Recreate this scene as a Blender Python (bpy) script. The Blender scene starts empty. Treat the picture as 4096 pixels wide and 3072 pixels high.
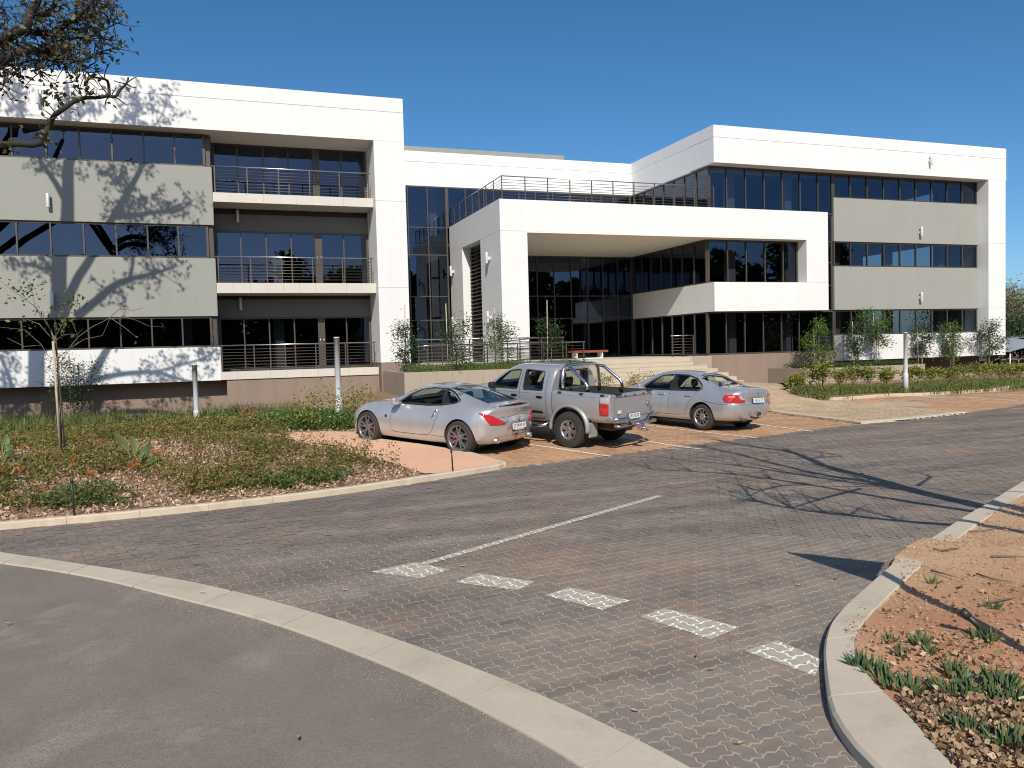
import bpy, bmesh, math, random
import numpy as np
from mathutils import Vector, Matrix, Quaternion
from mathutils.bvhtree import BVHTree

S = bpy.context.scene
COL = S.collection
rnd = random.Random(7)
nrg = np.random.default_rng(11)

# ------------------------------------------------------------------ camera
F_PX, W_PX, H_PX = 3190.12, 4096.0, 3072.0
YAW, PITCH, ROLL = 0.34627, -0.04348, -0.02662
CAM = np.array([0.0, 0.0, 2.25])
def _cam_axes():
    fwd = np.array([math.sin(YAW) * math.cos(PITCH), math.cos(YAW) * math.cos(PITCH), math.sin(PITCH)])
    right = np.array([math.cos(YAW), -math.sin(YAW), 0.0])
    up = np.cross(right, fwd)
    r = math.cos(ROLL) * right + math.sin(ROLL) * up
    u = -math.sin(ROLL) * right + math.cos(ROLL) * up
    return r, u, fwd
CR, CU, CF = _cam_axes()
cam_data = bpy.data.cameras.new("camera")
cam_data.sensor_width = 36.0
cam_data.lens = F_PX / W_PX * 36.0
cam_data.clip_start = 0.05
cam_data.clip_end = 3000.0
camera = bpy.data.objects.new("camera", cam_data)
camera.matrix_world = Matrix(((CR[0], CU[0], -CF[0], CAM[0]), (CR[1], CU[1], -CF[1], CAM[1]), (CR[2], CU[2], -CF[2], CAM[2]), (0, 0, 0, 1)))
COL.objects.link(camera)
S.camera = camera

# ------------------------------------------------------------------ sky, sun, exposure
SUN_TRAVEL = Vector((0.30, 1.0, -0.80)).normalized()      # the way the light travels
sun_dir = -SUN_TRAVEL
SUN_EL = math.asin(sun_dir.z)
SUN_AZ = math.atan2(sun_dir.x, sun_dir.y)
world = bpy.data.worlds.new("World")
S.world = world
world.use_nodes = True
wn = world.node_tree
sky = wn.nodes.new("ShaderNodeTexSky")
sky.sky_type = 'NISHITA'
sky.sun_disc = False
sky.sun_elevation = SUN_EL
sky.sun_rotation = SUN_AZ
sky.altitude = 1000.0
sky.air_density = 0.75
sky.dust_density = 2.2
sky.ozone_density = 4.5
bg = wn.nodes["Background"]
bg.inputs["Strength"].default_value = 0.128
hsv = wn.nodes.new("ShaderNodeHueSaturation")             # the camera's vivid rendering of a clear winter sky
hsv.inputs["Saturation"].default_value = 1.17
hsv.inputs["Hue"].default_value = 0.492
wn.links.new(sky.outputs["Color"], hsv.inputs["Color"])
wn.links.new(hsv.outputs["Color"], bg.inputs["Color"])
sun_data = bpy.data.lights.new("sun", 'SUN')
sun_data.energy = 4.75
sun_data.angle = math.radians(0.32)
sun_data.color = (1.0, 0.925, 0.81)
sun = bpy.data.objects.new("sun", sun_data)
sun.rotation_euler = SUN_TRAVEL.to_track_quat('-Z', 'Y').to_euler()
sun.location = (0, 0, 60)
COL.objects.link(sun)
S.view_settings.view_transform = 'Standard'
S.view_settings.look = 'None'
S.view_settings.exposure = 0.0
S.view_settings.gamma = 1.0
S.view_settings.use_curve_mapping = False
S.cycles.filter_width = 1.05
S.cycles.max_bounces = 8
S.cycles.transparent_max_bounces = 16
S.cycles.caustics_reflective = False
S.cycles.caustics_refractive = False
S.cycles.sample_clamp_indirect = 6.0

# ------------------------------------------------------------------ helpers
def smooth(e0, e1, x):
    t = np.clip((np.asarray(x, float) - e0) / (e1 - e0), 0, 1)
    return t * t * (3 - 2 * t)

EDGE_A = math.radians(12.4)
def gz(x, y):
    """height of the finished ground"""
    x = np.asarray(x, float); y = np.asarray(y, float)
    t = -(x - 4.9) * math.sin(EDGE_A) + (y - 14.2) * math.cos(EDGE_A)
    bay = 0.05 * np.clip(t, 0, 5.5) * (1 - smooth(8.0, 13.5, x))
    left = smooth(19.0, 32.0, y)
    w_l = 1 - smooth(3.0, 6.0, x)
    w_m = smooth(3.5, 6.0, x) * (1 - smooth(19.5, 26.5, x))
    z = bay + left * w_l * (-0.35 - bay) + smooth(20.0, 28.0, y) * w_m * (0.52 - bay)
    z = z + smooth(19.0, 30.0, y) * smooth(14.0, 22.0, x) * 0.12
    bump_l = 0.16 * np.exp(-((y - 17.5) / 4.0) ** 2) * (1 - smooth(-1.0, 3.0, x)) * smooth(12.6, 14.5, y)
    return z + bump_l

def ray(px, py):
    a, b = (px - W_PX / 2) / F_PX, -(py - H_PX / 2) / F_PX
    return CR * a + CU * b + CF
def gp(px, py, dz=0.0):
    """the ground point seen at a pixel of the photograph"""
    d = ray(px, py); z = 0.0
    for _ in range(40):
        t = (z + dz - CAM[2]) / d[2]
        p = CAM + d * t
        z = 0.6 * z + 0.4 * float(gz(p[0], p[1]))
    return np.array([p[0], p[1], z + dz])
def on_y(px, py, Y):
    d = ray(px, py); return CAM + d * ((Y - CAM[1]) / d[1])

WLOC = {}
def empty(name, loc, rot=None):
    o = bpy.data.objects.new(name, None)
    o.empty_display_size = 0.3
    o.location = loc
    if rot is not None:
        o.rotation_mode = 'QUATERNION'; o.rotation_quaternion = rot
    COL.objects.link(o)
    WLOC[o.name] = Vector(loc)
    return o
def tag(o, label=None, cat=None, group=None, kind=None):
    if label: o["label"] = label
    if cat: o["category"] = cat
    if group: o["group"] = group
    if kind: o["kind"] = kind
    return o
def thing(name, loc, label, cat, group=None, rot=None):
    return tag(empty(name, loc, rot), label, cat, group)
def link(name, me, parent=None, local=False):
    o = bpy.data.objects.new(name, me)
    COL.objects.link(o)
    if parent is not None:
        o.parent = parent
        if not local:
            w = WLOC.get(parent.name)
            if w is None:
                w = Vector((0, 0, 0))
            o.matrix_parent_inverse = Matrix.Translation(-w)
            WLOC[o.name] = Vector((0, 0, 0))
    return o
def copy_tree(o, parent=None):
    c = o.copy(); COL.objects.link(c)
    if parent is not None: c.parent = parent
    for ch in o.children: copy_tree(ch, c)
    return c

class MB:
    """collects geometry for one mesh object"""
    def __init__(s): s.v = []; s.f = []; s.m = []; s.sm = []; s.att = None
    def add(s, vs, fs, mi=0, sm=False):
        n = len(s.v); s.v.extend([tuple(map(float, q)) for q in vs])
        for f in fs:
            s.f.append(tuple(i + n for i in f)); s.m.append(mi); s.sm.append(sm)
        return s
    def box(s, x0, x1, y0, y1, z0, z1, mi=0):
        v = [(x, y, z) for z in (z0, z1) for y in (y0, y1) for x in (x0, x1)]
        return s.add(v, [(0, 2, 3, 1), (4, 5, 7, 6), (0, 1, 5, 4), (2, 6, 7, 3), (0, 4, 6, 2), (1, 3, 7, 5)], mi)
    def bbox(s, x0, x1, y0, y1, z0, z1, b=0.01, mi=0):
        """box with chamfered edges"""
        vs = []; idx = {}
        X, Y, Z = (x0, x1), (y0, y1), (z0, z1)
        for i in (0, 1):
            for j in (0, 1):
                for k in (0, 1):
                    sx, sy, sz = (1 if i == 0 else -1), (1 if j == 0 else -1), (1 if k == 0 else -1)
                    for a in range(3):
                        p = [X[i] + sx * b, Y[j] + sy * b, Z[k] + sz * b]
                        p[a] = (X[i], Y[j], Z[k])[a]
                        idx[(i, j, k, a)] = len(vs); vs.append(p)
        fs = []
        g = lambda i, j, k, a: idx[(i, j, k, a)]
        for i in (0, 1):
            q = [g(i, 0, 0, 0), g(i, 1, 0, 0), g(i, 1, 1, 0), g(i, 0, 1, 0)]; fs.append(q if i else q[::-1])
            q = [g(0, i, 0, 1), g(1, i, 0, 1), g(1, i, 1, 1), g(0, i, 1, 1)]; fs.append(q[::-1] if i else q)
            q = [g(0, 0, i, 2), g(1, 0, i, 2), g(1, 1, i, 2), g(0, 1, i, 2)]; fs.append(q if i else q[::-1])
        for i in (0, 1):
            for j in (0, 1):
                fs.append((g(i, j, 0, 0), g(i, j, 1, 0), g(i, j, 1, 1), g(i, j, 0, 1)))
                fs.append((g(i, 0, j, 0), g(i, 1, j, 0), g(i, 1, j, 2), g(i, 0, j, 2)))
                fs.append((g(0, i, j, 1), g(1, i, j, 1), g(1, i, j, 2), g(0, i, j, 2)))
                for k in (0, 1):
                    fs.append((g(i, j, k, 0), g(i, j, k, 1), g(i, j, k, 2)))
        return s.add(vs, fs, mi)
    def tube(s, path, r, n=8, mi=0, caps=True):
        path = [np.array(p, float) for p in path]
        rs = r if isinstance(r, (list, tuple)) else [r] * len(path)
        rings = []; up = None; vs = []; fs = []
        for i, p in enumerate(path):
            a = path[max(i - 1, 0)]; b = path[min(i + 1, len(path) - 1)]
            d = b - a; d = d / (np.linalg.norm(d) + 1e-9)
            if up is None:
                up = np.array([0, 0, 1.0]) if abs(d[2]) < 0.9 else np.array([1.0, 0, 0])
            u = np.cross(d, up); u /= np.linalg.norm(u) + 1e-9
            v = np.cross(u, d); up = v
            for k in range(n):
                t = 2 * math.pi * k / n
                vs.append(p + rs[i] * (math.cos(t) * u + math.sin(t) * v))
        for i in range(len(path) - 1):
            for k in range(n):
                k2 = (k + 1) % n
                fs.append((i * n + k, i * n + k2, (i + 1) * n + k2, (i + 1) * n + k))
        if caps:
            fs.append(tuple(range(n))[::-1]); fs.append(tuple(range((len(path) - 1) * n, len(path) * n)))
        n0 = len(s.v)
        s.add(vs, fs, mi, True)
        return s
    def cyl(s, c, axis, r, h, n=24, mi=0):
        c = np.array(c, float); ax = np.array(axis, float); ax /= np.linalg.norm(ax)
        return s.tube([c - ax * h / 2, c + ax * h / 2], r, n, mi)
    def lathe(s, prof, n=32, axis='z', mi=0, c=(0, 0, 0), close=False):
        """prof: list of (r, h)"""
        vs = []; fs = []
        for r, h in prof:
            for k in range(n):
                t = 2 * math.pi * k / n
                p = (r * math.cos(t), r * math.sin(t), h)
                if axis == 'y': p = (p[0], p[2], p[1])
                if axis == 'x': p = (p[2], p[0], p[1])
                vs.append((p[0] + c[0], p[1] + c[1], p[2] + c[2]))
        m = len(prof)
        for i in range(m - 1):
            for k in range(n):
                k2 = (k + 1) % n
                fs.append((i * n + k, i * n + k2, (i + 1) * n + k2, (i + 1) * n + k))
        return s.add(vs, fs, mi, True)
    def poly(s, pts, mi=0):
        return s.add(pts, [tuple(range(len(pts)))], mi)
    def prism(s, pts, z0, z1, mi=0):
        """pts: plan outline (x,y); z0,z1 numbers or callables"""
        f0 = z0 if callable(z0) else (lambda x, y: z0)
        f1 = z1 if callable(z1) else (lambda x, y: z1)
        n = len(pts)
        v = [(x, y, f0(x, y)) for x, y in pts] + [(x, y, f1(x, y)) for x, y in pts]
        fs = [tuple(range(n))[::-1], tuple(range(n, 2 * n))] + [(i, (i + 1) % n, n + (i + 1) % n, n + i) for i in range(n)]
        return s.add(v, fs, mi)
    def mesh(s, name, mats):
        me = bpy.data.meshes.new(name)
        me.from_pydata(s.v, [], s.f)
        for m in (mats if isinstance(mats, (list, tuple)) else [mats]): me.materials.append(m)
        if len(s.f):
            me.polygons.foreach_set("material_index", s.m)
            me.polygons.foreach_set("use_smooth", s.sm)
        if s.att is not None:
            for nm, arr in s.att.items():
                a = me.attributes.new(nm, 'FLOAT', 'FACE'); a.data.foreach_set("value", arr)
        me.update()
        return me
    def build(s, name, mats, parent=None, local=False, fix=False):
        me = s.mesh(name, mats)
        if fix:
            b = bmesh.new(); b.from_mesh(me); bmesh.ops.recalc_face_normals(b, faces=b.faces); b.to_mesh(me); b.free()
        return link(name, me, parent, local)

def np_mesh(name, verts, faces_idx, k, mat, att=None, smooth_=False):
    """big meshes: verts (n,3), faces (m,k)"""
    me = bpy.data.meshes.new(name)
    nv, nf = len(verts), len(faces_idx)
    me.vertices.add(nv); me.vertices.foreach_set("co", np.asarray(verts, np.float32).ravel())
    me.loops.add(nf * k); me.loops.foreach_set("vertex_index", np.asarray(faces_idx, np.int32).ravel())
    me.polygons.add(nf)
    me.polygons.foreach_set("loop_start", np.arange(0, nf * k, k, dtype=np.int32))
    me.polygons.foreach_set("loop_total", np.full(nf, k, np.int32))
    if smooth_: me.polygons.foreach_set("use_smooth", np.ones(nf, bool))
    for m in (mat if isinstance(mat, (list, tuple)) else [mat]): me.materials.append(m)
    if att is not None:
        for nm, arr in att.items():
            a = me.attributes.new(nm, 'FLOAT', 'FACE'); a.data.foreach_set("value", np.asarray(arr, np.float32))
    me.update(calc_edges=True)
    return me

# ------------------------------------------------------------------ materials
class NT:
    def __init__(s, name):
        s.mat = bpy.data.materials.new(name); s.mat.use_nodes = True
        s.t = s.mat.node_tree; s.n = s.t.nodes; s.l = s.t.links
        s.b = s.n["Principled BSDF"]; s.out = s.n["Material Output"]
    def node(s, ty, **kw):
        x = s.n.new(ty)
        for k, v in kw.items():
            if k.startswith("i_"): x.inputs[k[2:].replace("_", " ")].default_value = v
            else: setattr(x, k, v)
        return x
    def lk(s, a, b): s.l.new(a, b)
    def coord(s, obj=False):
        return s.node("ShaderNodeTexCoord").outputs["Object"] if obj else s.node("ShaderNodeNewGeometry").outputs["Position"]
    def noise(s, scale, detail=4, rough=.6, vec=None, dist=0):
        x = s.node("ShaderNodeTexNoise"); x.inputs["Scale"].default_value = scale; x.inputs["Detail"].default_value = detail
        x.inputs["Roughness"].default_value = rough; x.inputs["Distortion"].default_value = dist
        s.lk(vec if vec is not None else s.coord(), x.inputs["Vector"])
        return x.outputs["Fac"]
    def ramp(s, fac, stops):
        x = s.node("ShaderNodeValToRGB")
        e = x.color_ramp.elements
        while len(e) > 1: e.remove(e[-1])
        e[0].position = stops[0][0]; e[0].color = (*stops[0][1], 1) if len(stops[0][1]) == 3 else stops[0][1]
        for p, c in stops[1:]:
            q = e.new(p); q.color = (*c, 1) if len(c) == 3 else c
        s.lk(fac, x.inputs["Fac"]); return x.outputs["Color"]
    def mix(s, a, b, fac, blend='MIX'):
        x = s.node("ShaderNodeMix"); x.data_type = 'RGBA'; x.blend_type = blend
        for nm, v in ((6, a), (7, b), (0, fac)):
            if isinstance(v, (int, float)): x.inputs[nm].default_value = v
            elif isinstance(v, tuple): x.inputs[nm].default_value = (*v, 1) if len(v) == 3 else v
            else: s.lk(v, x.inputs[nm])
        return x.outputs[2]
    def math(s, op, a, b=0.0, clamp=False):
        x = s.node("ShaderNodeMath"); x.operation = op; x.use_clamp = clamp
        for i, v in enumerate((a, b)):
            if isinstance(v, (int, float)): x.inputs[i].default_value = v
            else: s.lk(v, x.inputs[i])
        return x.outputs[0]
    def bump(s, h, strength=.3, dist=.01):
        x = s.node("ShaderNodeBump"); x.inputs["Strength"].default_value = strength; x.inputs["Distance"].default_value = dist
        s.lk(h, x.inputs["Height"]); s.lk(x.outputs["Normal"], s.b.inputs["Normal"]); return x
    def set(s, **kw):
        for k, v in kw.items():
            i = s.b.inputs[k.replace("_", " ")]
            if isinstance(v, (int, float)): i.default_value = v
            elif isinstance(v, tuple): i.default_value = (*v, 1) if len(v) == 3 else v
            else: s.lk(v, i)
        return s

def pm(name, col, rough=.6, metal=0.0, var=.12, scale=3.0, fine=60.0, bump=0.0, bscale=80.0, coat=0.0, spec=.5, obj=False, vcol=None):
    """procedural material: a base colour broken up by large and fine noise"""
    m = NT(name); c = m.coord(obj)
    a = m.noise(scale, 5, .6, c); b = m.noise(fine, 3, .6, c)
    f = m.math('ADD', m.math('MULTIPLY', a, .7), m.math('MULTIPLY', b, .3))
    lo = tuple(max(0, x * (1 - var)) for x in col); hi = tuple(min(1, x * (1 + var)) for x in (vcol or col))
    m.set(Base_Color=m.ramp(f, [(.3, lo), (.7, hi)]), Roughness=rough, Metallic=metal, Coat_Weight=coat)
    m.b.inputs["Specular IOR Level"].default_value = spec
    if bump: m.bump(m.noise(bscale, 4, .6, c), bump, .01)
    return m.mat

def wall_paint(name, col, var=.03, streak=.045):
    """painted plaster with faint trowel mottling and rain streaks"""
    m = NT(name); c = m.coord()
    a = m.noise(.7, 6, .6, c); b = m.noise(38, 4, .7, c)
    mp = m.node("ShaderNodeMapping"); mp.inputs["Scale"].default_value = (1.2, 1.2, .10); m.lk(c, mp.inputs["Vector"])
    st = m.noise(2.2, 5, .65, mp.outputs["Vector"])
    f = m.math('ADD', m.math('MULTIPLY', a, .55), m.math('MULTIPLY', b, .45))
    base = m.ramp(f, [(.3, tuple(x * (1 - var) for x in col)), (.7, tuple(min(1, x * (1 + var)) for x in col))])
    s2 = m.ramp(st, [(.45, (1, 1, 1)), (.75, (1 - streak, 1 - streak, 1 - streak * 1.2))])
    m.set(Base_Color=m.mix(base, s2, 1.0, 'MULTIPLY'), Roughness=.85)
    m.b.inputs["Specular IOR Level"].default_value = .25
    m.bump(m.math('ADD', b, m.math('MULTIPLY', a, 1.5)), .12, .006)
    return m.mat

M = {}
M['white'] = wall_paint("white_plaster", (.705, .71, .70))
M['spandrel'] = wall_paint("grey_plaster", (.298, .304, .278))
M['darkgrey'] = wall_paint("dark_grey_plaster", (.205, .205, .19))  # darker grey plaster for the roof and the balcony recess walls
M['brown'] = wall_paint("brown_plaster", (.255, .193, .155), .05, .12)
M['soffit'] = wall_paint("soffit_plaster", (.78, .73, .66))
M['slab'] = pm("cream_tile", (.56, .535, .47), .55, var=.05, scale=1.2)
M['tan'] = pm("tan_tile", (.36, .305, .245), .5, var=.07, scale=1.0)
M['taupe'] = pm("taupe_tile", (.30, .255, .21), .5, var=.07, scale=1.0)
M['frame'] = pm("bronze_aluminium", (.085, .072, .058), .42, .3, .08)
M['steel'] = pm("brushed_steel", (.62, .62, .62), .28, 1.0, .06, bump=.02, bscale=200)
M['railpost'] = pm("bronze_rail", (.13, .105, .085), .4, .5, .1)
M['louvre'] = pm("brown_louvre", (.075, .055, .043), .5, .1, .12)
M['lamp'] = pm("lamp_white", (.66, .67, .68), .35, .2, .04)
M['bollard'] = pm("bollard_grey", (.60, .62, .645), .45, .1, .05)
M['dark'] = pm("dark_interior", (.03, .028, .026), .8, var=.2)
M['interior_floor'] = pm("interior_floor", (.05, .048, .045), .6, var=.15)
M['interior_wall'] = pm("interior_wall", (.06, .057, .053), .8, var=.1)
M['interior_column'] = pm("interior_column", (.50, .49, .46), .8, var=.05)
def make_glass(name, tint, refl, base=(.9, .9, .9)):
    m = NT(name)
    tr = m.node("ShaderNodeBsdfTransparent"); tr.inputs["Color"].default_value = (*tint, 1)
    gl = m.node("ShaderNodeBsdfGlossy"); gl.inputs["Roughness"].default_value = .0
    gl.inputs["Color"].default_value = (*base, 1)
    c = m.coord(); n = m.noise(.55, 2, .5, c)
    bp = m.node("ShaderNodeBump"); bp.inputs["Strength"].default_value = .05; bp.inputs["Distance"].default_value = .02
    m.lk(n, bp.inputs["Height"]); m.lk(bp.outputs["Normal"], gl.inputs["Normal"])
    g = m.node("ShaderNodeNewGeometry"); dt = m.node("ShaderNodeVectorMath"); dt.operation = 'DOT_PRODUCT'
    m.lk(g.outputs["Normal"], dt.inputs[0]); m.lk(g.outputs["Incoming"], dt.inputs[1])
    f0 = ((refl - 1) / (refl + 1)) ** 2
    k = m.math('POWER', m.math('SUBTRACT', 1.0, m.math('ABSOLUTE', dt.outputs["Value"]), True), 5.0)
    fr = m.math('ADD', m.math('MULTIPLY', k, 1 - f0), f0)
    mx = m.node("ShaderNodeMixShader")
    m.lk(fr, mx.inputs[0]); m.lk(tr.outputs[0], mx.inputs[1]); m.lk(gl.outputs[0], mx.inputs[2])
    m.lk(mx.outputs[0], m.out.inputs["Surface"])
    m.n.remove(m.b)
    return m.mat
M['glass'] = make_glass("tinted_glass", (.24, .26, .28), 1.9, (.56, .70, .98))
M['carglass'] = make_glass("car_glass", (.74, .80, .76), 1.6)
# ================================================================== the office building
Y0, YS, YG, YM, YP = 33.5, 34.15, 35.5, 41.8, 34.95     # frame, spandrel, balcony glass, middle wall, plinth
XL, XR = -24.0, 42.35
ZR = 12.9
bld = thing("office_building", (7.5, 33.5, 0.0), "white three-storey office building with grey panels, dark glazing and a porch", "building")
def bp(name, m, f, parent=None):
    b = MB(); f(b); return b.build(name, m, parent or bld)
G = .006
# left frame: parapet in two courses with a shadow groove, and the end column in blocks
bp("parapet", M['white'], lambda b: b.box(XL, 7.53, Y0, 35.6, 11.10, 12.305).box(XL, 7.53, Y0, 34.0, 12.325, ZR).box(XL, 7.515, Y0 + .02, 35.6, 12.305, 12.325).box(XL, 7.53, 34.0, 35.6, 12.325, 12.45))
bp("column", M['white'], lambda b: [b.box(6.24, 7.53, Y0, 42.3, z0 + G, z1 - G) for z0, z1 in ((1.83, 4.99), (4.99, 8.61), (8.61, 11.10))] and b.box(6.25, 7.52, Y0 + .015, 42.29, 1.84, 11.09))
bp("column_base", M['brown'], lambda b: b.box(6.26, 7.51, Y0 + .02, 42.2, -1.0, 1.824))
# right frame
bp("parapet", M['white'], lambda b: b.box(22.84, XR, Y0, 35.6, 11.095, 12.305).box(22.84, XR, Y0, 34.0, 12.325, ZR).box(22.86, XR - .02, Y0 + .02, 35.6, 12.305, 12.325).box(22.84, XR, 34.0, 35.6, 12.325, 12.45)
   .box(22.84, 23.5, 35.6, YM, 11.05, 12.305).box(22.84, 23.3, 34.0, YM, 12.455, ZR).box(22.86, 23.4, 35.6, YM, 12.305, 12.455).box(22.842, 23.31, 34.0, YM, 12.325, 12.456))
bp("column", M['white'], lambda b: [b.box(40.98, 42.3, Y0, 36.5, z0 + G, z1 - G) for z0, z1 in ((1.18, 3.88), (3.88, 7.53), (7.53, 11.095))] and b.box(40.99, 42.29, Y0 + .015, 36.4, 1.19, 11.09))
# middle frame
bp("parapet", M['white'], lambda b: b.box(7.53, 22.84, YM, 42.6, 11.05, 12.305).box(7.53, 22.84, YM, 42.2, 12.325, 12.87).box(7.54, 22.83, YM + .02, 42.6, 12.30, 12.33))
bp("plant_room", M['spandrel'], lambda b: b.box(5.0, 20.44, 46.0, 50.0, 12.2, 14.2))
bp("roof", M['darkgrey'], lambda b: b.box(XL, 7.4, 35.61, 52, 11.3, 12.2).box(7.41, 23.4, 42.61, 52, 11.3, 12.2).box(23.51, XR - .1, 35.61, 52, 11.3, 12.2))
bp("rear_wall", M['spandrel'], lambda b: b.box(XL, XR, 52.01, 52.3, -1, 12.2).box(XL - .3, XL - .01, 34.2, 52.3, -1, 12.3))
# spandrel panels and base bands
def spandrels():
    for x0, x1, rows in ((XL, -.13, ((7.51, 9.81), (3.89, 6.19))), (30.68, 40.98, ((7.51, 9.81), (3.88, 6.19)))):
        for z0, z1 in rows:
            bp("spandrel_panel", M['spandrel'], lambda b: b.bbox(x0, x1 - .002, YS, 34.62, z0, z1, .012))
spandrels()
bp("base_band", M['white'], lambda b: b.bbox(XL, -.08, YS - .02, 34.9, 1.31, 2.66, .012))
bp("base_band", M['white'], lambda b: b.bbox(30.68, 42.28, Y0 + .002, 36.0, 1.18, 2.51, .012).box(42.28, 42.281, Y0 + .1, 36, 1.2, 2.5))
bp("plinth", M['brown'], lambda b: b.box(XL, .1, YP, 35.4, -1.2, 1.309).box(.1, 6.25, 34.06, 35.4, -1.2, .262).box(.1, 6.25, 34.075, 35.4, .262, .272).box(.1, 6.25, 34.06, 35.4, .272, 1.33))
bp("plinth", M['brown'], lambda b: b.box(22.76, 30.66, YS, 36.0, -.4, 1.69).box(30.66, 42.0, 34.95, 36.0, -.6, 1.179))
bp("access_panel", M['brown'], lambda b: b.bbox(5.56, 6.2, 34.035, 34.058, .14, .67, .008).box(5.84, 5.87, 34.02, 34.036, .30, .42))
# floors and what can be seen of the rooms
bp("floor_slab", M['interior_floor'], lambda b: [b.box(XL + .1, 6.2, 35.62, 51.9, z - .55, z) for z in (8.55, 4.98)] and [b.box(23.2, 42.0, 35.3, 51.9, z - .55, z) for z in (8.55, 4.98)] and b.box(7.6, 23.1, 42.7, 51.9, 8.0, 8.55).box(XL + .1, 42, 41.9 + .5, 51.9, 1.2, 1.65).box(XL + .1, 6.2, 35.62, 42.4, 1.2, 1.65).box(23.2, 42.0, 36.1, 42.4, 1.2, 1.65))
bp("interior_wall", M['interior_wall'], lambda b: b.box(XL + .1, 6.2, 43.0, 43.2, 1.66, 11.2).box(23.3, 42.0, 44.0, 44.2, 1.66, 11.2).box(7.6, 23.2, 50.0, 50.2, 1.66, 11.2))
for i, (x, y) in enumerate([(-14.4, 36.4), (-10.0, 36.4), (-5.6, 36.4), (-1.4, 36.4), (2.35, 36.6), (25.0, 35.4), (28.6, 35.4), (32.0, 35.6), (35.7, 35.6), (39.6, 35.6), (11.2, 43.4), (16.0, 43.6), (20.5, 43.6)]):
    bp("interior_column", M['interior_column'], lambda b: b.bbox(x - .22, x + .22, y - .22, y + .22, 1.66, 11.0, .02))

FT = .055
def glazing(name, xs, zs, Y, head=.07, sill=.07, fixed='y', jamb=True, depth=.10, sub=None):
    """a run of panes in one window; fixed 'y': xs are X positions at Y; fixed 'x': xs are Y positions at X=Y. Frame members and panes are its children."""
    def bx(b, a0, a1, d0, d1, z0, z1):
        return b.box(a0, a1, d0, d1, z0, z1) if fixed == 'y' else b.box(d0, d1, a0, a1, z0, z1)
    a0, a1 = xs[0], xs[-1]
    root = bp(name, M['frame'], lambda b: (bx(b, a0, a1, Y - .02, Y + depth - .02, zs[-1] - head, zs[-1]), bx(b, a0, a1, Y - .02, Y + depth - .02, zs[0], zs[0] + sill)))
    me_c = {}
    for i, x in enumerate(xs):
        w = FT / 2 if 0 < i < len(xs) - 1 else FT * .8
        xa, xb = x - w, x + w
        if i == 0: xa, xb = x, x + 2 * w
        if i == len(xs) - 1: xa, xb = x - 2 * w, x
        bp("mullion", M['frame'], lambda b: bx(b, xa, xb, Y - .035, Y + depth - .03, zs[0] + sill, zs[-1] - head), root)
    for z in zs[1:-1]:
        bp("transom", M['frame'], lambda b: bx(b, a0 + .09, a1 - .09, Y - .026, Y + depth - .035, z - FT / 2, z + FT / 2), root)
    for i in range(len(xs) - 1):
        for k in range(len(zs) - 1):
            t = rnd.uniform(-.0035, .0035); u = rnd.uniform(-.0035, .0035)
            p0, p1, q0, q1 = xs[i], xs[i + 1], zs[k] + .02, zs[k + 1] - .02
            d = Y + .02
            vs = [(p0, d - t - u, q0), (p1, d + t - u, q0), (p1, d + t + u, q1), (p0, d - t + u, q1)]
            if fixed == 'x': vs = [(v[1], v[0], v[2]) for v in vs]
            bp("pane", M['glass'], lambda b: b.add(vs, [(0, 1, 2, 3)] if fixed == 'y' else [(3, 2, 1, 0)]), root)
    return root
xl = [-.36 - 1.11 * i for i in range(17)][::-1]
for z0, z1 in ((9.81, 11.10), (6.19, 7.51), (2.66, 3.89)):
    glazing("strip_window", xl, [z0, z1], 34.25)
for z0, z1 in ((9.81, 11.1), (6.19, 7.51), (2.66, 3.89)):
    bp("window_jamb", M['frame'], lambda b: b.box(-.359, -.18, 34.30, 34.62, z0, z1))
xr = [30.70 + 1.142 * i for i in range(10)]
for z0, z1 in ((9.81, 11.095), (6.19, 7.51), (2.52, 3.88)):
    glazing("strip_window", xr, [z0, z1], 34.25)
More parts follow.
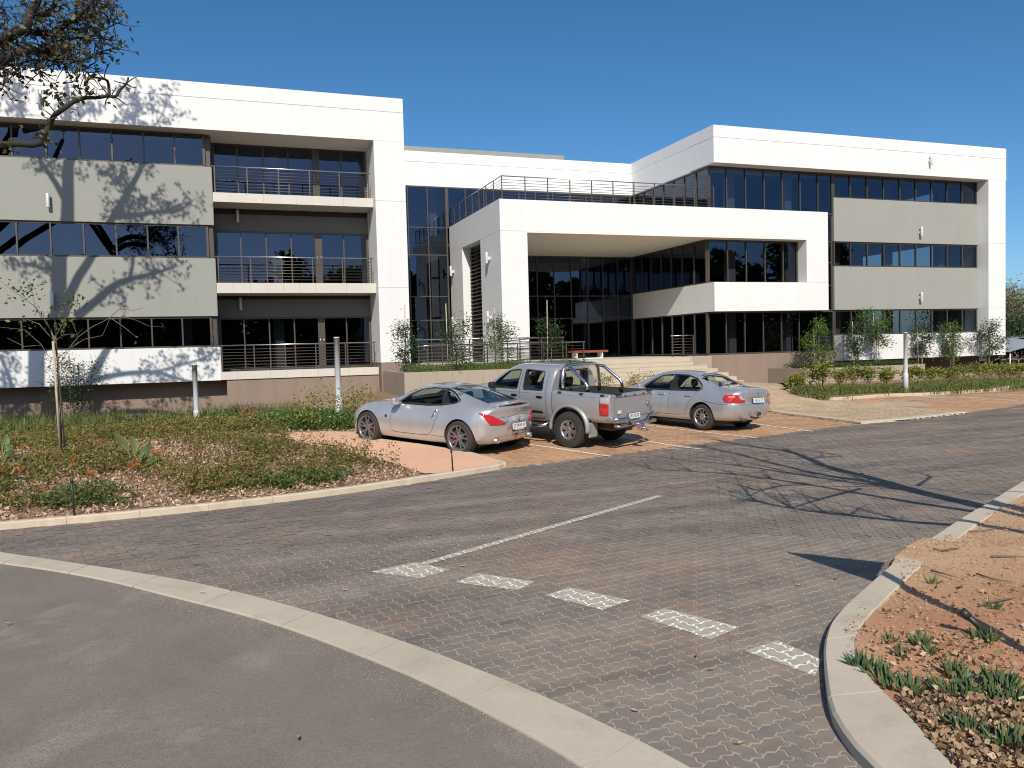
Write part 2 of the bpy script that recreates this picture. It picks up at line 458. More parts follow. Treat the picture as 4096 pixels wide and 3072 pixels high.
# balconies
for k, (zt, zb, head) in enumerate(((8.79, 8.42, 11.10), (5.21, 4.80, 7.50), (1.65, 1.33, 3.88))):
    sl = bp("balcony_slab", M['slab'], lambda b: b.box(-.128, 6.238, 34.02, 35.49, zb, zt - .012))
    tx = [-.125 + .64 * i for i in range(10)] + [6.236]
    me = None
    for i in range(10):
        if i == 9: me = None
        if me is None:
            b = MB(); b.bbox(0, tx[i + 1] - tx[i] - .004, 34.0, 34.019, zb, zt, .002); me = b.mesh("tile", M['slab'])
        o = link("tile", me, sl); o.location.x = tx[i]
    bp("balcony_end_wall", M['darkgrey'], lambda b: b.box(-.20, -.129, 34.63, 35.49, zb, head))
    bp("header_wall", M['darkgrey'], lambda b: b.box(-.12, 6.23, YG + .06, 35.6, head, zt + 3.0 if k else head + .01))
    g = glazing("balcony_window", [-.11, .88, 1.90, 2.93, 3.95, 4.19, 5.15, 6.22], [zt + .01, head], YG)
    bp("door_stile", M['frame'], lambda b: b.box(3.96, 4.18, YG - .03, YG + .09, zt + .08, head - .07), g)
    for hx in (3.99, 4.15):
        bp("door_handle", M['steel'], lambda b: b.tube([(hx, YG - .04, zt + 1.36), (hx, YG - .09, zt + 1.36), (hx, YG - .09, zt + .94), (hx, YG - .04, zt + .94)], .011, 6), g)
    rl = bp("railing", M['steel'], lambda b: b.tube([(-.16, 34.08, zt + 1.055), (6.17, 34.08, zt + 1.055)], .026, 8))
    for x in (-.04, 1.19, 2.41, 3.64, 4.86, 6.08):
        bp("post", M['railpost'], lambda b: b.box(x - .022, x + .022, 34.06, 34.10, zt, zt + 1.03), rl)
    for j in range(7):
        bp("rail", M['railpost'], lambda b: b.tube([(-.06, 34.08, zt + .14 + .125 * j), (6.1, 34.08, zt + .14 + .125 * j)], .012, 5), rl)
# porch
bp("porch_pillar", M['white'], lambda b: b.box(11.72, 13.0, Y0, 36.4, 0.0, 7.50).box(11.735, 12.99, Y0 + .015, 36.39, 7.50, 7.512))
bp("porch_pillar", M['white'], lambda b: b.box(11.72, 13.0, 39.5, YM - .01, 0.0, 7.50).box(11.735, 12.99, 39.51, YM - .02, 7.50, 7.512))
bp("porch_beam", M['white'], lambda b: b.box(11.72, 29.7, Y0, 34.12, 7.512, 8.9).box(11.72, 13.0, 34.12, YM - .01, 7.512, 8.9).box(13.0, 29.68, 34.121, YM - .01, 7.7, 8.7))
bp("porch_ceiling", M['soffit'], lambda b: b.box(13.001, 22.74, Y0 + .004, YM - .02, 7.45, 7.51).box(22.74, 28.33, Y0 + .004, YS + .1, 7.45, 7.51))
bp("porch_frame", M['white'], lambda b: b.box(28.33, 29.7, Y0, YS + .02, 5.29, 7.511).box(22.76, 29.7, Y0, YS + .02, 3.85, 5.28).box(28.335, 29.69, Y0 + .012, YS, 5.28, 5.29).box(22.76, 23.02, YS + .02, YM - .02, 3.85, 5.28).box(23.02, 29.69, YS + .021, 35.2, 3.87, 4.9))
lv = bp("louvre_screen", M['louvre'], lambda b: b.box(12.20, 12.30, 36.42, 36.5, 1.7, 7.46).box(12.20, 12.30, 39.40, 39.48, 1.7, 7.46).box(12.24, 12.29, 36.5, 39.4, 1.6, 1.74))
b = MB(); b.add([(12.10, 36.45, 0), (12.10, 39.45, 0), (12.28, 36.45, .12), (12.28, 39.45, .12), (12.10, 36.45, .03), (12.10, 39.45, .03), (12.28, 36.45, .15), (12.28, 39.45, .15)], [(0, 2, 3, 1), (4, 5, 7, 6), (0, 1, 5, 4), (2, 6, 7, 3), (0, 4, 6, 2), (1, 3, 7, 5)])
me = b.mesh("slat", M['louvre'])
for i in range(30):
    o = link("slat", me, lv); o.location.z = 1.72 + .19 * i
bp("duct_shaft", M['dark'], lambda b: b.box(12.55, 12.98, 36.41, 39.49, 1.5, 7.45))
# porch terrace railing
tr = bp("railing", M['steel'], lambda b: b.tube([(22.86, 33.62, 9.93), (11.88, 33.62, 9.93), (11.88, 41.75, 9.93)], .026, 8))
for x in [11.9 + 1.098 * i for i in range(11)]:
    bp("post", M['railpost'], lambda b: b.box(x - .02, x + .02, 33.60, 33.64, 8.9, 9.905), tr)
for y in [34.72 + 1.1 * i for i in range(7)]:
    bp("post", M['railpost'], lambda b: b.box(11.86, 11.90, y - .02, y + .02, 8.9, 9.905), tr)
for j in range(7):
    bp("rail", M['railpost'], lambda b: b.tube([(22.84, 33.62, 9.02 + .125 * j), (11.88, 33.62, 9.02 + .125 * j), (11.88, 41.75, 9.02 + .125 * j)], .012, 5), tr)
# glazing of the middle, the porch and the corner
mx_ = [7.6, 8.52, 9.48, 10.55, 11.62, 12.66, 13.72, 14.75, 15.77, 16.74, 17.78, 18.82, 19.86, 20.82, 21.78, 22.74]
glazing("curtain_wall", mx_[:5], [1.65, 3.92, 5.19, 7.40, 8.86, 11.05], YM)
glazing("terrace_window", mx_[4:], [8.87, 11.05], YM)
glazing("entrance_glazing", [13.02] + mx_[6:], [1.65, 3.92, 5.19, 7.449], YM)
sy = [34.2, 35.33, 36.43, 37.5, 38.55, 39.62, 40.7, 41.75]
glazing("corner_window", sy, [1.70, 3.85], 22.78, fixed='x')
glazing("corner_window", sy, [5.282, 7.449], 22.80, fixed='x')
glazing("corner_window", sy, [8.9, 11.05], 23.0, fixed='x')
glazing("corner_window", [22.82, 23.9, 25.02, 26.15, 27.28, 28.4, 29.5, 30.66], [1.70, 3.85], 34.22)
glazing("porch_window", [22.86, 24.02, 25.14, 26.28, 27.4, 28.328], [5.285, 7.449], 34.19)
glazing("corner_window", [23.0, 24.04, 25.17, 26.3, 27.42, 28.54, 29.68, 30.66], [8.9, 11.094], 34.22)
glazing("slot_window", [29.70, 30.66], [3.86, 5.20, 6.4, 7.5, 8.89], 34.30)

# wall lights: white tubes on small brackets
def wall_light(p, d, label):
    """p: wall point; d: outward normal"""
    t = thing("wall_light", p, label, "lamp", "tube lights on the office walls")
    p = np.array(p, float); d = np.array(d, float)
    c = p + d * .17
    MB().lathe([(0, -.26), (.062, -.26), (.065, -.25), (.065, .25), (.062, .26), (0, .26)], 14, c=tuple(c)).build("tube", M['lamp'], t)
    b = MB()
    if abs(d[1]) > .5: b.bbox(p[0] - .05, p[0] + .05, p[1] - .115, p[1] - .002, p[2] - .10, p[2] + .05, .008)
    else: b.bbox(p[0] - .115, p[0] - .002, p[1] - .05, p[1] + .05, p[2] - .10, p[2] + .05, .008)
    b.build("bracket", M['lamp'], t)
wall_light((-5.95, 33.5, 11.85), (0, -1, 0), "white tube light high on left parapet in the tree's shadow")
wall_light((-5.9, 34.15, 8.24), (0, -1, 0), "white tube light on upper left grey panel beside trunk shadow")
wall_light((-5.93, 34.15, 4.6), (0, -1, 0), "white tube light on lower left grey panel behind the staked sapling")
wall_light((.8, YG + .06, 8.1), (0, -1, 0), "shaded tube light in recess under the top balcony")
wall_light((.77, YG + .06, 4.45), (0, -1, 0), "shaded tube light in recess under the middle balcony")
wall_light((36.58, 33.5, 11.92), (0, -1, 0), "small tube light on the white parapet at the far right")
wall_light((36.57, 34.15, 8.15), (0, -1, 0), "tube light on the upper grey panel of the right wing")
wall_light((36.55, 34.15, 4.55), (0, -1, 0), "tube light on the lower grey panel of the right wing")
wall_light((11.72, 34.99, 6.48), (-1, 0, 0), "upper tube light on porch side wall nearest the front corner")
wall_light((11.72, 41.1, 6.48), (-1, 0, 0), "upper tube light on porch side wall behind the louvres")
wall_light((11.72, 35.05, 3.77), (-1, 0, 0), "lower tube light on porch side wall nearest the front corner")
wall_light((11.72, 41.04, 3.77), (-1, 0, 0), "lower tube light on porch side wall behind the louvres")
# ================================================================== ground, paving, kerbs
def inside(poly, x, y):
    x = np.asarray(x, float); y = np.asarray(y, float)
    r = np.zeros(x.shape, bool); n = len(poly)
    for i in range(n):
        x0, y0 = poly[i]; x1, y1 = poly[(i + 1) % n]
        if y0 == y1: continue
        c = ((y0 > y) != (y1 > y)) & (x < (x1 - x0) * (y - y0) / (y1 - y0) + x0)
        r ^= c
    return r
def sheet(name, poly, zoff, mat, step=.8, parent=None, fz=gz, kind='structure', noise=0.0):
    """a polygon laid on the ground surface"""
    bm = bmesh.new()
    bm.faces.new([bm.verts.new((x, y, 0)) for x, y in poly])
    xs = [p[0] for p in poly]; ys = [p[1] for p in poly]
    for ax, lo, hi in ((0, min(xs), max(xs)), (1, min(ys), max(ys))):
        k = math.ceil(lo / step) * step
        while k < hi:
            no = (1, 0, 0) if ax == 0 else (0, 1, 0); co = (k, 0, 0) if ax == 0 else (0, k, 0)
            bmesh.ops.bisect_plane(bm, geom=bm.verts[:] + bm.edges[:] + bm.faces[:], plane_co=co, plane_no=no)
            k += step
    for v in bm.verts:
        v.co.z = float(fz(v.co.x, v.co.y)) + zoff + (rnd.uniform(-noise, noise) if noise else 0)
    bmesh.ops.recalc_face_normals(bm, faces=bm.faces)
    me = bpy.data.meshes.new(name); bm.to_mesh(me); bm.free()
    for pl in me.polygons:
        if pl.normal.z < 0: me.flip_normals(); break
    for pl in me.polygons: pl.use_smooth = True
    me.materials.append(mat)
    o = link(name, me, parent)
    if kind: tag(o, kind=kind)
    return o
def resample(pts, n):
    pts = [np.array(p, float) for p in pts]
    d = [0]
    for a, b in zip(pts, pts[1:]): d.append(d[-1] + np.linalg.norm(b - a))
    out = []
    for t in np.linspace(0, d[-1], n):
        i = min(max(np.searchsorted(d, t) - 1, 0), len(pts) - 2)
        f = (t - d[i]) / (d[i + 1] - d[i] + 1e-9)
        out.append(pts[i] * (1 - f) + pts[i + 1] * f)
    return out
def smooth_line(pts, it=2):
    pts = [np.array(p, float) for p in pts]
    for _ in range(it):
        q = [pts[0]]
        for a, b in zip(pts, pts[1:]): q += [a * .75 + b * .25, a * .25 + b * .75]
        q.append(pts[-1]); pts = q
    return pts

# --- materials
def paver_mat(name, cols, dust, dust_lo, dust_hi, track=0.0):
    m = NT(name); c = m.coord()
    at = m.node("ShaderNodeAttribute"); at.attribute_name = "tone"
    oi = m.node("ShaderNodeObjectInfo")
    k = m.math('FRACT', m.math('ADD', at.outputs["Fac"], oi.outputs["Random"]))
    base = m.ramp(k, [(i / (len(cols) - 1), cc) for i, cc in enumerate(cols)])
    fine = m.noise(230, 4, .7, c); mid = m.noise(9, 4, .6, c)
    base = m.mix(base, m.ramp(m.math('ADD', m.math('MULTIPLY', fine, .6), m.math('MULTIPLY', mid, .4)), [(.3, (.80, .80, .80)), (.72, (1.2, 1.19, 1.18))]), 1.0, 'MULTIPLY')
    big = m.noise(.42, 6, .62, c, .6); med = m.noise(2.6, 5, .6, c)
    d = m.ramp(m.math('ADD', m.math('MULTIPLY', big, .7), m.math('MULTIPLY', med, .3)), [(dust_lo, (0, 0, 0)), (dust_hi, (1, 1, 1))])
    base = m.mix(base, dust, m.math('MULTIPLY', d, .62))
    wear = m.ramp(m.noise(1.1, 5, .65, c, .3), [(.40, (.86, .86, .88)), (.62, (1.06, 1.05, 1.03))])
    base = m.mix(base, wear, 1.0, 'MULTIPLY')
    if track:                                       # faint tyre tracks along the drive and a few drips of oil
        mp = m.node("ShaderNodeMapping"); mp.inputs["Rotation"].default_value = (0, 0, math.radians(-20)); mp.inputs["Scale"].default_value = (.10, 1.5, 1); m.lk(c, mp.inputs["Vector"])
        tk = m.ramp(m.noise(1.0, 4, .6, mp.outputs["Vector"], .2), [(.40, (1 - track, 1 - track, 1 - track * .9)), (.60, (1.05, 1.05, 1.04))])
        base = m.mix(base, tk, 1.0, 'MULTIPLY')
        oil = m.ramp(m.noise(1.9, 3, .5, c), [(.24, (.62, .61, .62)), (.31, (1, 1, 1))]); base = m.mix(base, oil, 1.0, 'MULTIPLY')
    m.set(Base_Color=base, Roughness=m.ramp(mid, [(.3, (.80, .80, .80)), (.7, (.92, .92, .92))]))
    m.b.inputs["Specular IOR Level"].default_value = .14
    m.bump(m.math('ADD', fine, m.math('MULTIPLY', mid, .8)), .35, .004)
    return m.mat
M['paver'] = paver_mat("grey_paver", [(.245, .212, .184), (.270, .234, .200), (.222, .195, .174), (.272, .230, .190), (.238, .208, .185)], (.36, .235, .155), .50, .70, .22)
M['bay_paver'] = paver_mat("terracotta_paver", [(.48, .285, .165), (.54, .325, .19), (.43, .26, .155), (.55, .355, .22), (.49, .30, .18)], (.60, .37, .22), .46, .62)
M['walk_paver'] = paver_mat("beige_paver", [(.52, .39, .255), (.56, .43, .285), (.48, .365, .245), (.58, .45, .30)], (.58, .41, .26), .48, .64)
def grit(name, lo, hi, spots, spot_scale=240, amount=.5, bump=.5, big=None, rough=.9):
    m = NT(name); c = m.coord()
    n1 = m.noise(1.3, 6, .65, c, .3); n2 = m.noise(26, 4, .7, c)
    base = m.ramp(m.math('ADD', m.math('MULTIPLY', n1, .65), m.math('MULTIPLY', n2, .35)), [(.32, lo), (.68, hi)])
    v = m.node("ShaderNodeTexVoronoi"); v.inputs["Scale"].default_value = spot_scale; m.lk(c, v.inputs["Vector"])
    sp = m.math('MULTIPLY', m.ramp(v.outputs["Distance"], [(.15, (1, 1, 1)), (.42, (0, 0, 0))]), amount)
    wn2 = m.node("ShaderNodeTexWhiteNoise"); m.lk(v.outputs["Position"], wn2.inputs["Vector"])
    cols = m.ramp(wn2.outputs["Value"], [(i / max(1, len(spots) - 1), s) for i, s in enumerate(spots)])
    base = m.mix(base, cols, sp)
    if big:
        bb = m.ramp(m.noise(big[0], 6, .6, c, .5), [(big[1], (0, 0, 0)), (big[2], (1, 1, 1))])
        brk = m.ramp(m.noise(60, 3, .7, c), [(.38, (.15, .15, .15)), (.62, (1, 1, 1))])
        base = m.mix(base, big[3], m.math('MULTIPLY', m.math('MULTIPLY', bb, brk), big[4]))
    m.set(Base_Color=base, Roughness=rough)
    m.b.inputs["Specular IOR Level"].default_value = .25
    m.bump(m.math('ADD', m.math('MULTIPLY', n2, .8), sp), bump, .006)
    return m.mat
M['asphalt'] = grit("worn_asphalt", (.19, .163, .137), (.262, .226, .192), [(.09, .075, .062), (.30, .26, .22), (.42, .37, .31), (.13, .11, .09)], 120, .75, .9, (.75, .55, .66, (.44, .385, .315), .7))
M['sand_joint'] = grit("joint_sand", (.38, .32, .25), (.47, .40, .32), [(.2, .16, .12), (.45, .40, .34)], 400, .4, .4)
M['earth'] = grit("dry_earth", (.20, .135, .085), (.30, .20, .13), [(.12, .09, .06), (.42, .34, .26)], 60, .4, .5)
M['redsoil'] = grit("red_soil", (.40, .20, .105), (.52, .285, .16), [(.55, .36, .23), (.30, .13, .07), (.60, .46, .34), (.42, .20, .11)], 95, .65, .9, (.9, .5, .66, (.54, .385, .255), .75))
def sandy_far(mat):
    """the soil turns to pale sand further along the verge"""
    t = mat.node_tree; b = t.nodes["Principled BSDF"]; old = b.inputs["Base Color"].links[0].from_socket
    g = t.nodes.new("ShaderNodeNewGeometry"); sp = t.nodes.new("ShaderNodeSeparateXYZ"); t.links.new(g.outputs["Position"], sp.inputs[0])
    n = t.nodes.new("ShaderNodeTexNoise"); n.inputs["Scale"].default_value = 1.6; t.links.new(g.outputs["Position"], n.inputs["Vector"])
    a = t.nodes.new("ShaderNodeMath"); a.operation = 'MULTIPLY_ADD'; a.inputs[1].default_value = 1.8; t.links.new(n.outputs["Fac"], a.inputs[0]); t.links.new(sp.outputs["Y"], a.inputs[2])
    mr = t.nodes.new("ShaderNodeMapRange"); mr.inputs["From Min"].default_value = 5.6; mr.inputs["From Max"].default_value = 7.2; mr.inputs["To Max"].default_value = .8; t.links.new(a.outputs[0], mr.inputs["Value"])
    mx = t.nodes.new("ShaderNodeMix"); mx.data_type = 'RGBA'; mx.inputs[7].default_value = (.55, .39, .24, 1); t.links.new(mr.outputs[0], mx.inputs[0]); t.links.new(old, mx.inputs[6]); t.links.new(mx.outputs[2], b.inputs["Base Color"])
sandy_far(M['redsoil'])
M['mulch'] = grit("bed_mulch", (.20, .115, .07), (.33, .215, .14), [(.40, .30, .22), (.14, .08, .05), (.46, .38, .30), (.30, .16, .10)], 70, .75, 1.0)
M['pinkslab'] = grit("dusty_slab", (.70, .40, .255), (.76, .47, .32), [(.45, .24, .15), (.62, .40, .28)], 160, .25, .25, (.8, .5, .7, (.56, .36, .25), .6))
M['concrete'] = grit("cast_concrete", (.47, .41, .32), (.58, .515, .415), [(.26, .23, .19), (.46, .42, .35)], 320, .35, .3, (2.2, .52, .7, (.30, .24, .17), .5))
M['kerbstone'] = grit("kerb_concrete", (.50, .42, .32), (.60, .515, .405), [(.28, .24, .19), (.5, .45, .38)], 300, .3, .3, (2.6, .5, .66, (.34, .225, .14), .6))

# --- terrain sheet to the horizon
tx = np.unique(np.concatenate([np.linspace(-900, -60, 8), np.arange(-60, 80, 1.6), np.linspace(80, 900, 10)]))
ty = np.unique(np.concatenate([np.linspace(-600, -30, 8), np.arange(-30, 60, 1.6), np.linspace(60, 1400, 12)]))
gx, gy = np.meshgrid(tx, ty)
wz = np.exp(-((np.maximum(np.abs(gx - 10) - 50, 0) / 60) ** 2))
tz = gz(gx, gy) * wz - .16 - 1.0 * (1 - smooth(-14, -4, gx)) * smooth(30, 34, gy)
tv = np.stack([gx, gy, tz], -1).reshape(-1, 3)
nx, ny = len(tx), len(ty)
ii = (np.arange(ny - 1)[:, None] * nx + np.arange(nx - 1)[None, :]).ravel()
tag(link("ground", np_mesh("ground", tv, np.stack([ii, ii + 1, ii + 1 + nx, ii + nx], 1), 4, M['earth'], smooth_=True)), kind='structure')

# --- outlines (plan positions in metres)
AS_OUT = smooth_line([(-7.0, 15.6), (-4.4, 12.9), (-2.58, 10.91), (-1.9, 10.21), (-1.01, 9.27), (-.14, 8.28), (.81, 6.84), (1.52, 5.51), (1.97, 4.47), (2.27, 3.59), (2.5, 2.4), (2.6, 1.0), (2.6, -4)])
AS_IN = smooth_line([(-7.2, 15.0), (-4.4, 12.3), (-2.45, 10.34), (-1.94, 9.85), (-1.2, 9.03), (-.47, 8.02), (.02, 7.38), (.47, 6.68), (.84, 5.99), (1.18, 5.33), (1.49, 4.56), (1.72, 3.91), (2.0, 2.6), (2.15, 1.0), (2.15, -4)])
KR_OUT = smooth_line([(26, 16.2), (16, 11.0), (9.55, 7.75), (8.29, 7.14), (7.26, 6.6), (6.27, 6.11), (5.54, 5.67), (4.97, 5.32), (4.41, 4.97), (3.98, 4.58), (3.53, 4.04), (3.29, 3.73), (3.17, 3.5), (3.05, 3.2), (2.92, 2.5), (2.9, 1.5), (2.9, -4)], 1)
KR_IN = smooth_line([(26.1, 16.0), (16.1, 10.8), (9.66, 7.55), (8.4, 6.94), (7.36, 6.4), (6.38, 5.88), (5.66, 5.47), (5.08, 5.12), (4.52, 4.78), (4.1, 4.42), (3.86, 4.05), (3.72, 3.70), (3.62, 3.42), (3.42, 3.05), (3.3, 2.5), (3.2, 1.5), (3.2, -4)], 1)
KL = [(-9.5, 12.6), (-6.0, 12.45), (-2.92, 12.39), (-1.46, 12.38), (.29, 12.54), (1.95, 12.93), (3.9, 13.72), (4.75, 14.06), (4.93, 14.22)]
TIP0, TIP1, TIP2, TIP3 = gp(3087, 1650), gp(3444, 1696), gp(3608, 1684), gp(3866, 1654)
RB = [gp(3144, 1566), gp(3193, 1586), gp(3268, 1598), gp(3367, 1604), gp(3619, 1583), gp(4096, 1558)]
drive_poly = [tuple(p) for p in AS_OUT] + [(2.9, -4)] + [tuple(p) for p in KR_OUT[::-1]] + [(50, 28.5), (50, 29.5), (TIP3[0] + 3.8, TIP3[1] + 1.2), tuple(TIP3[:2]), tuple(TIP2[:2]), tuple(TIP1[:2])] + [(4.93, 14.2)] + [tuple(p) for p in KL[::-1]] + [(-9.5, 14)]
bay_poly = [(4.9, 14.15), tuple(TIP1[:2]), tuple(TIP0[:2]), (16.6, 25.5), (12.0, 24.8), (4.0, 20.8), (2.3, 19.9)]
rbay_poly = [tuple(TIP3[:2]), (TIP3[0] + 3.8, TIP3[1] + 1.2), (50, 29.5), (50, 33), tuple(RB[5][:2] * 1.0), tuple(RB[4][:2]), tuple(RB[3][:2]), tuple(gp(3560, 1622)[:2])]
walk_poly = [tuple(TIP1[:2]), tuple(TIP2[:2]), tuple(TIP3[:2]), tuple(gp(3560, 1622)[:2])] + [tuple(RB[i][:2]) for i in (3, 2, 1, 0)] + [(26.3, 34.0), (13.0, 33.0), (12.2, 25.0), (16.6, 25.5), tuple(TIP0[:2])]
U = .1125
def zigzag(dlt, gap):
    c = [(0, 0), (1, 0), (2, 0), (2, 1), (1, 1), (0, 1)]
    out = []
    for i in range(6):
        p = np.array(c[i], float); q = np.array(c[(i + 1) % 6], float); t = q - p; nrm = np.array([-t[1], t[0]])
        out += [p, p + .28 * t + dlt * nrm, p + .72 * t - dlt * nrm]
    o = np.array(out) - np.array([1, .5])
    s = np.array([(2 - 2 * gap) / 2, (1 - 2 * gap) / 1])
    return o * s * U
ZZ = zigzag(.135, .046)
RC = (np.array([(0, 0), (2, 0), (2, 1), (0, 1)], float) - np.array([1, .5])) * np.array([.985, .965]) * U
def rot2(a, t): return a @ np.array([[math.cos(t), math.sin(t)], [-math.sin(t), math.cos(t)]])
def lattice(poly, ang):
    xs = np.array([p[0] for p in poly]); ys = np.array([p[1] for p in poly])
    c, s = math.cos(ang), math.sin(ang)
    u = (xs * c + ys * s) / U; v = (-xs * s + ys * c) / U
    X, Y = np.meshgrid(np.arange(int(u.min()) - 2, int(u.max()) + 3), np.arange(int(v.min()) - 2, int(v.max()) + 3))
    r = (X - Y) % 4
    res = []
    for res_r, cx, cy, o in ((0, 1.0, .5, 0), (3, .5, 1.0, 1)):
        k = r == res_r
        a = (X[k] + cx) * U; b = (Y[k] + cy) * U
        px, py = a * c - b * s, a * s + b * c
        ok = inside(poly, px, py)
        res.append(np.stack([px[ok], py[ok], np.full(ok.sum(), ang + o * math.pi / 2)], 1))
    return np.concatenate(res)
def in_frame(p, m=0.03):
    d = p - CAM; zc = d @ CF
    x = (d @ CR) / zc * F_PX / W_PX; y = (d @ CU) / zc * F_PX / H_PX
    return (zc > .3) & (np.abs(x) < .5 + m) & (np.abs(y) < .5 + m)
def multi_mesh(name, verts, groups, mats, tones):
    """groups: list of int arrays (m,k); tones: list of per-face arrays"""
    me = bpy.data.meshes.new(name)
    me.vertices.add(len(verts)); me.vertices.foreach_set("co", np.asarray(verts, np.float32).ravel())
    li = np.concatenate([g.ravel() for g in groups]).astype(np.int32)
    tot = np.concatenate([np.full(len(g), g.shape[1], np.int32) for g in groups])
    me.loops.add(len(li)); me.loops.foreach_set("vertex_index", li)
    me.polygons.add(len(tot))
    me.polygons.foreach_set("loop_start", np.concatenate([[0], np.cumsum(tot)[:-1]]).astype(np.int32))
    me.polygons.foreach_set("loop_total", tot)
    me.materials.append(mats)
    me.polygons.foreach_set("use_smooth", np.zeros(len(tot), bool))
    a = me.attributes.new("tone", 'FLOAT', 'FACE'); a.data.foreach_set("value", np.concatenate(tones).astype(np.float32))
    me.update(calc_edges=True)
    return me
def paver_field(name, P, shape, mat, parent, full):
    """one mesh of many pavers; full: with chamfer and sides"""
    n = len(P); k = len(shape)
    z = nrg.normal(0, .0012, n)
    c, s = np.cos(P[:, 2] + nrg.normal(0, .006, n)), np.sin(P[:, 2])
    def ring(sc, dz):
        q = shape * sc
        x = q[None, :, 0] * c[:, None] - q[None, :, 1] * s[:, None] + P[:, 0:1]
        y = q[None, :, 0] * s[:, None] + q[None, :, 1] * c[:, None] + P[:, 1:2]
        return np.stack([x, y, gz(x, y) + (z + dz)[:, None]], -1)
    tone = nrg.random(n)
    if not full:
        v = ring(1.0, 0).reshape(-1, 3); g = [np.arange(n * k).reshape(n, k)]; t = [tone]
    else:
        sx = np.array([.975, .955])
        v = np.concatenate([ring(sx, 0), ring(np.array([1, 1]), -.004), ring(np.array([1, 1]), -.03)], 1).reshape(-1, 3)
        base = (np.arange(n) * 3 * k)[:, None]
        top = base + np.arange(k)[None]
        i0 = np.arange(k); i1 = (i0 + 1) % k
        q1 = (base[:, :, None] + np.stack([i0 + k, i1 + k, i1, i0], -1)[None]).reshape(-1, 4)
        q2 = (base[:, :, None] + np.stack([i0 + 2 * k, i1 + 2 * k, i1 + k, i0 + k], -1)[None]).reshape(-1, 4)
        g = [top, q1, q2]; t = [tone, np.repeat(tone, k), np.repeat(tone, k)]
    return tag(link(name, multi_mesh(name, v, g, mat, t), parent), kind='stuff')

mid_as = [tuple((a + b_) / 2) for a, b_ in zip(resample(AS_OUT, 90), resample(AS_IN, 90))]
mid_kr = [tuple(a * .6 + b_ * .4) for a, b_ in zip(resample(KR_OUT, 90), resample(KR_IN, 90))]
kl_in = [tuple(p + np.array([0, .07])) for p in map(np.array, KL)]
lay_poly = mid_as + mid_kr[::-1] + [(50, 28.5), (50, 29.5), (TIP3[0] + 3.8, TIP3[1] + 1.2), tuple(TIP3[:2]), tuple(TIP2[:2]), tuple(TIP1[:2])] + [(4.93, 14.25)] + kl_in[::-1] + [(-9.5, 14)]
drive = sheet("driveway", drive_poly, -.0045, M['sand_joint'], 1.2)
P = lattice(lay_poly, math.radians(12))
pos3 = np.stack([P[:, 0], P[:, 1], gz(P[:, 0], P[:, 1])], 1)
d = np.linalg.norm(pos3 - CAM, axis=1); vis = in_frame(pos3)
order = np.argsort(np.where(vis, d, 1e6)); near = order[:300]; rest = order[300:]
rest = rest[(d[rest] < 34) & (in_frame(pos3[rest], .25) | (d[rest] < 6))]
b = MB(); k = len(ZZ)
b.add([(*q, 0) for q in ZZ * np.array([.975, .955])] + [(*q, -.004) for q in ZZ] + [(*q, -.03) for q in ZZ], [tuple(range(k))] + [(i + k, (i + 1) % k + k, (i + 1) % k, i) for i in range(k)] + [(i + 2 * k, (i + 1) % k + 2 * k, (i + 1) % k + k, i + k) for i in range(k)])
pm_mesh = b.mesh("paver", M['paver'])
for i in near:
    o = link("paver", pm_mesh, drive)
    o.location = (P[i, 0], P[i, 1], float(pos3[i, 2]) + rnd.gauss(0, .001)); o.rotation_euler = (rnd.gauss(0, .006), rnd.gauss(0, .006), P[i, 2] + rnd.gauss(0, .005))
closeP = rest[d[rest] < 10]; farP = rest[d[rest] >= 10]
paver_field("near_paving", P[closeP], ZZ, M['paver'], drive, True)
paver_field("far_paving", P[farP], ZZ, M['paver'], drive, False)
bays = sheet("parking_bays", bay_poly, -.008, M['sand_joint'], .8)
PB = lattice(bay_poly, EDGE_A)
paver_field("bay_paving", PB, RC, M['bay_paver'], bays, False)
rbays = sheet("parking_bays", rbay_poly, -.008, M['sand_joint'], 2.0)
PB = lattice(rbay_poly, EDGE_A); PB = PB[np.hypot(PB[:, 0], PB[:, 1]) < 42]
paver_field("bay_paving", PB, RC, M['bay_paver'], rbays, False)
walk = sheet("walkway", walk_poly, .022, M['sand_joint'], 1.0)
PW = lattice(walk_poly, 0.0)
wk = paver_field("walkway_paving", PW, RC, M['walk_paver'], walk, False); wk.location.z = .03

asphalt_poly = [tuple(p) for p in AS_IN] + [(2.15, -40), (-80, -40), (-80, 40), (-30, 40)]
sheet("road", asphalt_poly, -.012, M['asphalt'], 2.5, fz=lambda x, y: 0.0)

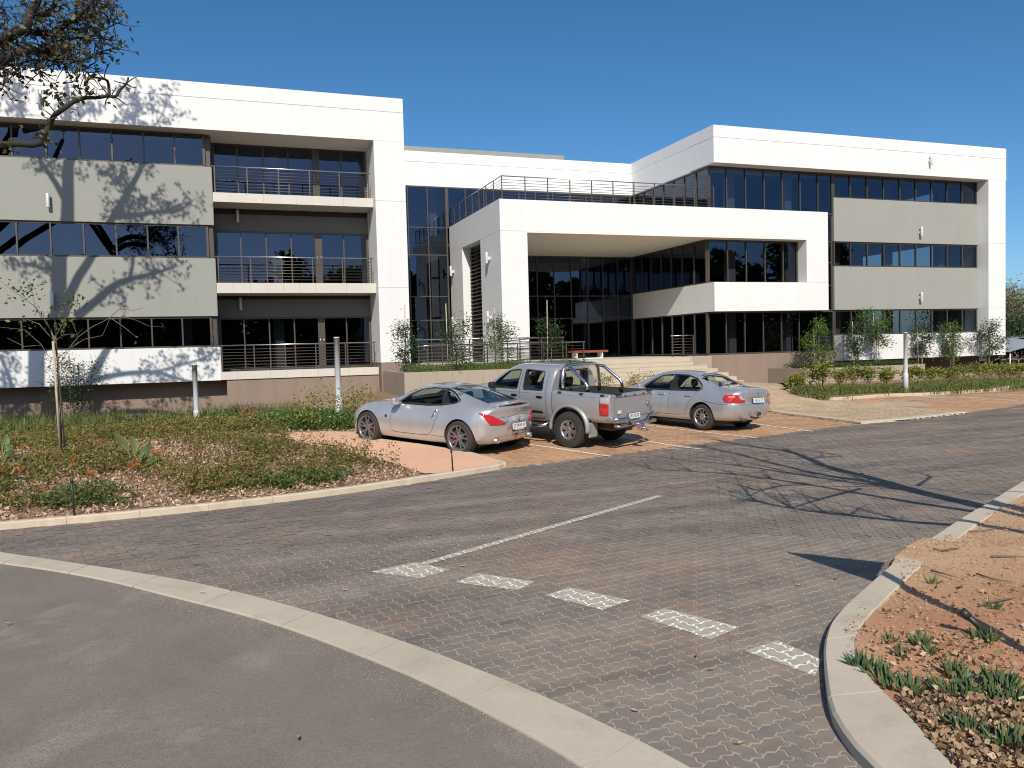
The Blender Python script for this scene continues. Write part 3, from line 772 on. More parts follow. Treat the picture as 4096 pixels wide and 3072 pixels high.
def kerb_run(outs, ins, ztop, zbase, length, mat, name="kerb", ch=.018, gap=.006, slope=0.0):
    """kerb of separate stones between two edge lines"""
    n = 400
    o_, i_ = resample(outs, n), resample(ins, n)
    tot = sum(np.linalg.norm(a - b_) for a, b_ in zip(o_, o_[1:]))
    m = max(1, int(round(tot / length)))
    root = tag(empty(name, (*o_[n // 2], 0)), kind='structure')
    for j in range(m):
        lo = j / m * (n - 1); hi = (j + 1) / m * (n - 1)
        gs = gap / tot * n / 2
        idx = np.linspace(lo + gs, hi - gs, 6)
        vs = []
        for t in idx:
            a = min(int(t), n - 2); f = t - a
            po = o_[a] * (1 - f) + o_[a + 1] * f; pi = i_[a] * (1 - f) + i_[a + 1] * f
            w = pi - po; w /= np.linalg.norm(w) + 1e-9
            z = float(gz(*po)) if zbase is None else zbase
            dz = rnd.uniform(-.001, .001)
            p1 = po + w * ch; p2 = pi - w * ch * .6
            vs += [(*po, z - .12), (*(po + w * slope), z + ztop - ch + dz), (*(p1 + w * slope), z + ztop + dz), (*p2, z + ztop + dz), (*pi, z + ztop - ch * .6 + dz), (*pi, z - .12)]
        fs = []
        for q in range(5):
            for e in range(5):
                fs.append((q * 6 + e, q * 6 + e + 1, (q + 1) * 6 + e + 1, (q + 1) * 6 + e))
        fs += [tuple(range(6))[::-1], tuple(range(30, 36))]
        MB().add(vs, fs).build("kerbstone", mat, root, fix=True)
    return root
kerb_run(AS_OUT, AS_IN, .006, 0.0, 1.15, M['concrete'], "edging", .004, .010)
kerb_run(KR_OUT[::-1], KR_IN[::-1], .085, 0.0, 1.0, M['concrete'], "kerb", .02, .008)
def offset_line(pts, dd):
    pts = [np.array(p, float) for p in pts]; out = []
    for i, p in enumerate(pts):
        t = pts[min(i + 1, len(pts) - 1)] - pts[max(i - 1, 0)]; t /= np.linalg.norm(t)
        out.append(p + np.array([-t[1], t[0]]) * dd)
    return out
KLs = smooth_line(KL, 2)
kerb_run(KLs, offset_line(KLs, .13), .10, 0.0, .95, M['kerbstone'])
side_k = [gp(2025, 1866)[:2], gp(1895, 1828)[:2], gp(1700, 1795)[:2], gp(1500, 1768)[:2], gp(1425, 1752)[:2]]
kerb_run(side_k, offset_line(side_k, .13), .10, None, 1.0, M['kerbstone'])
nose = [np.array(side_k[-1]), np.array([5.6, 20.75]), np.array([9.5, 22.3]), np.array([12.2, 24.3])]
kerb_run(nose, offset_line(nose, .14), .10, None, 1.0, M['kerbstone'])
kerb_run([TIP0[:2], TIP1[:2]], offset_line([TIP0[:2], TIP1[:2]], .14), .075, None, 1.0, M['kerbstone'])
tips = smooth_line([TIP1[:2], TIP2[:2], TIP3[:2]], 1)
kerb_run(tips, offset_line(tips, .30), .055, None, 1.0, M['concrete'])
RBl = smooth_line([p[:2] for p in RB] + [np.array([50, 33.2])], 1)
kerb_run(RBl, offset_line(RBl, .14), .10, None, 1.0, M['kerbstone'])

# --- planted ground
def bedz(x, y): return gz(x, y) + .085
bed_edge = offset_line(KLs, .12)
bed_front = [tuple(p) for p in bed_edge]
pA = [tuple(gp(q[0], q[1])[:2]) for q in ((1700, 1915), (1560, 1868), (1330, 1812), (1150, 1772), (1095, 1752))]
pB = [tuple(gp(q[0], q[1])[:2]) for q in ((1150, 1744), (1300, 1740), (1432, 1742))]
bed_poly = [p for p in bed_front if p[0] < pA[0][0]] + pA + pB + [tuple(nose[1] + np.array([0, .14])), (7.2, 22.4), (6.3, 29.0), (6.3, 34.2), (-24, 34.9), (-24, 13)]
sheet("planting_bed", bed_poly, .085, M['mulch'], .45, noise=.012)
slab_poly = [p for p in bed_front if p[0] >= pA[0][0]] + [tuple(p) for p in offset_line(side_k, .12)] + pB[::-1] + pA[::-1]
sheet("concrete_slab", slab_poly, .095, M['pinkslab'], .6)
rb_in = offset_line(RBl, .13)
rbed_poly = [tuple(p) for p in rb_in] + [(60, 36), (60, 60), (42.5, 60), (42.5, 34.2), (26.5, 34.1)]
sheet("planting_bed", rbed_poly, .07, M['mulch'], .9, noise=.012)
soil_poly = [tuple(p) for p in KR_IN] + [(60, -6), (60, 30)]
def soilz(x, y):
    x = np.asarray(x, float); y = np.asarray(y, float)
    return .068 + .03 * np.sin(x * 1.7 + y) * np.sin(y * 1.3 - x * .6) + .012 * np.sin(5.1 * x) * np.sin(4.3 * y + 1) + .02
soil = sheet("soil", soil_poly, -.015, M['redsoil'], .22, fz=soilz, noise=.007)
spill = [gp(*q)[:2] for q in ((3545, 2300), (3610, 2235), (3690, 2182), (3750, 2142), (3815, 2140), (3830, 2200), (3760, 2265), (3660, 2320), (3590, 2330))]
sc_ = sum(spill) / len(spill); sr_ = [np.linalg.norm(p - sc_) for p in spill]
def spill_z(x, y):
    d_ = min(1.0, float(np.hypot(x - sc_[0], y - sc_[1])) / (np.mean(sr_) * 1.0))
    return .003 + .094 * (1 - d_ ** 5) + .006 * math.sin(21 * x) * math.sin(17 * y)
sheet("soil_spill", [tuple(p) for p in smooth_line(spill + [spill[0]], 1)[:-1]], 0.0, M['redsoil'], .06, parent=soil, fz=spill_z, kind=None, noise=.003)

# --- painted markings: worn film on the paver tops, brighter paint left in the joints
def paint_mat(name, col, wear_lo, wear_hi, under, rough=.7):
    m = NT(name); c = m.coord()
    w = m.ramp(m.math('ADD', m.math('MULTIPLY', m.noise(14, 5, .7, c), .6), m.math('MULTIPLY', m.noise(90, 3, .7, c), .4)), [(wear_lo, (0, 0, 0)), (wear_hi, (1, 1, 1))])
    m.set(Base_Color=m.mix(col, under, w), Roughness=rough); return m.mat
M['paint_top'] = paint_mat("worn_white_paint", (.47, .43, .35), .44, .66, (.33, .295, .24))
M['paint_joint'] = paint_mat("white_paint_in_joints", (.92, .90, .82), .60, .80, (.5, .46, .38))
M['paint_line'] = paint_mat("white_line_paint", (.80, .77, .70), .48, .66, (.36, .28, .20))
M['paint_yellow'] = paint_mat("yellow_line_paint", (.68, .50, .24), .44, .62, (.42, .29, .19))
def clip_poly(sub, clip):
    out = sub
    for i in range(len(clip)):
        a, b_ = np.array(clip[i]), np.array(clip[(i + 1) % len(clip)]); e = b_ - a
        f = lambda p: e[0] * (p[1] - a[1]) - e[1] * (p[0] - a[0])
        nw = []
        for j in range(len(out)):
            p, q = out[j], out[(j + 1) % len(out)]; fp, fq = f(p), f(q)
            if fp >= 0: nw.append(p)
            if (fp >= 0) != (fq >= 0): nw.append(p + (q - p) * (fp / (fp - fq)))
        out = nw
        if len(out) < 3: return []
    return out
def marking(poly, dz=0.0):
    poly = [np.array(p[:2], float) for p in poly]
    ar = sum(poly[i][0] * poly[(i + 1) % len(poly)][1] - poly[(i + 1) % len(poly)][0] * poly[i][1] for i in range(len(poly)))
    if ar < 0: poly = poly[::-1]
    c = sum(poly) / len(poly)
    rad = max(np.linalg.norm(p - c) for p in poly) + .2
    b = MB()
    for i in np.where(np.hypot(P[:, 0] - c[0], P[:, 1] - c[1]) < rad)[0]:
        sh = rot2(ZZ * np.array([.955, .915]), P[i, 2]) + P[i, :2]
        q = clip_poly([s for s in sh], poly)
        if len(q) >= 3: b.add([(p[0], p[1], float(gz(*p)) + .0062 + dz) for p in q], [tuple(range(len(q)))])
    o = b.build("road_marking", M['paint_top'])
    tag(o, kind='structure')
    MB().poly([(p[0], p[1], float(gz(*p)) + .0028 + dz) for p in poly]).build("joint_paint", M['paint_joint'], o)
for blk in [[(1484, 2288), (1665, 2250), (1800, 2280), (1680, 2313)], [(1822, 2330), (1915, 2295), (2140, 2328), (2070, 2361)], [(2182, 2384), (2275, 2350), (2520, 2403), (2410, 2440)], [(2560, 2468), (2660, 2435), (2955, 2510), (2840, 2558)], [(2980, 2605), (3110, 2563), (3285, 2640), (3260, 2705)]]:
    marking([gp(*q) for q in blk])
l0, l1 = np.array([1.78, 8.13]), np.array([6.06, 10.4]); nn = np.array([-(l1 - l0)[1], (l1 - l0)[0]]); nn /= np.linalg.norm(nn)
marking([l0 - nn * .055, l1 - nn * .055, l1 + nn * .055, l0 + nn * .055], .003)
def bay_line(a, b_, w, mat):
    a, b_ = np.array(a[:2]), np.array(b_[:2]); t = b_ - a; L = np.linalg.norm(t); t /= L; n_ = np.array([-t[1], t[0]])
    k = max(2, int(L / .5)); vs = []; fs = []
    for i in range(k + 1):
        for s_ in (-.5, .5):
            p = a + t * L * i / k + n_ * w * s_; vs.append((p[0], p[1], float(gz(*p)) + .006))
    fs = [(2 * i, 2 * i + 2, 2 * i + 3, 2 * i + 1) for i in range(k)]
    tag(MB().add(vs, fs).build("bay_line", mat, fix=True), kind='structure')
bay_line(gp(2040, 1766), gp(2444, 1826), .09, M['paint_line'])
bay_line(gp(2480, 1746), gp(2805, 1797), .09, M['paint_line'])
bay_line(gp(2580, 1700), gp(3026, 1752), .09, M['paint_line'])
bay_line(gp(2990, 1692), gp(3250, 1726), .09, M['paint_line'])
bay_line(gp(3632, 1594), gp(4130, 1640), .09, M['paint_yellow'])
bay_line(gp(3806, 1583), gp(4130, 1609), .09, M['paint_line'])
bay_line(gp(3988, 1575), gp(4130, 1586), .09, M['paint_line'])
bay_line(gp(3370, 1606), gp(3725, 1640), .09, M['paint_line'])
# ================================================================== planters, steps, rails, bollards
def tile_front(root, x0, x1, y, z0, z1, step, mat):
    """facing tiles on a wall that looks towards -y"""
    n = max(1, round((x1 - x0) / step)); w = (x1 - x0) / n
    b = MB(); b.bbox(0, w - .006, y - .018, y - .002, z0, z1, .002); me = b.mesh("tile", mat)
    for i in range(n):
        o = link("tile", me, root); o.location.x = x0 + i * w
def tile_side(root, y0, y1, x, z0, z1, step, mat):
    n = max(1, round((y1 - y0) / step)); w = (y1 - y0) / n
    b = MB(); b.bbox(x - .018, x - .002, 0, w - .006, z0, z1, .002); me = b.mesh("tile", mat)
    for i in range(n):
        o = link("tile", me, root); o.location.y = y0 + i * w
pl = thing("planter", (6.3, 29.2, .5), "raised tan tiled planter left of the entrance steps", "planter")
MB().box(6.3, 14.3, 29.2, 29.4, 0, 1.49).box(6.3, 6.5, 29.4, 33.4, 0, 1.49).box(14.1, 14.3, 29.4, 31.6, 0, 1.49).box(6.5, 14.1, 29.4, 31.6, .2, 1.40).build("wall", M['taupe'], pl)
tile_front(pl, 6.3, 14.3, 29.2, 0, 1.488, .6, M['tan']); tile_side(pl, 29.2, 33.4, 6.3, 0, 1.488, .6, M['taupe'])
MB().box(6.52, 14.08, 29.42, 31.58, 1.38, 1.43).build("soil", M['mulch'], pl)
pr = thing("planter", (26.39, 31.36, .1), "low taupe tiled planter in front of the right wing", "planter")
MB().box(26.39, 33.92, 31.36, 31.52, -.2, .93).box(26.39, 26.55, 31.52, 34.1, -.2, .93).box(33.76, 33.92, 31.52, 34.1, -.2, .93).box(26.55, 33.76, 31.52, 33.45, -.1, .85).build("wall", M['taupe'], pr)
tile_front(pr, 26.39, 33.92, 31.36, -.2, .928, .6, M['tan']); tile_side(pr, 31.36, 34.1, 26.39, -.2, .928, .6, M['taupe'])
MB().box(26.57, 33.74, 31.54, 33.44, .84, .88).build("soil", M['mulch'], pr)
p2 = thing("planter", (34.0, 32.0, .1), "long low tan planter wall behind the shrubs at far right", "planter")
MB().box(33.95, 47.0, 31.9, 32.05, -.3, .34).build("wall", M['taupe'], p2)
tile_front(p2, 33.95, 47.0, 31.9, -.3, .338, .6, M['tan'])
MB().box(33.95, 47.0, 32.06, 33.4, -.3, .28).build("soil", M['mulch'], p2)
# entrance terrace and steps
st = thing("entrance_steps", (18.0, 32.0, .2), "wide beige steps rising to the entrance terrace", "steps")
MB().box(7.55, 22.74, 33.8, YM - .03, 0, 1.645).box(7.55, 14.4, 31.62, 33.79, 0, 1.50).build("terrace", M['tan'], st)
MB().box(7.6, 22.73, 33.82, YM - .04, 1.646, 1.652).build("terrace_floor", M['slab'], st)
M['step'] = pm("step_tile", (.47, .405, .315), .6, var=.06, scale=1.5)
for k in range(1, 7):
    zt = 1.65 - .19 * k; yb = 33.8 - .35 * k
    xe = (21.6, 21.45, 22.02, 22.38, 22.74, 22.95, 23.1)[k]
    MB().bbox(14.42, xe, yb, yb + .349 + .02, -.1, zt, .006).box(14.42, xe, yb - .012, yb + .02, zt - .03, zt + .003).build("step", M['step'], st)
MB().bbox(14.42, 21.58, 33.785, 33.80, 1.40, 1.651, .003).build("riser", M['step'], st)
def ramp_rail(label, pts, posts, zf, rods=6, h=1.07):
    """pts: handrail path; posts: parameters 0..1"""
    r = thing("handrail", (pts[0][0], pts[0][1], zf), label, "railing", "bronze railings at the entrance")
    MB().tube(pts, .026, 8).build("top_rail", M['steel'], r)
    P_ = [np.array(p, float) for p in pts]
    L = [0]
    for a, b in zip(P_, P_[1:]): L.append(L[-1] + np.linalg.norm(b - a))
    def at(t):
        d = t * L[-1]; i = min(max(np.searchsorted(L, d) - 1, 0), len(P_) - 2); f = (d - L[i]) / (L[i + 1] - L[i]); return P_[i] * (1 - f) + P_[i + 1] * f
    for t in posts:
        p = at(t); MB().box(p[0] - .02, p[0] + .02, p[1] - .02, p[1] + .02, p[2] - h, p[2] - .02).build("post", M['railpost'], r)
    for j in range(rods):
        MB().tube([(p[0], p[1], p[2] - .16 - .14 * j) for p in pts], .011, 5).build("rail", M['railpost'], r)
ramp_rail("level bronze railing along the terrace edge behind planter saplings", [(7.6, 32.9, 2.75), (14.4, 32.9, 2.73)], [.02, .17, .35, .52, .69, .84, .99], 1.5, 6, 1.2)
ramp_rail("front bronze ramp railing directly behind the planter shrubs", [(7.4, 31.75, 2.44), (7.9, 31.75, 2.50), (14.9, 31.75, 2.50)], [.06, .22, .40, .58, .74, .88, .99], 1.4, 6, 1.05)
ramp_rail("sloping ramp railing between the two level entrance railings", [(9.4, 32.35, 2.42), (12.6, 32.35, 2.70)], [.02, .33, .66, .98], 1.4, 6, 1.1)
ramp_rail("short railing beside the entrance doors at top of steps", [(20.5, 33.9, 2.70), (21.85, 33.9, 2.70)], [.06, .5, .94], 1.65, 6, 1.05)
bn = thing("bench", (17.8, 38.0, 1.65), "red-brown timber bench with white base on the entrance terrace", "bench")
M['timber'] = pm("red_timber", (.24, .06, .028), .5, var=.2, scale=6)
MB().bbox(17.0, 19.0, 37.65, 38.35, 1.97, 2.09, .01).build("seat", M['timber'], bn)
MB().bbox(17.2, 18.72, 37.7, 38.3, 1.652, 1.70, .005).bbox(17.2, 17.26, 37.7, 38.3, 1.70, 1.97, .005).bbox(18.66, 18.72, 37.7, 38.3, 1.70, 1.97, .005).build("base", M['white'], bn)
# bollard lights
def bollard(p, h, label):
    t = thing("bollard_light", p, label, "lamp post", "grey bollard lights")
    MB().lathe([(0, -.2), (.098, -.2), (.098, h * .31), (.09, h * .325), (0, h * .325)], 24, c=tuple(p)).build("sleeve", M['lamp'], t)
    MB().lathe([(.076, h * .32), (.073, h - .03), (.076, h - .03), (.076, h), (0, h)], 24, c=tuple(p)).build("post", M['bollard'], t)
q = on_y(1358, 1690, 21.3); bollard((q[0], 21.3, float(gz(q[0], 21.3)) + .05), 2.42, "tall grey bollard light standing in front of the sports coupe's nose")
q = on_y(788, 1690, 26.4); bollard((q[0], 26.4, float(gz(q[0], 26.4)) + .05), 2.1, "grey bollard light in left bed before the brown plinth")
q = gp(3623, 1577); bollard((q[0], q[1], q[2] + .06), 2.36, "grey bollard light in the grassy bed at right")
# irrigation risers
def riser(a, b, label, r=.014):
    t = thing("irrigation_pipe", tuple(a), label, "pipe", "black irrigation risers")
    MB().tube([a, b], r, 8).build("pipe", M['blackpipe'], t)
    d = (np.array(b) - np.array(a)); d /= np.linalg.norm(d)
    MB().tube([np.array(b) - d * .05, np.array(b) + d * .01], r * 1.35, 8).build("nozzle", M['blackpipe'], t)
M['blackpipe'] = pm("black_pipe", (.028, .03, .03), .45, var=.2)
g_ = gp(298, 2062, .1); riser(g_, on_y(285, 1918, g_[1]), "thin dark irrigation riser by the left kerb under the sapling")
g_ = gp(1812, 1885, .1); riser(g_, on_y(1805, 1800, g_[1]), "thin irrigation riser at kerb corner before the coupe's rear wheel")
g_ = gp(620, 1745, .1); riser(g_, on_y(617, 1702, g_[1]), "short irrigation riser among plants left of the bollard")
g_ = gp(905, 1725, .1); riser(g_, on_y(899, 1684, g_[1]), "short irrigation riser in shrubs right of the left bollard")
g_ = gp(3960, 2545, .1); g2 = on_y(3852, 2447, g_[1] + .10); riser(g_, g2, "thick black pipe stub leaning out of the red soil", .022)
# road sign just outside the frame, whose shadow falls across the kerb
sg = thing("road_sign", (4.68, 2.4, .08), "triangular road sign on a post casting the pointed shadow", "sign")
MB().cyl((4.68, 2.4, 1.4), (0, 0, 1), .05, 2.9, 12).build("post", M['bollard'], sg)
tri = [np.array(v) for v in ((4.39, 3.0, 3.20), (5.2, 2.9, 2.66), (4.6, 2.4, 2.70))]
nrm = np.cross(tri[1] - tri[0], tri[2] - tri[0]); nrm /= np.linalg.norm(nrm)
MB().add([t - nrm * .003 for t in tri] + [t + nrm * .003 for t in tri], [(0, 1, 2), (5, 4, 3), (0, 3, 4, 1), (1, 4, 5, 2), (2, 5, 3, 0)]).build("plate", M['lamp'], sg)
# shade sails of the car park beyond the right wing
def canopy(label, c, w, d, h, m):
    t = thing("shade_canopy", c, label, "canopy", "car park shade canopies")
    n = 8; vs = []
    for i in range(n + 1):
        for j in range(n + 1):
            u, v = i / n, j / n; vs.append((c[0] + (u - .5) * w, c[1] + (v - .5) * d, c[2] + h + 1.0 * math.sin(math.pi * u) * (.4 + .6 * math.sin(math.pi * v))))
    b = MB(); b.add(vs, [(i * (n + 1) + j, (i + 1) * (n + 1) + j, (i + 1) * (n + 1) + j + 1, i * (n + 1) + j + 1) for i in range(n) for j in range(n)], 0, True); b.build("sail", m, t)
    for sx in (-.45, .45):
        for sy in (-.45, .45): MB().cyl((c[0] + sx * w, c[1] + sy * d, c[2] + h / 2), (0, 0, 1), .05, h, 8).build("post", M['bollard'], t)
M['sail'] = pm("grey_shade_cloth", (.24, .28, .31), .8, var=.08)
canopy("large grey shade canopy beyond the right wing", (64.0, 49.0, -.6), 16.0, 8.0, 2.5, M['sail'])
canopy("small pale shade canopy lower behind the large one", (56.5, 44.5, -.9), 6.0, 5.0, 2.0, M['sail'])
# ================================================================== cars
def pchip(xk, yk, x):
    xk = np.asarray(xk, float); yk = np.asarray(yk, float)
    h = np.diff(xk); dl = np.diff(yk) / h; n = len(xk); m = np.zeros(n)
    for i in range(1, n - 1):
        if dl[i - 1] * dl[i] > 0:
            w1, w2 = 2 * h[i] + h[i - 1], h[i] + 2 * h[i - 1]
            m[i] = (w1 + w2) / (w1 / dl[i - 1] + w2 / dl[i])
    m[0], m[-1] = dl[0], dl[-1]
    i = np.clip(np.searchsorted(xk, x) - 1, 0, n - 2); t = (x - xk[i]) / h[i]
    return (2 * t**3 - 3 * t**2 + 1) * yk[i] + (t**3 - 2 * t**2 + t) * h[i] * m[i] + (-2 * t**3 + 3 * t**2) * yk[i + 1] + (t**3 - t**2) * h[i] * m[i + 1]
def chaikin(p, it):
    for _ in range(it):
        q = [p[0]]
        for a, b in zip(p, p[1:]): q += [.75 * a + .25 * b, .25 * a + .75 * b]
        q[1] = p[0] * .5 + q[1] * .5
        q.append(p[-1]); p = q
    return p
def loft_body(keys, nst=80, rear=(0.0, .3), front=(0.0, .4), it=2, rear_z=None):
    """keys: rows x,zb,yb,zs,ys,zm,ym,zl,yl,zr,yr,zt,yt. rear/front: (corner pull, reach)"""
    K = np.array(keys, float); x0, x1 = K[0, 0], K[-1, 0]
    u = np.linspace(0, 1, nst); u = .5 - .5 * np.cos(np.pi * u) if True else u
    X = x0 + (x1 - x0) * (.35 * np.linspace(0, 1, nst) + .65 * u)
    C = np.stack([pchip(K[:, 0], K[:, j], X) for j in range(1, K.shape[1])], 1)
    verts = []; rows = []
    for i, x in enumerate(X):
        zb, yb, zs, ys, zm, ym, zl, yl, zr, yr, zt, yt = C[i]
        half = [np.array(q, float) for q in ((0, zb), (yb, zb), (ys, zs), (ym, zm), (yl, zl), (yr, zr), (yt, zt - .004), (0, zt))]
        half = chaikin(half, it)
        ring = half + [np.array([-q[0], q[1]]) for q in half[-2:0:-1]]
        rows.append((x, ring, len(half)))
    nr = len(rows[0][1]); nh = rows[0][2]
    W = max(C[:, 5])
    def deform(x, y, z):
        if rear[0]:
            w = float(1 - smooth(0, rear[1], x - x0)); x = x + rear[0] * w * (abs(y) / W) ** 2.6
        if rear_z is not None:
            w = float(1 - smooth(0, .35, x - x0)); x = x + w * float(np.interp(z, [q[0] for q in rear_z], [q[1] for q in rear_z]))
        if front[0]:
            w = float(1 - smooth(0, front[1], x1 - x)); x = x - front[0] * w * (abs(y) / W) ** 2.2
        return (x, y, z)
    b = MB()
    for x, ring, _ in rows:
        for q in ring: b.v.append(deform(x, q[0], q[1]))
    n = len(rows)
    for i in range(n - 1):
        for k in range(nr):
            k2 = (k + 1) % nr
            b.f.append((i * nr + k, (i + 1) * nr + k, (i + 1) * nr + k2, i * nr + k2)); b.m.append(0); b.sm.append(True)
    for end, base in ((0, 0), (1, (n - 1) * nr)):            # curved end caps, row by row
        x, ring, nh = rows[0] if end == 0 else rows[-1]
        NS = 10
        idx = []
        for j in range(nh):
            L = base + j; Rr = base + (nr - j) % nr
            if j in (0, nh - 1): idx.append([L] * (NS + 1)); continue
            row = [L]
            for s in range(1, NS):
                t = s / NS; y = ring[j][0] * (1 - 2 * t)
                b.v.append(deform(x, y, ring[j][1])); row.append(len(b.v) - 1)
            row.append(Rr); idx.append(row)
        for j in range(nh - 1):
            for s in range(NS):
                f = [idx[j][s], idx[j][s + 1], idx[j + 1][s + 1], idx[j + 1][s]]
                f = list(dict.fromkeys(f))
                if len(f) >= 3:
                    b.f.append(tuple(f if end else f[::-1])); b.m.append(0); b.sm.append(True)
    return b
def bool_cut(b, cutters, mats, name):
    """body minus cutters (MB objects); cut faces take material 1"""
    me = b.mesh(name, mats)
    bm = bmesh.new(); bm.from_mesh(me); bmesh.ops.remove_doubles(bm, verts=bm.verts, dist=1e-5); bmesh.ops.recalc_face_normals(bm, faces=bm.faces); bm.to_mesh(me); bm.free()
    o = bpy.data.objects.new("tmp", me); COL.objects.link(o); tmp = []
    full = BVHTree.FromObject(o, bpy.context.evaluated_depsgraph_get())
    for c in cutters:
        cm = c.mesh("tmpc", mats)
        bm = bmesh.new(); bm.from_mesh(cm); bmesh.ops.recalc_face_normals(bm, faces=bm.faces); bm.to_mesh(cm); bm.free()
        cm.polygons.foreach_set("material_index", [1] * len(cm.polygons))
        co = bpy.data.objects.new("tmpc", cm); COL.objects.link(co); tmp.append(co)
        md = o.modifiers.new("b", 'BOOLEAN'); md.object = co; md.operation = 'DIFFERENCE'; md.solver = 'EXACT'
    dg = bpy.context.evaluated_depsgraph_get(); dg.update()
    res = bpy.data.meshes.new_from_object(o.evaluated_get(dg)); res.name = name
    bpy.data.objects.remove(o)
    for t in tmp: bpy.data.objects.remove(t)
    bm = bmesh.new(); bm.from_mesh(res)
    for e in bm.edges:
        if len(e.link_faces) == 2 and (e.link_faces[0].material_index != e.link_faces[1].material_index or e.calc_face_angle(0) > .7): e.smooth = False
    for f in bm.faces: f.smooth = True
    bm.to_mesh(res); bm.free()
    return res, full
def prism_y(pts, y0, y1):
    n = len(pts)
    return MB().add([(x, y0, z) for x, z in pts] + [(x, y1, z) for x, z in pts], [tuple(range(n))[::-1], tuple(range(n, 2 * n))] + [(i, (i + 1) % n, n + (i + 1) % n, n + i) for i in range(n)])
def prism_z(pts, z0, z1):
    n = len(pts)
    return MB().add([(x, y, z0) for x, y in pts] + [(x, y, z1) for x, y in pts], [tuple(range(n))[::-1], tuple(range(n, 2 * n))] + [(i, (i + 1) % n, n + (i + 1) % n, n + i) for i in range(n)])
def round_poly(pts, it=2, r=.045):
    p = [np.array(q, float) for q in pts]
    if it == 1:
        q = []
        for i in range(len(p)):
            a, c, b = p[i - 1], p[i], p[(i + 1) % len(p)]
            ra, rb = min(r, np.linalg.norm(a - c) * .4), min(r, np.linalg.norm(b - c) * .4)
            pa = c + (a - c) / np.linalg.norm(a - c) * ra; pb = c + (b - c) / np.linalg.norm(b - c) * rb
            q += [pa * (1 - t) ** 2 + 2 * c * t * (1 - t) + pb * t * t for t in (0, .33, .67, 1)]
        return [tuple(x) for x in q]
    for _ in range(it):
        q = []
        for i in range(len(p)):
            a, b = p[i], p[(i + 1) % len(p)]; q += [.8 * a + .2 * b, .2 * a + .8 * b]
        p = q
    return [tuple(q) for q in p]
def patch(name, mat, outline, ang, bvh, parent, off=.004, step=.06, thick=.0, up=False, lim=3.0):
    """outline drawn on a plane facing direction ang (radians, in plan) and laid on the body; up: plan outline laid from above"""
    d = np.array([0, 0, 1.0]) if up else np.array([math.cos(ang), math.sin(ang), 0.0])
    pr = np.array([1.0, 0, 0]) if up else np.array([-math.sin(ang), math.cos(ang), 0.0])
    qr = np.array([0, 1.0, 0]) if up else np.array([0, 0, 1.0])
    bm = bmesh.new(); bm.faces.new([bm.verts.new((u, v, 0)) for u, v in outline])
    us = [p[0] for p in outline]; vs = [p[1] for p in outline]
    for ax, lo, hi in ((0, min(us), max(us)), (1, min(vs), max(vs))):
        k = lo + step
        while k < hi - 1e-4:
            bmesh.ops.bisect_plane(bm, geom=bm.verts[:] + bm.edges[:] + bm.faces[:], plane_co=(k, 0, 0) if ax == 0 else (0, k, 0), plane_no=(1, 0, 0) if ax == 0 else (0, 1, 0))
            k += step
    bmesh.ops.triangulate(bm, faces=[f for f in bm.faces if len(f.verts) > 4])
    bad = []
    for v in bm.verts:
        o = pr * v.co.x + qr * v.co.y + d * lim
        loc, nor, _, _ = bvh.ray_cast(Vector(o), Vector(-d), lim * 2)
        if loc is None: bad.append(v); continue
        if nor.dot(Vector(d)) < 0: nor = -nor
        v.co = loc + nor * off
    bmesh.ops.delete(bm, geom=bad, context='VERTS')
    for f in bm.faces:
        f.normal_update()
    if bm.faces and sum(f.normal.dot(Vector(d)) for f in bm.faces) < 0: bmesh.ops.reverse_faces(bm, faces=bm.faces)
    for f in bm.faces: f.smooth = True
    me = bpy.data.meshes.new(name); bm.to_mesh(me); bm.free(); me.materials.append(mat)
    o = link(name, me, parent, True)
    if thick:
        md = o.modifiers.new("s", 'SOLIDIFY'); md.thickness = thick; md.offset = -1
    return o
def ribbon(pts, w):
    pts = [np.array(p, float) for p in pts]; L = []; Rr = []
    for i, p in enumerate(pts):
        t = pts[min(i + 1, len(pts) - 1)] - pts[max(i - 1, 0)]; t /= np.linalg.norm(t); n = np.array([-t[1], t[0]]) * w / 2
        L.append(tuple(p + n)); Rr.append(tuple(p - n))
    return L + Rr[::-1]
def paint(name, col, rough=.34):
    m = NT(name); c = m.coord(True)
    fl = m.noise(900, 2, .5, c); dirt = m.noise(2.5, 5, .6, c)
    m.set(Base_Color=m.mix(m.ramp(fl, [(.3, tuple(x * .88 for x in col)), (.7, tuple(min(1, x * 1.1) for x in col))]), m.ramp(dirt, [(.4, (1, 1, 1)), (.75, (.90, .88, .85))]), 1.0, 'MULTIPLY'), Metallic=.62, Roughness=rough, Coat_Weight=.8, Coat_Roughness=.06)
    return m.mat
M['silver1'] = paint("silver_paint", (.60, .605, .62)); M['silver2'] = paint("dusty_silver_paint", (.53, .535, .55), .38); M['silver3'] = paint("blue_silver_paint", (.54, .565, .605), .34)
M['cabin'] = pm("cabin_dark", (.035, .035, .037), .7, var=.2, obj=True)
M['tyre'] = pm("tyre_rubber", (.028, .027, .026), .8, var=.25, fine=90, bump=.2, bscale=120, obj=True)
M['blacktrim'] = pm("black_trim", (.02, .02, .021), .45, var=.15, obj=True)
M['rubber_gap'] = pm("shut_line", (.06, .06, .063), .8, var=.1, obj=True)
M['chrome'] = pm("chrome", (.66, .66, .67), .22, 1.0, .04, obj=True)
M['alloy'] = pm("alloy", (.55, .55, .56), .28, .9, .06, obj=True)
M['darkalloy'] = pm("dark_chrome_alloy", (.20, .205, .215), .30, .55, .08, obj=True)
M['caliper'] = pm("red_caliper", (.45, .02, .025), .4, var=.1, obj=True)
M['flare'] = pm("grey_flare", (.30, .305, .31), .45, .3, var=.06, obj=True)
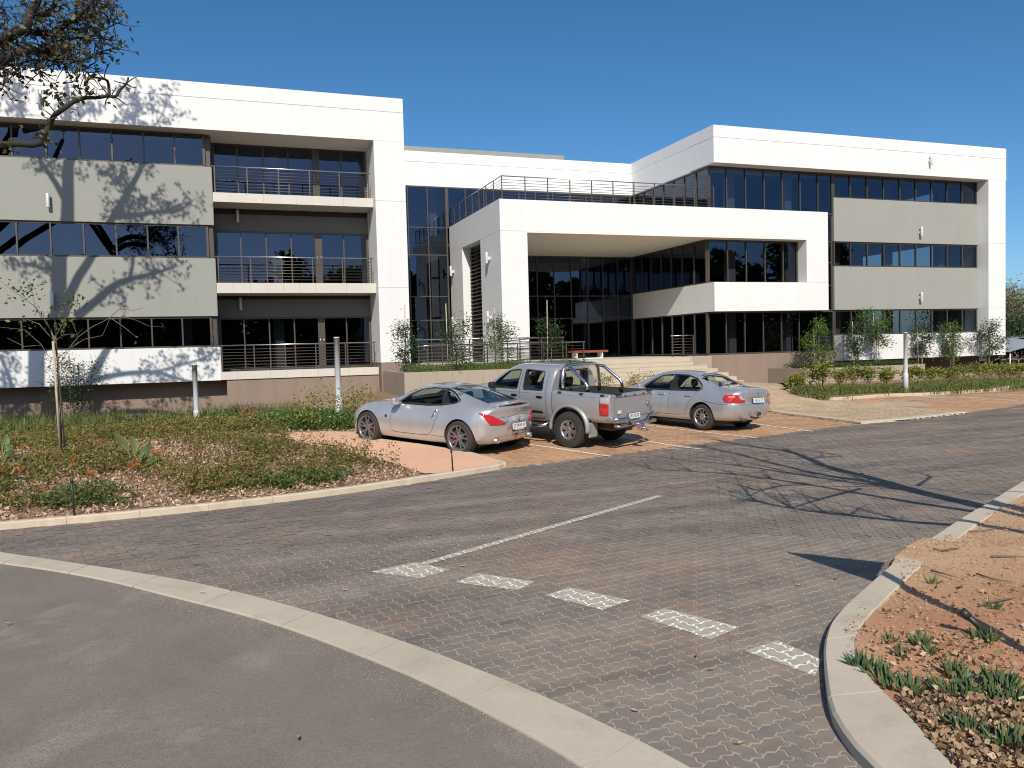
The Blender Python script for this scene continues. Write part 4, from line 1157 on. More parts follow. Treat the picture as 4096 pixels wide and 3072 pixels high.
M['flap'] = pm("grey_mud_flap", (.27, .265, .25), .7, var=.1, obj=True)
def lens(name, col, rough=.08):
    m = NT(name); c = m.coord(True)
    v = m.node("ShaderNodeTexVoronoi"); v.inputs["Scale"].default_value = 38; m.lk(c, v.inputs["Vector"])
    m.set(Base_Color=m.mix(col, tuple(min(1, x * 1.25 + .01) for x in col), m.ramp(v.outputs["Distance"], [(.1, (0, 0, 0)), (.7, (1, 1, 1))])), Roughness=rough, Coat_Weight=1.0)
    return m.mat
M['redlens'] = lens("red_lens", (.40, .012, .018)); M['clearlens'] = lens("clear_lens", (.36, .34, .34)); M['amberlens'] = lens("amber_lens", (.55, .13, .02))
M['plate'] = pm("plate_white", (.74, .74, .72), .4, var=.04, obj=True)
M['ink'] = pm("plate_ink", (.02, .02, .022), .5, var=.1, obj=True)
M['blue'] = pm("badge_blue", (.05, .16, .42), .3, var=.05, obj=True)

def text_mesh(txt, size, mat, sx=1.0):
    cu = bpy.data.curves.new("t", 'FONT'); cu.body = txt; cu.size = size; cu.align_x = 'CENTER'; cu.align_y = 'CENTER'; cu.extrude = .0012; cu.resolution_u = 2
    o = bpy.data.objects.new("t", cu); COL.objects.link(o)
    dg = bpy.context.evaluated_depsgraph_get(); dg.update()
    me = bpy.data.meshes.new_from_object(o.evaluated_get(dg)); bpy.data.objects.remove(o)
    me.materials.clear(); me.materials.append(mat)
    for v in me.vertices: v.co.x *= sx
    return me
def number_plate(parent, c, tilt, txt, w=.44, h=.12, strip=None, yaw=math.pi):
    """a plate facing backwards at c"""
    q = Matrix.Translation(c) @ Matrix.Rotation(yaw - math.pi, 4, 'Z') @ Matrix.Rotation(tilt, 4, 'Y')
    hh = h + (.035 if strip else 0)
    o = MB().bbox(-.004, .004, -w / 2 - .008, w / 2 + .008, -hh / 2 - .008, hh / 2 + .008, .003).build("number_plate", M['blacktrim'], parent, True); o.matrix_local = q
    zc = .0175 if strip else 0
    p = MB().bbox(-.0075, -.0042, -w / 2, w / 2, zc - h / 2, zc + h / 2, .001).build("plate_face", M['plate'], o, True)
    t = link("lettering", text_mesh(txt, h * .88, M['ink'], min(.8, .93 * w / (h * .88 * .60 * len(txt)))), o, True)
    t.matrix_local = Matrix(((0, 0, -1, -.0095), (-1, 0, 0, 0), (0, 1, 0, zc), (0, 0, 0, 1)))
    if strip:
        t = link("lettering", text_mesh(strip, .036, M['plate'], .85), o, True)
        t.matrix_local = Matrix(((0, 0, -1, -.0062), (-1, 0, 0, 0), (0, 1, 0, -h / 2 - .001), (0, 0, 0, 1)))
    return o
def badge_text(parent, txt, size, c, tilt=0.0, mat='chrome', yaw=math.pi):
    t = link("badge", text_mesh(txt, size, M[mat], 1.1), parent, True)
    t.matrix_local = Matrix.Translation(c) @ Matrix.Rotation(yaw - math.pi, 4, 'Z') @ Matrix.Rotation(tilt, 4, 'Y') @ Matrix(((0, 0, -1, 0), (-1, 0, 0, 0), (0, 1, 0, 0), (0, 0, 0, 1)))
    return t
def wheel(parent, x, y, r, w, rim_r, style, side, tread=False):
    """side +1: outer face towards +y"""
    root = MB()
    hw = w / 2
    prof = [(rim_r - .01, -hw * .92), (rim_r + .012, -hw), (r - .045, -hw * 1.03), (r - .012, -hw * .86), (r, -hw * .62), (r, hw * .62), (r - .012, hw * .86), (r - .045, hw * 1.03), (rim_r + .012, hw), (rim_r - .01, hw * .92)]
    wh = thing_local("wheel", parent, (x, y, r))
    ty = MB().lathe([(a, side * h) for a, h in prof], 48, 'y').build("tyre", M['tyre'], wh, True)
    if tread:
        b = MB()
        for k in range(40):
            a = 2 * math.pi * k / 40
            for s in (-1, 1):
                ca, sa = math.cos(a + s * .04), math.sin(a + s * .04)
                e1 = np.array([-sa, 0, ca]); e0 = np.array([ca, 0, sa])
                c = e0 * (r - .004); yy0, yy1 = s * hw * .12, s * hw * .98
                vs = []
                for rr in (-.02, .016):
                    for yv in (yy0, yy1):
                        for t in (-.019, .019):
                            p = e0 * (r - .004 + rr - (.018 if abs(yv) > hw * .9 else 0)) + e1 * t; vs.append((p[0], yv, p[2]))
                b.add(vs, [(0, 2, 3, 1), (4, 5, 7, 6), (0, 1, 5, 4), (2, 6, 7, 3), (0, 4, 6, 2), (1, 3, 7, 5)])
        tag(b.build("tread_blocks", M['tyre'], wh, True), kind='stuff')
    mt = M['darkalloy'] if style == 'z' else M['alloy']
    of = side * hw * .80
    rim = MB().lathe([(rim_r + .006, side * hw * .98), (rim_r - .012, side * hw * .99), (rim_r - .03, side * hw * .70), (rim_r - .045, -side * hw * .6), (rim_r - .01, -side * hw * .9)], 40, 'y')
    n, bw0, bw1, split = {'z': (5, .035, .026, .16), 'bmw': (5, .022, .022, .11), 'truck': (6, .075, .10, 0)}[style]
    for k in range(n):
        for s in ((-1, 1) if split else (0,)):
            a = 2 * math.pi * k / n + .3
            a1 = a + s * split
            p0 = np.array([math.cos(a + s * split * .55) * .05, math.sin(a + s * split * .55) * .05]); p1 = np.array([math.cos(a1), math.sin(a1)]) * (rim_r - .015)
            if style == 'z' and s == 1: p1 = np.array([math.cos(a + .30), math.sin(a + .30)]) * (rim_r - .015)
            if style == 'bmw': p0 = np.array([math.cos(a) * .045, math.sin(a) * .045]) + s * .022 * np.array([-math.sin(a), math.cos(a)]); p1 = np.array([math.cos(a), math.sin(a)]) * (rim_r - .015) + s * .052 * np.array([-math.sin(a), math.cos(a)])
            t = p1 - p0; t /= np.linalg.norm(t); nn_ = np.array([-t[1], t[0]])
            vs = []
            for q, bw, yy in ((p0, bw0, of * .93), (p1, bw1, of * 1.1)):
                for sg in (-.5, .5):
                    for dy in (0, -.03 * side): vs.append((q[0] + nn_[0] * bw * sg, yy + dy, q[1] + nn_[1] * bw * sg))
            rim.add(vs, [(0, 1, 3, 2), (4, 6, 7, 5), (0, 2, 6, 4), (1, 5, 7, 3), (0, 4, 5, 1), (2, 3, 7, 6)])
    rim.lathe([(0, of * .98), (.03, of * .98), (.055, of * .93), (.075, of * .80), (.08, of * .4)], 20, 'y')
    rim.build("rim", mt, wh, True, fix=True)
    MB().lathe([(0, of * .35), (rim_r - .06, of * .35), (rim_r - .06, of * .2), (0, of * .2)], 32, 'y').build("brake_disc", M['rubber_gap'], wh, True)
    if style == 'z':
        b = MB(); vs = []; ns = 7
        for k in range(ns):
            a = math.radians(150 + 60 * k / (ns - 1)) if x > 1 else math.radians(-30 + 60 * k / (ns - 1))
            for rr in (.12, rim_r - .055):
                for yy in (of * .18, of * .55): vs.append((math.cos(a) * rr, yy, math.sin(a) * rr))
        fs = [(0, 1, 3, 2), tuple(4 * (ns - 1) + i for i in (0, 2, 3, 1))]
        for k in range(ns - 1):
            o_ = 4 * k; fs += [(o_, o_ + 4, o_ + 5, o_ + 1), (o_ + 2, o_ + 3, o_ + 7, o_ + 6), (o_, o_ + 2, o_ + 6, o_ + 4), (o_ + 1, o_ + 5, o_ + 7, o_ + 3)]
        b.add(vs, fs).build("caliper", M['caliper'], wh, True, fix=True)
    return wh
def thing_local(name, parent, loc):
    o = bpy.data.objects.new(name, None); o.empty_display_size = .1; COL.objects.link(o); o.parent = parent; o.location = loc
    return o
def car_root(name, label, px, heading_deg, ytrack, wb, cat, k=1.0):
    c = gp(*px); th = math.radians(heading_deg); ytrack *= k; wb *= k
    fw = np.array([math.cos(th), math.sin(th)]); lf = np.array([-fw[1], fw[0]])
    r0 = c[:2] - lf * ytrack
    zs = {}
    for i, xx in (('r', 0), ('f', wb)):
        for j, yy in (('l', ytrack), ('r', -ytrack)):
            p = r0 + fw * xx + lf * yy; zs[i + j] = float(gz(*p))
    zr_, zf_ = (zs['rl'] + zs['rr']) / 2, (zs['fl'] + zs['fr']) / 2
    roll = math.atan2((zs['rl'] + zs['fl'] - zs['rr'] - zs['fr']) / 2, 2 * ytrack); pitch = -math.atan2(zf_ - zr_, wb)
    q = Quaternion((0, 0, 1), th) @ Quaternion((0, 1, 0), pitch) @ Quaternion((1, 0, 0), roll)
    t = thing(name, (r0[0], r0[1], zr_ + .003), label, cat, "cars parked in front of the office", q)
    t.scale = (k, k, k)
    return t
def seat(parent, x, y, z, h=.42):
    b = MB(); b.bbox(x - .08, x + .06, y - .22, y + .22, z - .3, z + h * .35, .04); b.bbox(x - .06, x + .03, y - .12, y + .12, z + h * .40, z + h * .40 + .19, .035)
    b.box(x - .015, x + .005, y - .05, y + .05, z + h * .3, z + h * .45)
    return b.build("seat", M['cabin'], parent, True)
LEFT = math.pi / 2; REAR = math.pi
def mirror(parent, x, y, z, mat):
    b = MB(); s = 1 if y > 0 else -1
    b.bbox(x - .06, x + .07, min(y, y + s * .19), max(y, y + s * .19), z - .065, z + .075, .03).box(x - .01, x + .03, min(y - s * .09, y + s * .02), max(y - s * .09, y + s * .02), z - .05, z - .01)
    return b.build("mirror", mat, parent, True)

# ---------------------------------------------------------------- sports coupe
def coupe():
    root = car_root("sports_coupe", "low silver two-door sports coupe with dark alloy wheels and rear spoiler", (1847, 1819), 123.5, .80, 2.55, "car", 1.06)
    K = [(-.80, .31, .55, .42, .74, .60, .82, .78, .80, .885, .70, .915, .45), (-.73, .25, .62, .37, .81, .60, .87, .82, .835, .925, .72, .955, .5), (-.45, .20, .7, .32, .87, .60, .91, .88, .855, .985, .68, 1.015, .5), (0, .17, .75, .28, .895, .60, .925, .915, .85, 1.07, .62, 1.13, .45), (.4, .16, .75, .27, .885, .58, .90, .905, .825, 1.16, .60, 1.235, .42), (.8, .15, .75, .25, .87, .57, .885, .885, .825, 1.215, .59, 1.295, .42), (1.12, .15, .75, .25, .87, .57, .885, .875, .83, 1.225, .595, 1.312, .42), (1.45, .15, .75, .25, .875, .57, .89, .87, .84, 1.14, .63, 1.245, .45), (1.80, .15, .75, .26, .885, .58, .905, .87, .85, .99, .71, 1.07, .55), (2.02, .15, .75, .27, .89, .585, .915, .865, .855, .93, .76, .965, .6), (2.55, .16, .72, .28, .895, .59, .92, .83, .855, .885, .70, .895, .45), (3.0, .16, .65, .27, .86, .54, .885, .74, .80, .79, .62, .80, .4), (3.3, .18, .55, .28, .74, .47, .76, .61, .69, .665, .52, .68, .35), (3.46, .24, .35, .30, .50, .42, .52, .50, .46, .545, .32, .555, .2)]
    body = loft_body(K, 84, (.34, .6), (.30, .8), rear_z=[(.25, .10), (.45, .03), (.62, 0), (.80, .05), (.92, .0)])
    sideA = [(1.72, .915), (1.50, 1.075), (1.25, 1.185), (.95, 1.235), (.62, 1.225), (.53, .955), (.9, .925)]
    sideB = [(.555, 1.205), (.40, 1.165), (.16, 1.045), (.20, 1.01), (.475, .965)]
    hatch = [(-.40, .46), (-.42, 0), (-.40, -.46), (.55, -.40), (.60, 0), (.55, .40)]
    wind = [(1.26, .44), (1.30, 0), (1.26, -.44), (1.90, -.60), (2.0, 0), (1.90, .60)]
    wells = [MB().cyl((0, s * .95, .335), (0, 1, 0), .378, .66, 40) for s in (1, -1)] + [MB().cyl((2.55, s * .95, .335), (0, 1, 0), .375, .66, 40) for s in (1, -1)]
    cuts = wells + [prism_y(sideA, -1.2, 1.2), prism_y(sideB, -1.2, 1.2), prism_z(hatch, .97, 1.6), prism_z(wind, .97, 1.6), MB().box(.2, 1.6, -.58, .58, .72, 1.19)]
    me, bvh = bool_cut(body, cuts, [M['silver1'], M['cabin']], "body")
    link("body", me, root, True)
    for s, a in ((1, LEFT), (-1, -LEFT)):
        fl = (lambda pts: [(-p[0] * s, p[1]) for p in pts])     # plane coordinate runs -x on the left
        patch("window", M['carglass'], fl(sideA), a, bvh, root, -.004)
        patch("window", M['carglass'], fl(sideB), a, bvh, root, -.004)
        patch("window_surround", M['blacktrim'], fl([(.615, 1.232), (.545, 1.218), (.47, .962), (.535, .95)]), a, bvh, root, .004, .05)
        patch("window_surround", M['blacktrim'], fl(ribbon([(1.76, .905), (1.5, .912), (.9, .913), (.5, .945), (.2, .995), (.12, 1.04)], .022)), a, bvh, root, .004, .1)
        patch("window_surround", M['blacktrim'], fl(ribbon([(1.76, .905), (1.52, 1.085), (1.25, 1.198), (.95, 1.248), (.6, 1.238), (.38, 1.178), (.12, 1.045)], .02)), a, bvh, root, .004, .1)
        patch("shut_line", M['rubber_gap'], fl(ribbon([(.515, .93), (.60, .70), (.72, .42), (.82, .33), (1.1, .315), (1.7, .315), (1.86, .34), (1.87, .5), (1.84, .75), (1.80, .88)], .011)), a, bvh, root, .0015, .1)
        patch("shut_line", M['rubber_gap'], fl(ribbon([(.36, .33), (.75, .325)], .008)), a, bvh, root, .0015, .1)
        patch("side_marker", M['blacktrim'], fl(round_poly([(2.02, .60), (1.96, .60), (1.96, .66), (2.02, .66)])), a, bvh, root, .004, .05)
        patch("door_handle", M['chrome'], fl([(.64, .86), (.60, .86), (.70, .66), (.75, .66)]), a, bvh, root, .014, .05, .014)
    patch("rear_window", M['carglass'], hatch, 0, bvh, root, -.004, .08, up=True)
    patch("windscreen", M['carglass'], wind, 0, bvh, root, -.004, .08, up=True)
    patch("window_surround", M['blacktrim'], ribbon([(.585, -.41), (.63, 0), (.585, .41), (-.42, .485), (-.45, 0), (-.42, -.485), (.585, -.41)], .03), 0, bvh, root, .003, .08, up=True)
    for s in (1, -1):
        a = REAR - s * .72
        # boomerang lamp wrapping the corner: plane u grows to the car's right for s=1
        pts = [(.34, .855), (.22, .845), (.05, .80), (-.10, .725), (-.26, .655), (-.24, .615), (-.05, .612), (.11, .62), (.17, .70), (.24, .79)]
        pts = [(-p[0] * s + .50 * s * 0, p[1]) for p in pts]
        sh = -s * .42
        pts = [(p[0] * .92 + sh * -1 * 0 + s * .0, p[1]) for p in pts]
        patch("tail_light", M['redlens'], [(u + s * (-.02), v) for u, v in pts], a, bvh, root, .010, .04, .014)
    patch("shut_line", M['rubber_gap'], ribbon([(-.60, .735), (0, .775), (.60, .735)], .012), REAR, bvh, root, .0015, .08)
    patch("shut_line", M['rubber_gap'], ribbon([(-.30, .42), (-.29, .60), (-.24, .645), (.24, .645), (.29, .60), (.30, .42)], .010), REAR, bvh, root, .0015, .06)
    patch("diffuser", M['silver2'], [(-.62, .31), (.62, .31), (.50, .385), (-.50, .385)], REAR, bvh, root, .006, .08)
    patch("fog_light", M['redlens'], [(-.045, .305), (.045, .305), (.035, .40), (-.035, .40)], REAR, bvh, root, .014, .05, .01)
    for s in (1, -1):
        MB().lathe([(.050, .10), (.048, -.07), (.040, -.07), (.038, .06), (0, .06)], 24, 'x', c=(-.64, s * .54, .30)).build("exhaust", M['alloy'], root, True)
    number_plate(root, (-.812, 0, .54), .10, "DY 74 WS GP", .44, .115, "MARK WHITE NISSAN")
    badge_text(root, "370Z", .055, (-.80, .40, .690), -.1)
    b = MB(); b.lathe([(.050, -.006), (.050, .006), (.040, .006), (.040, -.006)], 24, 'x', c=(-.812, 0, .700)).bbox(-.818, -.806, -.058, .058, .691, .709, .003).build("badge", M['chrome'], root, True)
    # spoiler: blade on two feet with a brake light
    b = MB(); ns = 12; vs = []
    for i in range(ns + 1):
        y = -.70 + 1.4 * i / ns; e = abs(y) / .70; xo = -.76 + .22 * e ** 2.2; zz = 1.005 - .055 * e ** 2
        vs += [(xo + .19, y, zz - .012), (xo + .10, y, zz + .012), (xo, y, zz + .008), (xo, y, zz - .012), (xo + .10, y, zz - .016)]
    fs = [tuple(range(5))[::-1], tuple(range(5 * ns, 5 * ns + 5))]
    for i in range(ns):
        for k in range(5): fs.append((5 * i + k, 5 * i + (k + 1) % 5, 5 * i + 5 + (k + 1) % 5, 5 * i + 5 + k))
    sp = b.add(vs, fs).build("spoiler", M['silver1'], root, True, fix=True)
    for s in (1, -1): MB().bbox(-.66, -.48, s * .48 - .03, s * .48 + .03, .93, .992, .012).build("spoiler_foot", M['silver1'], sp, True)
    MB().bbox(-.772, -.764, -.15, .15, .992, 1.012, .003).build("brake_light", M['redlens'], sp, True)
    for xx in (0, 2.55):
        for s in (1, -1): wheel(root, xx, s * .80, .338, .26, .252, 'z', s)
    for s in (1, -1): mirror(root, 1.62, s * .90, .955, M['silver1'])
    for s in (1, -1): seat(root, .78, s * .36, .76, .42)
    MB().bbox(-.3, 3.1, -.62, .62, .13, .3, .05).build("underbody", M['blacktrim'], root, True)
    return root
coupe()

# ---------------------------------------------------------------- saloon
def saloon():
    root = car_root("saloon_car", "blue-silver four-door saloon parked furthest right beside the walkway kerb", (2815, 1721), 109.5, .76, 2.76, "car", 1.05)
    K = [(-1.0, .33, .5, .43, .70, .60, .78, .76, .77, .93, .66, .985, .35), (-.93, .28, .6, .38, .80, .60, .85, .80, .83, .975, .70, 1.045, .4), (-.6, .24, .68, .33, .865, .60, .895, .84, .855, .985, .72, 1.07, .45), (-.35, .22, .7, .31, .88, .60, .905, .86, .86, 1.0, .72, 1.09, .48), (0, .20, .72, .29, .885, .60, .908, .875, .855, 1.12, .665, 1.215, .48), (.35, .19, .73, .28, .88, .60, .905, .885, .85, 1.25, .60, 1.345, .46), (.75, .19, .73, .27, .875, .60, .90, .885, .85, 1.315, .575, 1.405, .44), (1.15, .19, .73, .27, .875, .60, .90, .88, .85, 1.325, .575, 1.42, .44), (1.6, .19, .73, .27, .875, .60, .90, .875, .85, 1.27, .60, 1.375, .46), (2.05, .19, .72, .28, .88, .60, .90, .87, .85, 1.08, .69, 1.20, .52), (2.42, .19, .72, .28, .88, .60, .902, .86, .845, .95, .77, 1.01, .6), (2.8, .2, .7, .29, .88, .58, .90, .82, .83, .90, .70, .945, .45), (3.2, .2, .62, .29, .83, .53, .85, .74, .77, .82, .62, .855, .4), (3.42, .22, .5, .30, .70, .48, .73, .64, .66, .71, .52, .735, .35), (3.54, .27, .35, .33, .52, .44, .54, .54, .50, .58, .38, .60, .25)]
    body = loft_body(K, 84, (.24, .5), (.26, .6), rear_z=[(.3, .10), (.5, .0), (.66, -.01), (.72, .03), (.95, .0)])
    sideA = [(2.02, .93), (1.72, 1.14), (1.45, 1.265), (1.10, 1.305), (1.05, .945)]
    sideB = [(.99, 1.308), (.65, 1.30), (.36, 1.225), (.16, 1.09), (.10, 1.01), (.17, .975), (.99, .95)]
    rearw = [(-.30, .56), (-.34, 0), (-.30, -.56), (.36, -.45), (.42, 0), (.36, .45)]
    wind = [(1.62, .46), (1.66, 0), (1.62, -.46), (2.28, -.62), (2.36, 0), (2.28, .62)]
    wells = [MB().cyl((xx, s * .95, .33), (0, 1, 0), .36, .62, 40) for xx in (0, 2.76) for s in (1, -1)]
    cuts = wells + [prism_y(round_poly(sideA, 1), -1.2, 1.2), prism_y(round_poly(sideB, 1), -1.2, 1.2), prism_z(rearw, 1.04, 1.7), prism_z(wind, 1.02, 1.7), MB().box(-.05, 2.0, -.56, .56, .7, 1.27)]
    me, bvh = bool_cut(body, cuts, [M['silver3'], M['cabin']], "body")
    link("body", me, root, True)
    for s, a in ((1, LEFT), (-1, -LEFT)):
        fl = (lambda pts: [(-p[0] * s, p[1]) for p in pts])
        patch("window", M['carglass'], fl(round_poly(sideA, 1)), a, bvh, root, -.004)
        patch("window", M['carglass'], fl(round_poly(sideB, 1)), a, bvh, root, -.004)
        patch("window_surround", M['blacktrim'], fl([(1.075, 1.315), (.965, 1.318), (.97, .935), (1.075, .93)]), a, bvh, root, .004, .05)
        patch("window_surround", M['blacktrim'], fl(ribbon([(2.08, .915), (1.5, .925), (.9, .935), (.16, .958), (.075, 1.0), (.14, 1.10), (.35, 1.24), (.65, 1.315), (1.1, 1.322), (1.47, 1.282), (1.74, 1.155), (2.08, .92)], .03)), a, bvh, root, .004, .1)
        patch("window_divider", M['blacktrim'], fl(ribbon([(.34, 1.235), (.42, .955)], .028)), a, bvh, root, .005, .1)
        patch("shut_line", M['rubber_gap'], fl(ribbon([(1.02, .93), (1.03, .6), (1.03, .36)], .010)), a, bvh, root, .0015, .1)
        patch("shut_line", M['rubber_gap'], fl(ribbon([(.18, .94), (.30, .80), (.42, .62), (.47, .45), (.48, .36), (.8, .33), (1.9, .33), (2.06, .36), (2.1, .6), (2.1, .88)], .010)), a, bvh, root, .0015, .1)
        patch("shut_line", M['rubber_gap'], fl(ribbon([(-.02, .72), (-.45, .665), (-.78, .67)], .010)), a, bvh, root, .0015, .1)
        for hx in (1.26, .42):
            patch("door_handle", M['silver3'], fl(round_poly([(hx + .10, .795), (hx - .10, .805), (hx - .10, .845), (hx + .10, .835)])), a, bvh, root, .028, .05, .028)
    patch("rear_window", M['carglass'], rearw, 0, bvh, root, -.004, .08, up=True)
    patch("windscreen", M['carglass'], wind, 0, bvh, root, -.004, .08, up=True)
    for s in (1, -1):
        a = REAR - s * .66
        red = [(.31, .80), (.27, .88), (.10, .905), (-.02, .90), (-.10, .86), (-.20, .80), (-.22, .72), (-.18, .70), (.16, .70), (.28, .715)]
        patch("tail_light", M['redlens'], [(-u * s, v) for u, v in red], a, bvh, root, .010, .04, .012)
        patch("turn_signal", M['amberlens'], [(-u * s, v) for u, v in ((.20, .82), (.06, .83), (.06, .875), (.2, .865))], a, bvh, root, .014, .05)
        patch("reversing_light", M['clearlens'], [(-u * s, v) for u, v in ((-.08, .80), (-.03, .885), (-.15, .84), (-.21, .80), (-.20, .775))], a, bvh, root, .014, .05)
    patch("shut_line", M['rubber_gap'], ribbon([(-.62, .665), (0, .655), (.62, .665)], .012), REAR, bvh, root, .0015, .08)
    patch("shut_line", M['rubber_gap'], ribbon([(-.50, .90), (-.47, .75), (-.44, .665)], .010), REAR, bvh, root, .0015, .06)
    patch("shut_line", M['rubber_gap'], ribbon([(.50, .90), (.47, .75), (.44, .665)], .010), REAR, bvh, root, .0015, .06)
    patch("plate_recess", M['silver2'], [(-.30, .69), (.30, .69), (.33, .855), (-.33, .855)], REAR, bvh, root, .002, .06)
    number_plate(root, (-1.018, 0, .765), .06, "XSL 257 GP", .44, .115)
    badge_text(root, "320i", .05, (-1.0, -.36, .90), .12)
    b = MB().lathe([(.042, -.006), (.042, .006), (.034, .008), (0, .008)], 24, 'x', c=(-.99, 0, .935)).build("badge", M['blacktrim'], root, True)
    MB().lathe([(0, -.004), (.024, -.004), (.024, .0), (0, .0)], 4, 'x', c=(-1.0, 0, .935)).build("badge_face", M['blue'], b, True)
    MB().tube([(-.92, .16, .36), (-1.06, .16, .34), (-1.10, .12, .36), (-1.10, .12, .41)], .022, 8).build("tow_bar", M['blacktrim'], root, True)
    MB().lathe([(0, -.03), (.03, -.02), (.035, 0), (.03, .02), (0, .03)], 12, c=(-1.10, .12, .43)).build("tow_ball", M['blacktrim'], root, True)
    MB().bbox(-1.03, -1.0, -.12, 0.0, .40, .47, .008).build("tow_socket", M['blacktrim'], root, True)
    MB().lathe([(.04, .02), (.038, -.10), (.03, -.10), (.028, .0), (0, .0)], 20, 'x', c=(-.88, .48, .30)).build("exhaust", M['rubber_gap'], root, True)
    MB().add([(.22, -.03, 1.36), (.22, .03, 1.36), (.36, .02, 1.39), (.36, -.02, 1.39), (.20, -.012, 1.43), (.20, .012, 1.43)], [(0, 1, 5, 4), (1, 2, 5), (0, 4, 3), (2, 3, 4, 5)]).build("antenna_fin", M['silver3'], root, True)
    for xx in (0, 2.76):
        for s in (1, -1): wheel(root, xx, s * .765, .318, .22, .215, 'bmw', s)
    for s in (1, -1): mirror(root, 1.88, s * .90, .98, M['silver3'])
    for s in (1, -1): seat(root, 1.2, s * .37, .82, .45); seat(root, .32, s * .36, .84, .38)
    MB().bbox(-.5, 3.2, -.62, .62, .16, .33, .05).build("underbody", M['blacktrim'], root, True)
    return root
saloon()

